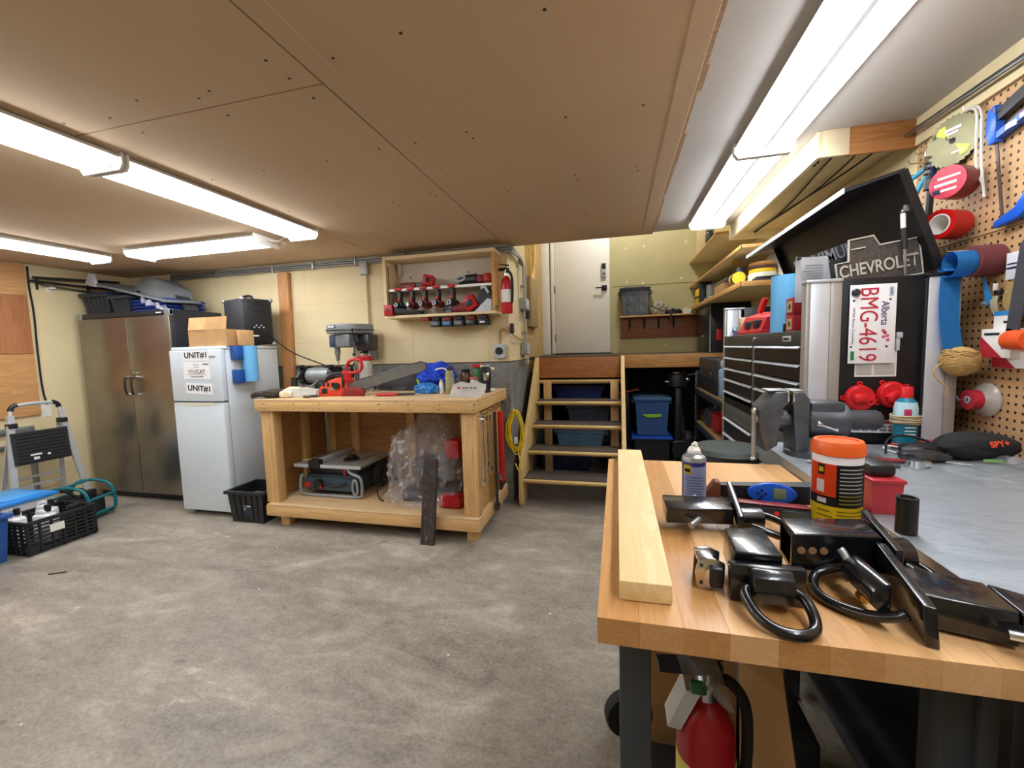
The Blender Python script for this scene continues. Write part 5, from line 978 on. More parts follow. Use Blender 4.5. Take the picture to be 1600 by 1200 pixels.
# ================================================================ TOOL CHEST
q = thing('tool_chest', 'big black and silver tool chest with open lid beside the pegboard', 'tool chest', (.97, 2.6, 0), world=True)
CHB = M('chest_black', '15171b', .4, .2, .1); CHG = M('chest_rail', '6f6d68', .4, .5); CHS = M('chest_silver', 'c3c8cf', .38, .35, .04); CHS2 = M('chest_silver_dim', 'a09c96', .4, .4, .04)
x0, x1, y0, y1, ZS, ZT = .735, 1.205, 1.945, 3.265, 1.52, 1.715
MB().box(x0+.03, x1, y0+.02, y1-.02, .98, ZS-.01, .004).put('upper_body', CHB, q); MB().box(x0+.03, x1, y0+.02, y1-.02, .14, .96, .004).put('lower_body', CHB, q)
for y, s in ((y0, 1), (y1-.03, -1)):
    e = MB().box(x0+.10, x1-.07, y, y+.03, .98, ZT, .003).put('side_panel', CHB, q)
    for xa, xb, m in ((x0, x0+.015, CHS2), (x0+.015, x0+.085, CHS), (x0+.085, x0+.125, CHS2), (x1-.075, x1-.065, CHB), (x1-.065, x1, CHS), (x1, x1+.038, CHS2)):
        MB().box(xa, xb-.0005, y-.012 if s > 0 else y, y+.03 if s > 0 else y+.042, .14, ZT-.012, .003).put('corner_post', m, e)
    for xa, xb in ((x0-.002, x0+.127), (x1-.077, x1+.04)): MB().box(xa, xb, y-.016 if s > 0 else y-.004, y+.034 if s > 0 else y+.046, ZT-.012, ZT+.002, .004).put('post_cap', CHB if xa > 1 else M('cap_grey', 'b9bec4', .35, .4), e)
MB().box(x0, x0+.03, y0+.03, y1-.03, ZS-.06, ZS, .003).put('front_rail', M('chest_front_rail', '4c4c4a', .4, .4), q)
MB().box(x0+.03, x1, y0+.03, y1-.03, ZS-.01, ZS-.004).put('tray_floor', BLK, q); MB().box(x1-.012, x1, y0+.03, y1-.03, ZS-.004, ZT-.01).put('rear_wall', CHB, q)
MB().box(x0-.002, x0+.028, 2.565, 2.60, 1.0, ZS-.06, .002).put('drawer_divider', CHG, q)
MB().box(x0-.001, x0+.02, y0+.03, y1-.03, .965, 1.06, .003).put('middle_rail', CHG, q)
MB().cyl((x0-.004, 2.58, ZS-.03), (x0+.0, 2.58, ZS-.03), .014, n=14).put('lock', CHROME, q); MB().box(x0-.004, x0, 2.07, 2.16, ZS-.045, ZS-.02, .002).put('name_plate', CHS, q); MB().box(x0-.0052, x0-.0042, 2.085, 2.145, ZS-.037, ZS-.028).put('plate_print', INK, q)
def drawer(ya, yb, za, zb, x=x0):
    d = MB().box(x+.002, x+.03, ya+.004, yb-.004, za+.003, zb-.003, .002, seg=1).put('drawer', CHB, q)
    MB().prism([(x-.012, zb-.013), (x+.003, zb-.004), (x+.003, zb-.009), (x-.008, zb-.017)], 'y', ya+.004, yb-.004).put('pull_rail', CHS, d)
zz = [1.455, 1.382, 1.307, 1.233, 1.10]
for a, b_ in zip([1.46]+zz[1:4]+[1.15], zz[1:]+[1.06]): 
    if a-b_ > .02: drawer(2.60, y1-.03, b_, a)
for a, b_ in ((1.46, 1.382), (1.382, 1.307), (1.307, 1.233), (1.233, 1.15), (1.15, 1.065)): drawer(y0+.03, 2.565, b_, a)
for a, b_ in ((.96, .85), (.85, .777), (.777, .70), (.70, .60), (.60, .45), (.45, .16)): drawer(2.60, y1-.03, b_, a); drawer(y0+.03, 2.565, b_, a)
for x in (x0+.08, x1-.08):
    for y in (y0+.12, y1-.12): MB().cyl((x-.02, y, .055), (x+.02, y, .055), .055, n=18).box(x-.03, x+.03, y-.04, y+.04, .1, .14, .004).put('caster', BLKR, q)
# lid: back panel and front flange
l = MB().prism([(1.195, 1.735), (1.207, 1.738), (1.072, 2.118), (1.06, 2.108)], 'y', y0+.02, y1-.02).put('lid', CHB, q)
MB().prism([(1.06, 2.106), (1.066, 2.12), (.868, 2.064), (.868, 2.05)], 'y', y0+.02, y1-.02).put('lid_flange', M('lid_inner', '1a1c22', .45), l)
MB().box(.864, .869, y0+.02, y1-.02, 2.046, 2.067).put('lid_bright_edge', CHS, l)
MB().prism([(1.195, 1.735), (1.06, 2.108), (1.03, 2.097), (1.165, 1.735)], 'y', y1-.03, y1-.02).put('lid_end', CHB, l); MB().prism([(1.195, 1.735), (1.06, 2.108), (1.045, 2.102), (1.18, 1.735)], 'y', y0+.02, y0+.03).put('lid_end', CHB, l)
st = MB().cyl((1.095, 1.985, ZT-.04), (1.085, 1.985, 1.83), .005, n=8).put('strut_rod', CHROME, q); MB().cyl((1.085, 1.985, 1.82), (1.078, 1.985, 1.90), .010, n=10).put('strut_barrel', BLK, st); MB().cyl((1.078, 1.985, 1.895), (1.074, 1.985, 1.955), .0085, n=10).put('strut_label', WHT, st); MB().sph((1.073, 1.985, 1.963), .009, 8, 6).box(1.07, 1.095, 1.975, 1.99, 1.96, 1.985, .003).put('strut_bracket', STEEL, st)
# ---- writing and things on the side panel
t = NT('plate_white'); t.set(col=t.ramp(t.noise(t.co(), 5), [(.3, 'e8e8ec'), (.7, 'f4f4f6')]), rough=.35); PLW = t.m
p = thing('license_plate', 'white Alberta license plate hung sideways on the tool chest side', 'license plate', (.962, 1.938, 1.38), world=True)
ys = 1.931
MB().box(.885, 1.039, ys, ys+.003, 1.382, 1.687, .006).put('plate', PLW, p)
RL = M('plate_red', 'b8203a', .45); NB = M('plate_navy', '25305c', .45)
def vtext(s, x, z, w, h, m, par=p, bold=0): return text('lettering', s, m, par, (x, ys-.0006, z), (0, 0, -1), (1, 0, 0), w, h, bold=bold)
vtext('BMG-4619', .950, 1.532, .282, .060, RL, bold=.0); vtext('Alberta', 1.003, 1.575, .092, .026, NB, bold=.005); vtext('Wild Rose Country', .898, 1.528, .142, .0115, NB)
MB().box(1.014, 1.028, ys-.0012, ys, 1.64, 1.674).put('month_sticker', M('sticker_blue', 'aebcd8', .5), p); vtext('APR', 1.021, 1.657, .026, .008, NB); MB().box(.893, .905, ys-.0012, ys, 1.395, 1.43).put('year_sticker', M('sticker_green', '1c8a4a', .5), p); vtext('17', .899, 1.408, .014, .008, WHT)
for dx, dz in ((0, 0), (.008, -.012), (-.004, -.016), (.01, -.028), (-.006, 0.008)): MB().cyl((1.005+dx, ys-.0008, 1.50+dz), (1.005+dx, ys, 1.50+dz), .0065, n=7).put('rose_mark', M('rose_pink', 'c4566e', .5) if dx else RL, p)
for x, z in ((.898, 1.627), (1.018, 1.627), (.894, 1.447), (1.012, 1.447)): MB().cyl((x, ys-.001, z), (x, ys+.001, z), .004, n=8).put('bolt_hole', INK, p)
MB().lathe([(.014, 0), (.016, .004), (.012, .012), (0, .013)], (.903, ys, 1.658), (0, -1, 0), 14).thing('round_magnet', DKST, 'dark round magnet holding the corner of the license plate', 'magnet')
p2 = MB().box(.915, 1.054, 1.9425, 1.9435, 1.329, 1.45).thing('printed_sheet', PAPER, 'white printed instruction sheet under the license plate', 'paper')
b = MB()
for i in range(8):
    z = 1.375-i*.0055
    b.box(.92, .972, 1.9418, 1.9424, z, z+.0022).box(.98, 1.048, 1.9418, 1.9424, z, z+.0022)
b.put('print_lines', GINK, p2)
MB().box(1.045, 1.062, 1.925, 1.944, 1.478, 1.50, .003).box(1.045, 1.056, 1.93, 1.944, 1.43, 1.478, .002).thing('metal_clip', LGREY, 'grey metal clip behind the license plate edge', 'clip')
p3 = MB().box(.912, 1.068, 1.9425, 1.9438, 1.105, 1.155).thing('warning_label', PAPER, 'white and red warning label low on the tool chest side', 'label'); MB().box(.955, 1.068, 1.9415, 1.9424, 1.142, 1.153).put('red_band', M('dull_red', '9c3a44', .5), p3)
b = MB()
for i in range(5): b.box(.917+.03*i, .94+.03*i, 1.9415, 1.9424, 1.112, 1.121).box(.917+.03*i, .94+.03*i, 1.9415, 1.9424, 1.126, 1.134)
b.put('print_blocks', GINK, p3)
def redcap(lab, x, z, rot):
    q = thing('gas_valve_cover', lab, 'valve cover', (x, 1.943, z), rot=(0, rot, 0)); RC = M('cap_red', 'd01c24', .35)
    MB().lathe([(.05, 0), (.052, .004), (.05, .018), (.044, .026), (0, .028)], d=(0, -1, 0), n=28).put('cup', RC, q)
    MB().box(-.035, .012, -.052, -.02, -.018, .02, .014).put('raised_block', RC, q); MB().lathe([(.006, .026), (.014, .026), (.014, .036), (.006, .036)], (.026, 0, -.012), (0, -1, 0), 14, closed=True).put('ring_boss', RC, q)
    for a in (0, math.pi/2, math.pi): MB().lathe([(.004, 0), (.0095, 0), (.0095, .008), (.004, .008)], (.057*math.cos(a), 0, .057*math.sin(a)), (0, -1, 0), 12, closed=True).put('lug', RC, q)
redcap('red plastic gas cap cover nearest the vise on the tool chest side', .932, 1.245, 0); redcap('red plastic gas cap cover partly behind the teal spray bottle', 1.04, 1.258, -.6)
# ---- things standing on the chest
q = thing('chevrolet_sign', 'cast grey CHEVROLET sign standing on the tool chest', 'sign', (1.02, 2.02, 1.70), world=True)
SGN = M('sign_field', '4c443e', .8, var=.5, sc=120); SGL = M('sign_letters', 'b9b6a8', .6, var=.1); sy = 2.03
RT = Matrix.Translation((.87, 0, 1.70)) @ Matrix.Rotation(-.14, 4, 'Y') @ Matrix.Translation((-.87, 0, -1.70))
outl = [(.862, 1.69), (1.172, 1.69), (1.172, 1.835), (1.045, 1.835), (1.025, 1.868), (.925, 1.868), (.912, 1.80), (.862, 1.79)]
outl = [(.885+.285*u, 1.70+.135*v) for u, v in ((0, -.1), (1.02, -.1), (1.02, .95), (.56, .95), (.5, 1.25), (.2, 1.25), (.165, .62), (0, .62))]
MB().prism(outl, 'y', sy, sy+.012, RT).put('plate', SGN, q)
MB().tube([RT @ Vector((x, sy-.001, z)) for x, z in outl], .0045, 6, closed=True).put('raised_border', SGL, q)
R3 = RT.to_3x3()
text('lettering', 'CHEVROLET', SGL, q, RT @ Vector((1.03, sy-.004, 1.748)), R3 @ Vector((1, 0, 0)), R3 @ Vector((0, 0, 1)), .27, .05, bold=.02)
MB().box(.945, .995, sy-.004, sy, 1.828, 1.833, mat=RT).put('small_bar', SGL, q)
q = thing('maximum_sign', 'grey cast lettering plate reading MAXIMUM behind the CHEVROLET sign', 'sign', (.9, 2.10, 1.70), world=True)
R4 = Matrix.Rotation(-.32, 3, 'Y'); MB().beam((.80, 2.105, 1.752), (.975, 2.105, 1.81), .012, .16, (0, 0, 1)).put('backing', M('sign_dark', '24262a', .6), q)
text('lettering', 'MAXIMUM', M('sign_grey', '6e7074', .5), q, (.862, 2.097, 1.828), R4 @ Vector((1, 0, 0)), R4 @ Vector((0, 0, 1)), .23, .055, bold=.02)
q = MB().grid(lambda u, v: Vector((.735+.125*u+.03*(1-v)*u, 2.045+.02*u+.02*math.sin(u*3), 1.64+.19*v-.0*u)), 8, 8, .001).thing('clipped_sheet', M('note_paper', 'c9c9cc', .8), 'grey printed sheet standing behind the tool chest corner post', 'paper')
b = MB()
for i in range(9): b.box(.765+.004*(i % 3), .835, 2.043, 2.0455, 1.70+i*.011, 1.704+i*.011)
b.put('print_lines', GINK, q); MB().cyl((.745, 2.035, 1.822), (.745, 2.047, 1.822), .008, n=10).put('pin', BLK, q)
towel_roll('towel_roll', 'tall blue shop towel roll standing on the tool chest', (.815, 2.34, 1.518), .075, .275)
for i, lab in enumerate(('lower red and tan boxed bulb carton beside the blue towel roll', 'upper red and tan boxed bulb carton beside the blue towel roll')):
    q = thing('red_carton', lab, 'carton', (.80, 2.165, 1.518+i*.077), 0, 'red cartons on the tool chest'); MB().box(-.04, .06, -.045, .045, 0, .075, .002).put('box', M('carton_red', 'a81c2c', .5), q); MB().box(-.0415, -.0395, -.025, .03, .012, .06).put('picture', M('carton_tan', 'c8b48a', .5), q); MB().cyl((-.042, 0, .036), (-.0415, 0, .036), .014, n=10).put('picture_dot', M('carton_dk', '4a4a34', .5), q)
q = thing('battery_charger', 'red and tan multi-bay battery charger on the tool chest', 'charger', (.82, 2.77, 1.518), world=True)
MB().box(.76, .90, 2.56, 3.02, 1.518, 1.545, .004).put('base', RED, q); MB().hexa([(.765, 2.56, 1.545), (.9, 2.56, 1.545), (.9, 3.0, 1.545), (.765, 3.0, 1.545), (.79, 2.56, 1.61), (.88, 2.56, 1.64), (.88, 2.95, 1.66), (.79, 2.95, 1.63)]).put('case', RED, q)
for y in (2.62, 2.78): MB().box(.762, .79, y, y+.09, 1.555, 1.60, .004).put('bay', BLK, q)
MB().box(.77, .90, 2.98, 3.05, 1.518, 1.635, .004).put('tan_end', M('charger_tan', 'b8a68c', .5), q); MB().beam((.83, 2.82, 1.65), (.85, 2.79, 1.73), .03, .02).put('red_tab', RED, q)
MB().blob((.81, 3.14, 1.555), (.05, .05, .04), .3, 4, 3, 1.518, 3).thing('grey_pouch', M('pouch_grey', '7c8aa0', .6), 'crumpled grey-blue pouch at the far end of the tool chest', 'pouch')
MB().box(.745, .76, 2.3, 3.1, 1.5205, 1.524).thing('steel_rule', STEEL, 'thin steel rule lying along the tool chest edge', 'ruler'); MB().box(.765, .80, 2.24, 2.262, 1.5185, 1.56, .004).thing('black_block', BLK, 'small black block at the foot of the blue towel roll', 'block')
# ---- shop stool
q = thing('shop_stool', 'round dark green shop stool behind the butcher block table', 'stool', (.56, 2.24, 0), world=True)
MB().lathe([(.02, .90), (.14, .905), (.165, .92), (.17, .945), (.15, .965), (0, .972)], (.53, 2.24, 0), n=32).put('seat', M('stool_green', '2c332e', .6), q)
for a in range(4): MB().cyl((.53+.1*math.cos(a*1.57+.8), 2.24+.1*math.sin(a*1.57+.8), .91), (.53+.17*math.cos(a*1.57+.8), 2.24+.17*math.sin(a*1.57+.8), 0), .012, n=8).put('leg', DKST, q)
MB().tube([(.53+.15*math.cos(i*.5236), 2.24+.15*math.sin(i*.5236), .3) for i in range(12)], .008, 8, closed=True).put('foot_ring', DKST, q)
# ================================================================ STEEL-TOPPED BENCH
t = NT('zinc_top'); n1 = t.noise(t.co((1, 3, 1)), 5, 6, .7, .5); t.set(col=t.ramp(n1, [(.3, '8d969e'), (.5, 'aab3ba'), (.62, '98a1a9'), (.75, 'c8cfd4')]), rough=.38, metal=.45).bump(n1, .05); ZINC = t.m
q = thing('steel_bench', 'grey steel-topped bench along the pegboard wall carrying the vise', 'workbench', (.95, .9, 0), world=True)
MB().box(.58, XR-.012, -.4, 1.925, 1.03, 1.06, .002).put('top', ZINC, q); MB().box(.576, .581, -.4, 1.925, .985, 1.061, .001).put('edge_lip', M('lip_grey', 'a3a6a6', .4, .5), q); MB().box(.58, XR-.012, 1.924, 1.929, .985, 1.061, .001).put('edge_lip', MATS['lip_grey'], q)
for y in (-.35, .8, 1.84):
    for x in (.66, 1.24): MB().box(x, x+.06, y, y+.06, 0, 1.029, .003).put('leg', DKST, q)
MB().box(.66, 1.3, -.35, 1.9, .25, .28, .003).put('lower_shelf', DKST, q)
# vise (screw along x)
q = thing('bench_vise', 'dark iron bench vise with long cylinder clamped on the steel bench corner', 'vise', (.66, 1.74, 1.061), world=True)
VI = M('vise_iron', '54585e', .42, .5, .2, 20, bump=.3, bsc=90); vy = 1.74; vz = 1.19
MB().lathe([(.085, 0), (.085, .014), (.06, .02), (.05, .05)], (.69, vy, 1.062), n=24).put('swivel_base', VI, q)
MB().prism([(.505, 1.235), (.555, 1.295), (.598, 1.297), (.598, 1.25), (.575, 1.245), (.565, 1.20), (.565, 1.10), (.525, 1.075), (.505, 1.16)], 'y', vy-.055, vy+.055, bev=.006).put('front_jaw', VI, q)
MB().prism([(.606, 1.297), (.645, 1.295), (.665, 1.27), (.665, 1.08), (.618, 1.07), (.618, 1.245), (.606, 1.25)], 'y', vy-.055, vy+.055, bev=.006).put('rear_jaw', VI, q)
for xa in (.590, .607): MB().box(xa, xa+.007, vy-.06, vy+.06, 1.262, 1.30, .001).put('jaw_plate', CHROME, q)
MB().box(.535, .60, vy-.04, vy+.04, 1.297, 1.302, .002).box(.612, .65, vy-.04, vy+.04, 1.296, 1.301, .002).put('jaw_top', GALV, q)
MB().cyl((.515, vy, vz), (.66, vy, vz), .034, n=22).put('slide_tube', VI, q); MB().lathe([(.052, 0), (.06, .006), (.06, .10), (.062, .105), (.062, .125), (.04, .13)], (.665, vy, vz), (1, 0, 0), 28).put('body_drum', VI, q)
MB().box(.67, .775, vy-.05, vy+.05, vz+.03, vz+.068, .006).put('anvil', VI, q); MB().lathe([(.035, 0), (.035, .10), (.03, .11), (0, .112)], (.79, vy, vz), (1, 0, 0), 24).put('tail_cylinder', VI, q)
MB().cyl((.49, vy-.02, 1.19), (.512, vy-.02, 1.19), .016, n=14).put('screw_head', CHROME, q); h = MB().cyl((.492, vy-.03, 1.045), (.492, vy-.03, 1.22), .008, n=10).put('handle_bar', GALV, q)
for z in (1.045, 1.225): MB().sph((.492, vy-.03, z), .011, 10, 8).put('handle_knob', CHROME, h)
MB().cyl((.685, vy-.06, 1.185), (.735, vy-.085, 1.165), .005, n=8).sph((.69, vy-.062, 1.183), .012, 8, 6).sph((.735, vy-.085, 1.165), .006, 8, 6).put('lock_lever', CHROME, q)
MB().box(.62, .76, vy-.05, vy+.05, 1.063, 1.13, .01).put('base_block', VI, q)
# teal bottle with twine
q = thing('teal_spray_can', 'teal lubricant bottle with red cap and twine wound around it', 'spray can', (1.045, 1.86, 1.061))
MB().lathe([(.034, 0), (.035, .004), (.035, .155), (.03, .18), (.018, .195), (.016, .2), (0, .2)], n=28).put('body', M('teal_can', '167a94', .35), q); MB().lathe([(.019, .195), (.019, .232), (.017, .236), (0, .236)], n=20).put('cap', M('cap_red', 'd01c24', .35), q)
MB().lathe([(.0355, .125), (.0355, .155), (.031, .179)], n=28).put('white_shoulder', M('teal_pale', 'b4d8e2', .4), q); MB().box(-.022, .0, -.0365, -.03, .125, .155, .002).put('magenta_badge', M('magenta', 'b8305c', .5), q)
for z in (.085, .072, .06): MB().box(-.02, .014, -.0362, -.0345, z, z+.004).put('print_line', WHT, q)
b = MB()
for k in range(9): b.tube([((.040+.002*(k % 3))*math.cos(i*.5236+k), (.040+.002*(k % 3))*math.sin(i*.5236+k), .10+.0035*k+.002*math.sin(i+k)) for i in range(12)], .003, 6, closed=True)
b.put('twine_wrap', M('twine_pale', 'bca888', .9), q)
MB().tube([(1.04, 1.8, 1.066), (.98, 1.82, 1.085), (.96, 1.84, 1.066), (.98, 1.76, 1.066)], .0025, 6, smooth=2).thing('cotton_string', WHT, 'thin white string beside the teal bottle', 'string')
# clutter on the steel bench
q = thing('hose_clamp', 'small bright metal hose clamp in the middle of the steel bench', 'hose clamp', (.93, 1.60, 1.061)); MB().lathe([(.023, 0), (.026, 0), (.026, .024), (.023, .024)], n=26, closed=True).put('band', CHROME, q); MB().box(.024, .044, -.008, .008, .003, .02, .003).put('screw_housing', CHROME, q)
q = thing('headset', 'black over-ear device with looped cable on the steel bench', 'headset', (1.02, 1.72, 1.061), world=True)
MB().blob((1.04, 1.75, 1.085), (.07, .045, .026), .15, 2, 3, 1.061, 3).put('earpiece', BLK, q); MB().blob((1.0, 1.68, 1.08), (.075, .035, .02), .15, 2, 5, 1.061, 3).put('earpiece', DKST, q)
MB().tube([(.93, 1.75, 1.068), (.95, 1.79, 1.12), (1.02, 1.79, 1.13), (1.09, 1.76, 1.10), (1.08, 1.68, 1.075), (1.02, 1.66, 1.09), (.97, 1.70, 1.07)], .004, 8, smooth=3).put('cable_loop', BLKR, q); MB().cyl((1.05, 1.66, 1.066), (1.10, 1.63, 1.066), .004, n=8).put('plug', STEEL, q)
q = thing('black_pouch', 'black padded glasses case with orange brand lettering on the steel bench', 'glasses case', (1.17, 1.74, 1.061), world=True)
MB().blob((1.175, 1.735, 1.105), (.12, .06, .05), .06, 1.5, 3, 1.061, 5).put('shell', M('pouch_black', '17171a', .8, bump=.15, bsc=200), q); MB().box(1.16, 1.21, 1.672, 1.676, 1.066, 1.075).put('lime_tab', M('lime', '74b23a', .7), q)
text('lettering', 'SPY+', M('orange_print', 'e04a28', .6), q, (1.195, 1.672, 1.127), (.95, .12, .12), (-.15, .35, .8), .055, .02, .004, bold=.03)
MB().blob((1.13, 1.86, 1.075), (.13, .04, .02), .2, 3, 2, 1.061, 4).thing('red_packet', M('packet_red', 'b04a44', .35, var=.4, sc=20), 'red and white flat packet in clear wrap behind the black glasses case', 'packet')
MB().box(1.09, 1.14, 1.80, 1.815, 1.085, 1.10, .003).thing('white_tag', WHT, 'small white tag lying on the red packet', 'tag')
q = thing('clear_parts_bag', 'clear plastic bag with a white fitting lying on the steel bench', 'plastic bag', (1.15, 1.5, 1.061), world=True)
random.seed(9)
MB().grid(lambda u, v: Vector((.99+.33*u, 1.38+.27*v+.03*u, 1.064+.05*u*u*(.6+.4*v)+.012*mnoise.noise(Vector((u*7, v*7, 0))))), 22, 16, .001).put('film', mk_wrap('bag_film', 'e2e6ec', .08, .6, 12), q)
MB().blob((1.25, 1.53, 1.095), (.06, .09, .03), .25, 3, 31, 1.062, 3).put('grey_contents', M('bag_grey_in', '6a6c76', .5), q); MB().cyl((1.215, 1.56, 1.125), (1.28, 1.62, 1.17), .018, n=12).cyl((1.20, 1.545, 1.118), (1.218, 1.562, 1.127), .013, n=10).put('white_fitting', WHT, q)
q = thing('red_parts_bin', 'red plastic bin with a black lid on the steel bench behind the wipes tub', 'parts bin', (.622, 1.21, 1.061), 0)
MB().hexa([(-.03, -.055, 0), (.025, -.055, 0), (.025, .09, 0), (-.03, .09, 0), (-.034, -.06, .08), (.03, -.06, .08), (.03, .1, .08), (-.034, .1, .08)]).put('bin', M('bin_red', 'b02430', .4), q); MB().box(-.037, .034, -.063, .103, .074, .084, .003).put('rim', M('bin_red', 'b02430', .4), q); MB().box(-.03, .026, -.04, .1, .085, .115, .01).put('black_lid', BLK, q)
for i, (x, y, dx, lab) in enumerate(((.64, 1.6, .05, 'steel drill chuck key lying at the steel bench edge'), (.84, 1.66, .09, 'pair of thin red and steel test leads on the steel bench'), (.80, 1.60, .08, 'dark needle pliers lying on the steel bench'))):
    MB().cyl((x, y, 1.069), (x+dx, y-.02, 1.069), .007, n=8).cyl((x-.01, y+.01, 1.067), (x, y, 1.068), .005, n=8).thing('bench_oddment', (STEEL, DRED, DKST)[i], lab, ('chuck key', 'test leads', 'pliers')[i])
MB().cyl((.601, 1.05, 1.061), (.601, 1.05, 1.135), .019, n=20).lathe([(.013, .074), (.019, .074), (.019, .078), (.013, .078)], (.601, 1.05, 1.061), n=20, closed=True).thing('deep_socket', M('socket_black', '2a2826', .4, .6), 'black deep impact socket standing at the edge of the steel bench', 'socket')
# ================================================================ PEGBOARD (face x = XR-.008)
PX = XR-.009
def hook(par, y, z, ln=.06, m=CHROME): return MB().tube([(PX, y, z+.012), (PX-.008, y, z), (PX-ln, y, z), (PX-ln-.004, y, z+.014)], .003, 6).put('peg_hook', m, par)
q = thing('saw_blade', 'yellow-centred circular saw blade hanging on the pegboard', 'saw blade', (PX-.03, 2.10, 2.14), world=True)
n = 30; pts = []
for i in range(n):
    a = 2*math.pi*i/n; r = .098; pts += [(r*.93*math.cos(a), r*.93*math.sin(a)), (r*math.cos(a+.05), r*math.sin(a+.05))]
TL = Matrix.Translation((PX-.032, 2.10, 2.245)) @ Matrix.Rotation(.35, 4, 'Z')
MB().prism(pts, 'x', -.0015, .0015, TL).put('disc', M('blade_brass', '6c684a', .4, .5), q)
for a in (.9, 4.0): MB().prism([(.02*math.cos(a), .02*math.sin(a)), (.074*math.cos(a-.28), .074*math.sin(a-.28)), (.08*math.cos(a), .08*math.sin(a)), (.074*math.cos(a+.28), .074*math.sin(a+.28))], 'x', -.0028, -.0016, TL).put('yellow_sector', M('sector_yellow', 'e0d420', .4), q)
MB().box(-.0035, -.002, -.03, .03, .04, .05, mat=TL).box(-.0035, -.002, -.02, .02, .026, .034, mat=TL).box(-.0035, -.002, -.04, .0, -.05, -.044, mat=TL).put('white_print', WHT, q); MB().cyl(TL @ Vector((-.003, 0, 0)), TL @ Vector((.003, 0, 0)), .011, n=14).put('arbor_hole', INK, q); hook(q, 2.10, 2.25, .05)
b = MB()
for k in range(2): b.tube([(PX-.02-.006*k, 2.03+.012*k, 2.335), (PX-.02-.006*k, 1.985+.01*k, 2.31), (PX-.02-.008*k, 1.98+.012*k, 2.2), (PX-.02-.008*k, 1.97+.012*k, 2.08), (PX-.02, 1.95+.01*k, 1.98+.05*k)], .0045, 6, smooth=2)
q = thing('clear_tubing', 'loop of clear plastic tubing hanging beside the saw blade', 'tubing', (PX-.03, 2.0, 1.97), world=True); b.put('loops', mk_glass('tubing_clear', 'e4e2da', .2, .75, 20), q); hook(q, 2.03, 2.325, .045, WHT)
for z, r, lab in ((2.37, .006, 'upper thin steel rod hung high along the pegboard'), (2.352, .007, 'lower bright steel rod hung high along the pegboard')): MB().cyl((PX-.02, 1.1, z-.0), (PX-.03 if z > 2.36 else PX-.05, 2.44 if z < 2.36 else 2.36, z+.035 if z < 2.36 else z+.03), r, n=8).thing('long_rod', STEEL if z < 2.36 else DKST, lab, 'rod')
# small things hung left of the blade
q = thing('blue_snips', 'pair of light blue handled snips hanging near the chest lid', 'snips', (PX-.03, 2.26, 2.1), world=True)
MB().tube([(PX-.03, 2.24, 2.20), (PX-.04, 2.28, 2.185), (PX-.05, 2.33, 2.17)], .009, 8, smooth=1).put('handle', M('snip_blue', '3aa0c8', .4), q); MB().tube([(PX-.03, 2.22, 2.18), (PX-.04, 2.25, 2.14), (PX-.05, 2.27, 2.10)], .009, 8, smooth=1).put('handle', M('snip_blue', '3aa0c8', .4), q); MB().cyl((PX-.03, 2.24, 2.19), (PX-.03, 2.20, 2.22), .008, n=8).put('blades', STEEL, q); hook(q, 2.23, 2.20, .05)
q = thing('ratchet_wrench', 'dark ratcheting wrench with chrome ring hanging from a pegboard hook', 'wrench', (PX-.04, 2.19, 2.0), world=True)
MB().box(PX-.06, PX-.035, 2.165, 2.20, 2.13, 2.25, .008).put('head', NAVY, q); MB().cyl((PX-.048, 2.183, 2.09), (PX-.048, 2.183, 2.13), .023, n=14).put('collar', BLK, q); MB().cyl((PX-.048, 2.19, 1.90), (PX-.048, 2.183, 2.09), .013, n=10).put('grip', BLK, q); MB().box(PX-.066, PX-.055, 2.17, 2.196, 1.93, 1.97).put('grip_print', LGREY, q)
MB().tube([(PX-.045, 2.17, 2.24), (PX-.045, 2.175, 2.275), (PX-.045, 2.20, 2.285), (PX-.045, 2.22, 2.27), (PX-.045, 2.225, 2.24)], .006, 8, smooth=2).put('shackle', CHROME, q)
for i in range(4): MB().cyl((PX-.062, 2.17, 2.15+.022*i), (PX-.066, 2.19, 2.155+.022*i), .006, n=6).put('chain_link', CHROME, q)
for i, (y, z) in enumerate(((2.30, 2.24), (2.26, 2.265), (2.16, 2.28), (2.33, 2.20))): 
    MB().tube([(PX, y, z+.012), (PX-.008, y, z), (PX-.06, y, z), (PX-.066, y, z+.016)], .003, 6).thing('bare_hook', CHROME, ('bare pegboard hook second from the bulkhead board', 'bare pegboard hook above the blue snips', 'bare pegboard hook just beside the saw blade', 'bare pegboard hook nearest the bulkhead board')[i], 'hook', 'bare hooks on the pegboard')
def roll(name, lab, y, z, r, ri, w, m, facem, facing=.5):
    q = thing(name, lab, 'tape roll', (PX-.012-r*math.sin(facing), y, z), rot=(0, 0, facing))
    MB().lathe([(ri, 0), (r, 0), (r, w), (ri, w)], d=(-1, 0, 0), n=32, closed=True).put('tape', m, q); MB().lathe([(ri-.004, -.001), (ri, -.001), (ri, w+.001), (ri-.004, w+.001)], d=(-1, 0, 0), n=24, closed=True).put('core', WHT, q); return q
q = roll('label_tape', 'dark red tape roll with printed red and white face under the saw blade', 2.03, 2.06, .06, .02, .07, M('tape_darkred', '7c2226', .35), None, .45)
MB().lathe([(.002, .071), (.059, .071), (.059, .074), (.002, .074)], d=(-1, 0, 0), n=32, closed=True).put('printed_face', M('face_pinkred', 'b83448', .4, var=.3, sc=30), q)
MB().box(-.0755, -.074, -.04, .03, .014, .022).box(-.0755, -.074, -.03, .04, -.01, .0).box(-.0755, -.074, -.03, .02, -.032, -.024).put('white_print', WHT, q); MB().box(-.0755, -.074, .02, .045, -.036, -.02).put('blue_corner', NAVY, q)
q = roll('red_tape', 'glossy red tape roll with white core below the printed roll', 2.05, 1.91, .055, .038, .085, M('tape_red', 'c01818', .25), None, .4)
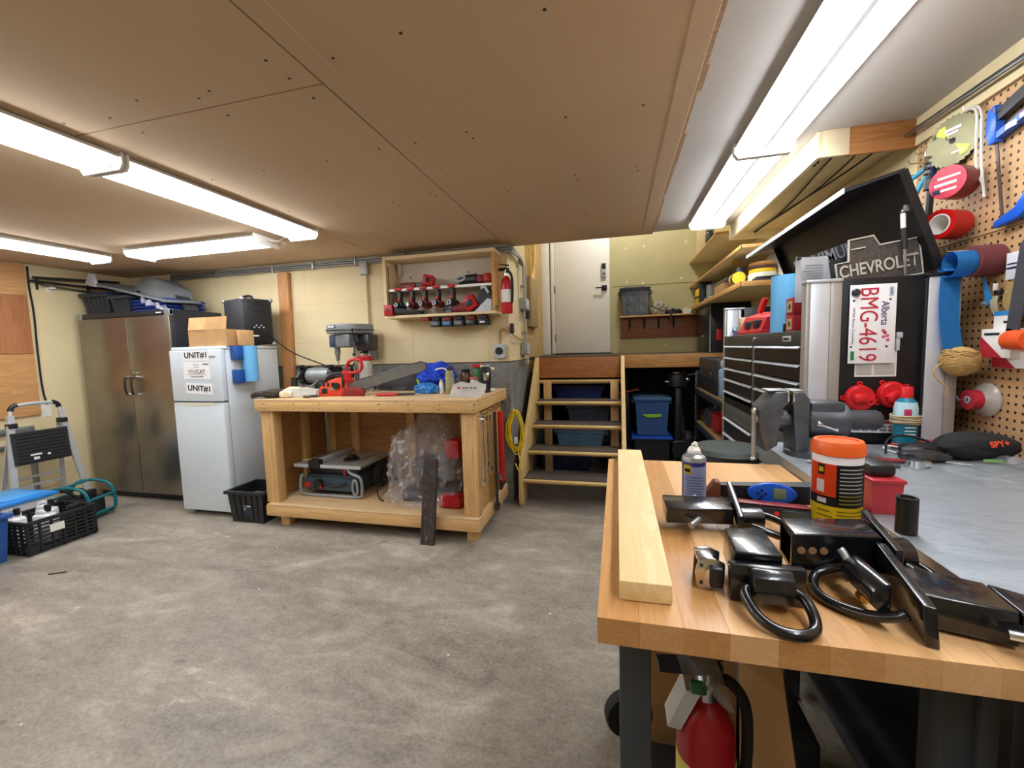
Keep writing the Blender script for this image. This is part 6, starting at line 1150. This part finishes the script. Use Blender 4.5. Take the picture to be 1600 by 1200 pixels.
# hacksaw
q = thing('hacksaw', 'blue framed hacksaw hanging vertically on the pegboard', 'hacksaw', (PX-.02, 1.85, 1.84), world=True); HB = M('saw_blue', '1c5fd0', .35)
MB().beam((PX-.02, 1.925, 2.235), (PX-.02, 1.70, 2.30), .02, .04).put('frame_bar', M('frame_black', '1c1c20', .4), q); MB().prism([(1.90, 2.15), (1.93, 2.15), (1.945, 2.20), (1.94, 2.27), (1.91, 2.28), (1.90, 2.22)], 'x', PX-.035, PX-.008, bev=.004).put('front_grip', HB, q)
MB().beam((PX-.02, 1.91, 2.17), (PX-.02, 1.78, 2.20), .024, .022).put('tension_arm', HB, q); MB().box(PX-.034, PX-.03, 1.82, 1.86, 2.172, 2.19).box(PX-.034, PX-.03, 1.77, 1.81, 2.185, 2.2).put('steel_insert', CHROME, q)
MB().prism([(1.905, 2.15), (1.917, 2.15), (1.872, 1.87), (1.86, 1.87)], 'x', PX-.022, PX-.019).put('blade', M('blade_brown', '5a4a44', .5, .5), q)
MB().prism([(1.885, 1.85), (1.885, 1.875), (1.80, 1.895), (1.765, 1.96), (1.74, 1.96), (1.74, 1.90), (1.79, 1.865)], 'x', PX-.036, PX-.008, bev=.006).put('handle', HB, q); hook(q, 1.9, 2.25, .04)
# blue sanding roll
SB = M('sand_blue', '2f86cc', .85, var=.12, sc=90); SBR = M('sand_brown', '6a3236', .9, var=.15, sc=200, bump=.3, bsc=500)
q = thing('sanding_roll', 'blue-backed sandpaper roll with a long strip hanging down', 'sandpaper', (PX-.05, 2.0, 1.42), world=True)
c0 = (PX-.004, 1.905, 1.745)
MB().lathe([(.036, 0), (.056, 0), (.056, .075), (.036, .075)], c0, (-1, 0, 0), 30, closed=True).put('roll', SBR, q); MB().lathe([(.034, .002), (.0357, .002), (.0357, .078), (.034, .078)], c0, (-1, 0, 0), 30, closed=True).put('roll_lining', SB, q)
def strip(u, v):
    if u < .45:
        an = math.radians(-60)+u/.45*math.radians(420); r = .03+.026*u/.45
        return Vector((PX-.082-.062*v-.0*u, 1.905+r*math.cos(an), 1.745+r*math.sin(an)))
    k = (u-.45)/.55; return Vector((PX-.082-.062*v-.012*math.sin(k*3), 1.935-.03*k, 1.745-.315*k))
MB().grid(strip, 60, 4, .001).put('hanging_strip', SB, q)
hook(q, 1.905, 1.785, .15)
MB().prism([(1.92, 1.70), (1.90, 1.58), (1.87, 1.60)], 'x', PX-.03, PX-.028).put('torn_corner', SB, q)
# twine ball
q = thing('twine_ball', 'ball of natural jute twine on a pegboard hook under the blue strip', 'twine', (PX-.09, 1.905, 1.32), world=True); TW = M('jute', 'b8955a', .95, var=.2, sc=60)
MB().sph((PX-.09, 1.905, 1.385), (.056, .05, .055), 20, 14).put('core', TW, q); b = MB(); random.seed(4)
for k in range(26):
    ax = Vector((random.gauss(0, .5), random.gauss(0, .35), 1)).normalized(); u, v, _ = basis(ax)
    b.tube([(PX-.09+(u*math.cos(i*.45)+v*math.sin(i*.45)).x*.0565, 1.905+(u*math.cos(i*.45)+v*math.sin(i*.45)).y*.0505, 1.385+(u*math.cos(i*.45)+v*math.sin(i*.45)).z*.056+.0005*k) for i in range(14)], .003, 5, closed=True)
b.put('strands', TW, q)
MB().tube([(PX-.14, 1.9, 1.39), (PX-.17, 1.895, 1.365), (PX-.183, 1.89, 1.345), (PX-.16, 1.89, 1.31), (PX-.13, 1.89, 1.285), (PX-.14, 1.89, 1.27), (PX-.135, 1.89, 1.255)], .0025, 6, smooth=2).put('loose_end', TW, q)
hook(q, 1.905, 1.40, .14)
# spool of wire
q = thing('wire_spool', 'clear spool of fishing wire with a red hub on the pegboard', 'spool', (PX-.01, 1.905, 1.18), world=True)
MB().lathe([(.02, 0), (.062, 0), (.062, .006), (.05, .02), (.03, .035), (.02, .035)], (PX-.002, 1.905, 1.243), (-1, 0, 0), 30, closed=True).put('clear_flange', mk_glass('spool_clear', 'cfc9c0', .15, .55, 12), q); MB().lathe([(.014, .03), (.036, .03), (.036, .06), (.014, .06)], (PX-.002, 1.905, 1.243), (-1, 0, 0), 26, closed=True).put('red_hub', M('hub_red', 'b8283a', .35), q); MB().lathe([(.008, .02), (.0135, .02), (.0135, .062), (.008, .062)], (PX-.002, 1.905, 1.243), (-1, 0, 0), 20, closed=True).put('hub_sleeve', LGREY, q); hook(q, 1.905, 1.243, .09)
# staple boxes
for i, (dy, dz, lab) in enumerate(((0, 0, 'front white, blue and red staple box hanging on the pegboard'), (-.02, -.035, 'rear red and white staple box tucked behind the front one'))):
    q = thing('staple_box', lab, 'carton', (PX-.03+.02*i, 1.82+dy, 1.40+dz), .0, None); x = -.02 if i == 0 else -.016
    MB().box(x, .018, -.06, .06, 0, .10, .002).put('box', PAPER, q); MB().prism([(.06, .0), (.06, .075), (-.03, .0)], 'x', x-.0015, x-.0004).put('red_print', M('carton_red', 'a81c2c', .5), q)
    if i == 0:
        MB().box(.0, .002, -.055, .04, .10, .16).put('hang_card', PAPER, q); MB().box(-.001, .0, -.055, .04, .145, .16).put('blue_top', M('print_blue', '2a86c8', .5), q); MB().box(x-.0015, x-.0004, -.055, -.025, .03, .075).put('blue_print', M('print_blue', '2a86c8', .5), q); MB().box(x-.0015, x-.0004, -.015, .045, .078, .086).put('black_print', INK, q); MB().box(-.0015, -.0005, -.03, .0, .118, .126).put('hang_hole', INK, q)
q = thing('sanding_disc_pack', 'hanging clear pack of round tan sanding discs on the pegboard', 'sanding discs', (PX-.02, 1.78, 1.52), world=True)
MB().lathe([(.004, 0), (.075, 0), (.075, .012), (.004, .012)], (PX-.008, 1.77, 1.605), (-1, 0, 0), 30, closed=True).put('disc', M('disc_tan', '9c8450', .8, var=.2, sc=80), q); MB().box(PX-.024, PX-.022, 1.755, 1.835, 1.665, 1.755, .0005).put('header_card', M('header_white', 'd4d6de', .4), q); MB().box(PX-.0255, PX-.0242, 1.76, 1.83, 1.70, 1.706).box(PX-.0255, PX-.0242, 1.76, 1.83, 1.715, 1.719).put('blue_lines', NAVY, q); MB().blob((PX-.03, 1.73, 1.585), (.012, .03, .035), .4, 3, 4, None, 3).put('film_wrinkle', mk_glass('film_wr', 'c6ccd6', .1, .5, 40), q)
q = thing('steel_level', 'flat dark grey steel straightedge hanging on the pegboard', 'straightedge', (PX-.05, 1.77, 1.43), world=True)
MB().prism([(1.752, 1.77), (1.735, 1.79), (1.70, 1.79), (1.745, 1.43), (1.79, 1.43)], 'x', PX-.05, PX-.045).put('blade', M('level_grey', '5c5c60', .45, .6), q)
q = thing('orange_clamp', 'round orange plastic clamp body beside the straightedge', 'clamp', (PX-.04, 1.735, 1.43), world=True); MB().lathe([(.01, 0), (.032, 0), (.034, .02), (.032, .04), (.034, .05), (.03, .07), (.01, .07)], (PX-.05, 1.765, 1.46), (0, -1, 0), 20, closed=True).put('ribbed_body', M('clamp_orange', 'e0541c', .4), q)
q = thing('price_tag', 'curled white tag hanging from a small pegboard clip', 'tag', (PX-.02, 1.855, 1.54), world=True); MB().grid(lambda u, v: Vector((PX-.02-.012*math.sin(v*2.5), 1.842+.03*u+.01*v, 1.54+.075*v)), 4, 8, .0008).put('tag', M('tag_cream', 'd8d4b0', .7), q); MB().box(PX-.02, PX-.004, 1.86, 1.885, 1.62, 1.635, .003).put('clip', DKST, q); MB().box(PX-.03, PX-.018, 1.868, 1.876, 1.635, 1.66, .002).put('white_tip', WHT, q)
MB().box(PX-.035, PX-.004, 1.895, 1.915, 1.588, 1.60, .003).cyl((PX-.04, 1.905, 1.594), (PX-.02, 1.905, 1.594), .006, n=8).thing('small_bracket', GALV, 'tiny metal bracket beside the torn blue strip', 'bracket')
# ================================================================ BUTCHER BLOCK TABLE
q = thing('butcher_block_table', 'thick butcher-block table on dark steel legs in front of the steel bench', 'table', (.27, 1.18, 0), world=True)
tx0, tx1, ty0, ty1, tz = -.035, .572, .675, 1.685, 1.03
BB = [wood('maple_%d' % i, a, b_, 'y', 1.2, .35, knots=False) for i, (a, b_) in enumerate((('daad78', 'cf9f68'), ('d2a26c', 'c4925a'), ('e0b684', 'd6a876'), ('cb9860', 'bb884e')))]
w = (tx1-tx0)/9; random.seed(12); prev = -1
for i in range(9):
    k = random.choice([j for j in range(4) if j != prev]); prev = k
    MB().box(tx0+i*w, tx0+(i+1)*w-.0001, ty0, ty1, tz-.045, tz, .0003, seg=1).put('stave', BB[k], q)
LG = M('leg_charcoal', '484c52', .45, .4)
for x, y, wx in ((.0, .735, .055), (.50, .77, .055), (.0, 1.58, .055), (.50, 1.58, .055)):
    MB().box(x, x+wx, y, y+.05, 0 if y > 1 else 0, tz-.046, .003).put('leg', LG, q)
MB().box(.545, .57, .76, .80, 0, tz-.046, .002).put('leg_flange', LG, q)
MB().box(.0, .55, 1.585, 1.625, tz-.12, tz-.046, .002).put('rear_apron', LG, q)
for x in (.01, .51): MB().box(x, x+.035, .786, 1.579, tz-.095, tz-.046, .002).put('side_apron', LG, q)
MB().beam((.26, .80, .98), (.34, 1.2, .55), .035, .02).put('diagonal_brace', GALV, q)
MB().box(.0, .55, .8, 1.6, .22, .24, .002).put('lower_shelf', DKST, q)
# ================================================================ UNDER THE TABLE
q = extinguisher('red fire extinguisher with silver bracket standing under the butcher-block table', (.172, .87, .42), .36, .056, 3.3, M('ext_red', 'a0141c', .35), 'yellow')
MB().hexa([(.095, .845, .70), (.12, .842, .70), (.12, .90, .70), (.095, .90, .70), (.13, .845, .785), (.16, .842, .79), (.16, .90, .79), (.13, .90, .785)]).thing('silver_strap', CHROME, 'bent silver strap bracket beside the floor extinguisher valve', 'bracket')
MB().box(.137, .168, .835, .85, .785, .81, .005).thing('green_seal', M('seal_green', '1c6b3c', .4), 'small green plastic seal on the floor extinguisher', 'seal')
MB().box(.06, .34, .84, 1.10, .241, .418, .01).thing('dark_crate', BLK, 'dark crate carrying the floor extinguisher under the table', 'crate')
MB().grid(lambda u, v: Vector((.13+.075*u-.04*v, .82+.03*math.sin(u*5+v*3), .80+.12*v+.01*math.sin(u*9)*v)), 10, 10, .001).thing('clear_wrapper', mk_glass('wrapper_film', 'b8b4b4', .1, .4, 30), 'torn clear plastic wrapper stuck on the floor extinguisher handle', 'plastic film')
open_box('cardboard_box', 'large torn cardboard box under the butcher-block table', (.17, 1.29, .241), .26, .3, .44, 0, ((3, 1, 0, 14), (1, 1, 0, 5)), M('cardboard_brown', '9c7448', .85))
q = thing('cardboard_flap', 'tall upright cardboard panel beside the floor extinguisher', 'cardboard', (.33, 1.02, .241), world=True); MB().hexa([(.27, .97, .241), (.40, .90, .241), (.403, .905, .241), (.273, .975, .241), (.255, .97, .95), (.31, .94, .95), (.313, .945, .95), (.258, .975, .95)]).put('panel', CARD, q)
bottle('purple_bottle', 'tall violet bottle with a red base band under the table', (.36, 1.12, .53), .036, .38, M('violet_bottle', '6a5a72', .4), DKST, .6, lab_m=M('violet_label', '8c8092', .5))
MB().lathe([(.038, 0), (.038, .05), (.036, .055)], (.36, 1.12, .53), n=22).thing('red_base_band', RED, 'red rubber band ring around the base of the violet bottle', 'band')
MB().box(.31, .46, 1.05, 1.3, .241, .529, .008).thing('dark_box_stand', DKST, 'dark box carrying the violet bottle under the table', 'box')
q = thing('caster_wheel', 'black swivel caster at the side of the butcher-block table', 'caster', (-.02, .93, .58), world=True)
MB().lathe([(.02, -.014), (.046, -.014), (.05, -.008), (.05, .008), (.046, .014), (.02, .014)], (.018, .86, .70), (-.25, 1, 0), 28, closed=True).put('tyre', BLKR, q); MB().lathe([(.003, -.017), (.024, -.015), (.024, .015), (.003, .017)], (.018, .86, .70), (-.25, 1, 0), 20).put('hub', DKST, q); MB().box(.0, .03, .835, .885, .735, .78, .006).put('fork', CHROME, q)
# ================================================================ ON THE TABLE
SP2 = wood('spruce_board', 'ecd6a4', 'dfc48c', 'y', 1, .6, c3='9a7240')
MB().box(.001, .09, .73, 1.70, tz+.001, tz+.037, .003).thing('pine_board', SP2, 'pale pine two-by-four lying along the edge of the butcher-block table', 'board').rotation_euler = (0, 0, .0)
q = thing('spray_can', 'blue and silver spray lubricant can with yellow badge on the table', 'spray can', (.203, 1.215, tz+.001), .0)
CB = M('can_blue', '2c3486', .3, .3); r = .0305
MB().lathe([(r*.95, 0), (r, .004), (r, .128), (r*.97, .133)], n=32).put('body', CB, q); MB().lathe([(r+.001, .129), (r*1.03, .133), (r*.95, .141), (r*.62, .148), (r*.6, .151), (0, .151)], n=32).put('dome', GALV, q)
MB().lathe([(.016, .149), (.017, .158), (.012, .166), (0, .167)], n=20).prism([(-.008, .16), (.009, .16), (.009, .178), (.002, .181), (-.006, .173)], 'y', -.008, .008, bev=.002).put('nozzle', WHT, q); MB().cyl((-.001, -.0085, .172), (-.001, -.0075, .172), .002, n=8).put('nozzle_hole', INK, q)
n_ = 10
def band(a0, a1, z0, z1, rr): 
    B = MB(); B.grid(lambda u, v: Vector((rr*math.cos(a0+(a1-a0)*u), rr*math.sin(a0+(a1-a0)*u), z0+(z1-z0)*v)), 12, 1, .0003); return B
band(-2.7, -.25, .006, .118, r+.0006).put('pale_label', M('label_paleblue', 'aebde4', .4), q); band(-2.6, -1.95, .098, .122, r+.0012).put('badge', M('badge_yellow', 'e8c81c', .4), q); band(-2.52, -2.02, .103, .112, r+.0016).put('badge_print', INK, q)
for i in range(11): band(-2.45, -.75-.1*(i % 3), .012+i*.0075, .0145+i*.0075, r+.0012).put('print_line', M('print_violet', '6a78b8', .5), q)
b = MB().tube([(.188, 1.178, tz+.004), (.196, 1.176, tz+.022), (.187, 1.176, tz+.034), (.19, 1.176, tz+.044), (.203, 1.176, tz+.046), (.21, 1.176, tz+.036), (.203, 1.176, tz+.022), (.206, 1.178, tz+.004)], .0015, 6, smooth=2).thing('hitch_clip', STEEL, 'bent wire hitch clip leaning on the spray can', 'clip')
# infrared thermometer
q = thing('infrared_thermometer', 'black handheld thermometer with a blue screen panel lying on the table', 'thermometer', (.37, 1.235, tz+.042), -.06); q.scale = (1.12, 1.12, 1.3)
MB().hexa([(-.085, -.013, -.012), (.12, -.02, -.014), (.12, .02, -.014), (-.085, .013, -.012), (-.085, -.013, .014), (.12, -.02, .024), (.12, .02, .024), (-.085, .013, .014)]).put('body', BLK, q)
pn = MB().prism([(-.018+.052*math.cos(a)+.04, .006+.021*math.sin(a)) for a in [2*math.pi*i/20 for i in range(20)]], 'y', -.028, -.016, bev=.003).put('blue_panel', M('thermo_blue', '1858c4', .35), q); MB().box(.024, .05, -.030, -.0275, -.004, .018, .001).put('screen', M('lcd_green', '6e7a5c', .3), pn)
for dx, dz in ((-.008, .006), (0, .013), (0, -.001), (.008, .006), (-.006, -.006)): MB().cyl((dx, -.0285, dz), (dx, -.030, dz), .003, n=8).put('button', NAVY, pn)
MB().prism([(-.085, -.018), (-.118, -.03), (-.125, -.012), (-.098, .022), (-.085, .02)], 'y', -.016, .016, bev=.004).put('brown_nose', M('brown_rubber', '6e3a22', .5), q); MB().cyl((-.122, 0, -.012), (-.14, 0, -.012), .006, n=10).put('lens_tube', LGREY, q)
MB().box(.03, .1, -.01, .03, -.034, -.012, .008).put('handle', BLK, q)
q = thing('torque_tool', 'long black and red electronic tool lying in front of the thermometer', 'torque tool', (.37, 1.165, tz+.001), -.16)
MB().box(-.1, .1, -.016, .016, .004, .034, .01).put('grip', M('tool_navy', '1e232b', .4), q); MB().box(-.09, .09, -.012, .016, .034, .037, .001).put('red_spine', DRED, q); MB().box(.03, .09, -.018, -.015, .008, .028, .002).put('display', M('lcd_dark', '3a423e', .3), q); MB().cyl((.018, -.0165, .018), (.018, -.0185, .018), .006, n=10).put('red_button', M('cap_red', 'd01c24', .35), q); MB().cyl((-.1, 0, .018), (-.13, 0, .018), .012, n=10).put('drive_end', DKST, q)
# wipes tub
q = thing('wipes_tub', 'orange-lidded cleaning wipes tub with orange, black and yellow label', 'wipes tub', (.507, 1.135, tz+.001), .0); q.scale = (1, 1, 1.14); r = .05
MB().lathe([(r*.97, 0), (r, .004), (r, .168), (r*.98, .172)], n=40).put('body', M('tub_white', 'e6e4ea', .4), q); l = MB().lathe([(r+.002, .158), (r+.0035, .16), (r+.003, .176), (r*.96, .186), (r*.8, .186), (r*.78, .183), (0, .183)], n=40).put('lid', M('lid_orange', 'e8601a', .4), q)
def lb(a0, a1, z0, z1, m, nm, k=.0006): band(a0, a1, z0, z1, r+k).put(nm, m, q)
a0, am, a1 = -3.3, -2.0, -.3
TOR = M('tub_orange', 'ee4a1a', .4); TYL = M('tub_yellow', 'e8cf1a', .4); TBK = M('tub_black', '1e1c1e', .4)
lb(a0, am, .075, .142, TOR, 'orange_panel'); lb(a0, am, .055, .075, TBK, 'black_panel'); lb(a0, a1, .003, .055, TYL, 'yellow_panel'); lb(am, a1, .055, .142, TBK, 'black_text_panel')
band(-2.75, -2.45, .118, .140, r+.0012).put('round_badge', TBK, q); band(-2.7, -2.5, .124, .134, r+.0016).put('badge_print', TYL, q)
for i in range(10): band(am+.12, -.9+.1*(i % 2), .062+i*.0078, .0645+i*.0078, r+.0012).put('white_text', M('text_pale', 'c8c8cc', .5) if i > 2 else M('text_olive', '9c9a4a', .5), q)
for i in range(6): band(am+.05, -.8, .008+i*.0075, .0098+i*.0075, r+.0012).put('yellow_text', M('text_brown', '6a5e14', .5), q)
for i in range(4): band(-2.75, -2.1-.1*(i % 2), .01+i*.011, .0125+i*.011, r+.0012).put('yellow_text', M('text_brown', '6a5e14', .5), q)
band(-2.75, -2.35, .06, .070, r+.0012).put('white_word', WHT, q); band(-2.8, -2.45, .082, .108, r+.0012).put('white_word', WHT, q)
# ---- shackle hitches
GB = M('gloss_black', '101216', .24, .0, .2, 30, bump=.2, bsc=50, coat=.5)
def dring(par, pts, r_=.0085): return MB().tube(pts, r_, 14, smooth=3).put('d_ring', GB, par)
Z0 = tz+.001
q = thing('shackle_hitch', 'glossy black shackle hitch with chrome buckle beside it and ring towards the table edge', 'shackle hitch', (.24, .85, Z0), world=True)
MB().hexa([(.197, .80, Z0+.022), (.279, .795, Z0+.022), (.277, .905, Z0+.022), (.205, .895, Z0+.022), (.199, .785, Z0+.08), (.276, .785, Z0+.08), (.277, .90, Z0+.08), (.207, .89, Z0+.08)], bev=.004).put('receiver_tube', GB, q)
MB().box(.188, .305, .765, .784, Z0, Z0+.066, .003).put('end_plate', GB, q)
MB().prism([(.764, Z0+.018), (.764, Z0+.066), (.75, Z0+.07), (.735, Z0+.062), (.728, Z0+.042), (.733, Z0+.02), (.745, Z0+.01)], 'x', .216, .278, bev=.003).put('shackle_sleeve', GB, q)
dring(q, [(.215, .748, Z0+.036), (.205, .745, Z0+.035), (.203, .73, Z0+.03), (.212, .70, Z0+.016), (.235, .68, Z0+.0085), (.265, .675, Z0+.0085), (.290, .69, Z0+.0085), (.297, .715, Z0+.018), (.293, .738, Z0+.032), (.28, .748, Z0+.036)])
q = thing('ratchet_buckle', 'shiny chrome ratchet buckle against the nearer shackle hitch', 'buckle', (.165, .83, Z0), world=True)
MB().prism([(.14, Z0), (.186, Z0), (.187, Z0+.05), (.17, Z0+.058), (.143, Z0+.055), (.136, Z0+.03)], 'y', .795, .80, bev=.001).put('side_plate', CHROME, q); MB().prism([(.14, Z0), (.186, Z0), (.187, Z0+.05), (.17, Z0+.058), (.143, Z0+.055)], 'y', .84, .845).put('side_plate', CHROME, q); MB().cyl((.165, .79, Z0+.03), (.165, .85, Z0+.03), .013, n=14).put('spindle', CHROME, q); MB().box(.16, .182, .782, .796, Z0+.008, Z0+.046, .005).put('release_catch', BLK, q); MB().box(.14, .17, .80, .84, Z0+.05, Z0+.058, .003).put('handle_web', CHROME, q)
for z in (.012, .045): MB().cyl((.147, .7935, Z0+z), (.147, .7955, Z0+z), .003, n=8).put('rivet', BLK, q)
q = thing('shackle_hitch', 'glossy black shackle hitch with three round holes in its side', 'shackle hitch', (.39, .88, Z0), world=True)
B = MB(); B.hexa([(.312, .852, Z0+.080), (.46, .868, Z0+.080), (.468, .945, Z0+.080), (.318, .925, Z0+.080), (.312, .85, Z0+.094), (.46, .866, Z0+.094), (.468, .947, Z0+.094), (.318, .927, Z0+.094)], bev=.005).put('tube_top', GB, q)
MB().hexa([(.312, .85, Z0+.03), (.46, .866, Z0+.03), (.46, .872, Z0+.03), (.312, .856, Z0+.03), (.312, .85, Z0+.09), (.46, .866, Z0+.09), (.46, .872, Z0+.09), (.312, .856, Z0+.09)]).put('tube_side', GB, q); MB().hexa([(.318, .92, Z0+.03), (.466, .94, Z0+.03), (.466, .946, Z0+.03), (.318, .926, Z0+.03), (.318, .92, Z0+.09), (.466, .94, Z0+.09), (.466, .946, Z0+.09), (.318, .926, Z0+.09)]).put('tube_side', GB, q)
MB().hexa([(.312, .852, Z0+.022), (.46, .868, Z0+.022), (.468, .945, Z0+.022), (.318, .925, Z0+.022), (.312, .85, Z0+.03), (.46, .866, Z0+.03), (.468, .947, Z0+.03), (.318, .927, Z0+.03)]).put('tube_bottom', GB, q)
HO = M('hole_wood', '8a6a48', .6)
for i in range(3): MB().cyl((.328+.019*i, .8505+.002*i, Z0+.062), (.328+.019*i, .8525+.002*i, Z0+.062), .0068, n=14).put('pin_hole', HO, q)
MB().hexa([(.462, .83, Z0), (.475, .83, Z0), (.49, .97, Z0), (.477, .97, Z0), (.462, .83, Z0+.085), (.475, .83, Z0+.085), (.49, .97, Z0+.105), (.477, .97, Z0+.105)], bev=.002).put('end_plate', GB, q); MB().cyl((.478, .90, Z0+.045), (.52, .905, Z0+.045), .03, n=18).put('shackle_sleeve', GB, q)
dring(q, [(.50, .96, Z0+.04), (.515, .97, Z0+.035), (.545, .955, Z0+.018), (.563, .92, Z0+.01), (.56, .88, Z0+.01), (.54, .86, Z0+.02), (.51, .862, Z0+.036), (.5, .87, Z0+.04)])
q = thing('hitch_pin', 'bent zinc hitch pin propped on the ring of the long hitch', 'hitch pin', (.395, .85, Z0), world=True); MB().tube([(.385, .842, Z0+.075), (.389, .838, Z0+.07), (.395, .825, Z0+.05), (.397, .82, Z0+.032)], .0065, 10, smooth=2).put('shaft', GALV, q); MB().cyl((.386, .822, Z0+.03), (.405, .822, Z0+.03), .005, n=10).put('tip', CHROME, q)
q = thing('shackle_hitch', 'glossy black shackle hitch lying behind the others beside the pine board', 'shackle hitch', (.19, 1.06, Z0), world=True)
MB().hexa([(.112, 1.03, Z0+.022), (.262, 1.045, Z0+.022), (.27, 1.11, Z0+.022), (.112, 1.105, Z0+.022), (.112, 1.025, Z0+.062), (.262, 1.04, Z0+.062), (.27, 1.112, Z0+.066), (.108, 1.107, Z0+.066)], bev=.004).put('receiver_tube', GB, q); MB().hexa([(.262, 1.01, Z0), (.275, 1.01, Z0), (.29, 1.13, Z0), (.277, 1.13, Z0), (.262, 1.01, Z0+.058), (.275, 1.01, Z0+.058), (.278, 1.13, Z0+.10), (.265, 1.13, Z0+.10)], bev=.002).put('end_plate', GB, q)
MB().cyl((.28, 1.06, Z0+.035), (.325, 1.065, Z0+.035), .024, n=16).put('shackle_sleeve', GB, q); dring(q, [(.29, 1.11, Z0+.03), (.31, 1.115, Z0+.03), (.36, 1.10, Z0+.026), (.40, 1.06, Z0+.012), (.395, 1.01, Z0+.01), (.36, 1.0, Z0+.016), (.31, 1.01, Z0+.03), (.295, 1.02, Z0+.03)])
MB().cyl((.163, 1.005, Z0+.03), (.185, 1.035, Z0+.036), .007, n=12).thing('steel_pin', GALV, 'short zinc pin end poking from the hitch beside the pine board', 'pin')
q = thing('shackle_hitch', 'glossy black long hitch with tapered bar and wide ring lying across the table corner', 'shackle hitch', (.48, .8, Z0), world=True)
MB().hexa([(.432, .70, Z0), (.447, .695, Z0), (.47, .85, Z0+.02), (.455, .855, Z0+.02), (.426, .70, Z0+.062), (.441, .695, Z0+.062), (.462, .855, Z0+.085), (.447, .86, Z0+.085)], bev=.002).put('end_plate', GB, q)
MB().hexa([(.45, .745, Z0+.004), (.552, .715, Z0+.004), (.575, .80, Z0+.004), (.465, .845, Z0+.004), (.45, .745, Z0+.056), (.552, .718, Z0+.056), (.565, .80, Z0+.056), (.465, .842, Z0+.056)], bev=.004).put('receiver_bar', GB, q)
MB().hexa([(.5525, .715, Z0+.034), (.62, .66, Z0+.034), (.66, .72, Z0+.034), (.5755, .80, Z0+.034), (.5525, .718, Z0+.056), (.62, .665, Z0+.056), (.66, .72, Z0+.056), (.566, .80, Z0+.056)], bev=.004).put('tapered_end', GB, q)
PTS = [(.43+.028*math.cos(a)*1.0-.022, Z0+.046+.026*math.sin(a)) for a in [math.pi*.5+math.pi*i/8 for i in range(9)]]
MB().prism(PTS, 'y', .735, .83, Matrix.Translation((0, 0, 0)), bev=.003).put('shackle_sleeve', GB, q)
dring(q, [(.40, .842, Z0+.04), (.385, .85, Z0+.036), (.355, .85, Z0+.025), (.337, .83, Z0+.014), (.335, .795, Z0+.0085), (.355, .765, Z0+.0085), (.385, .74, Z0+.013), (.412, .725, Z0+.026), (.42, .722, Z0+.034)])
MB().cyl((.405, .80, Z0+.008), (.405, .815, Z0+.008), .0075, n=12).thing('brass_fitting', M('brass', 'b8923a', .35, .8), 'tiny brass fitting lying under the long hitch sleeve', 'fitting')
MB().tube([(.53, .705, Z0+.03), (.56, .69, Z0+.034), (.60, .66, Z0+.04), (.66, .62, Z0+.05)], .007, 10, smooth=1).thing('chrome_rod', CHROME, 'bent chrome rod lying against the long hitch tip', 'rod')
MB().tube([(.547, 1.0, Z0+.008), (.555, 1.02, Z0+.03), (.562, 1.035, Z0+.036), (.567, 1.04, Z0+.025), (.56, 1.03, Z0+.014), (.548, 1.0, Z0+.02), (.54, .985, Z0+.02)], .0018, 6, smooth=2).thing('retaining_clip', STEEL, 'looped wire retaining clip near the deep socket', 'clip')
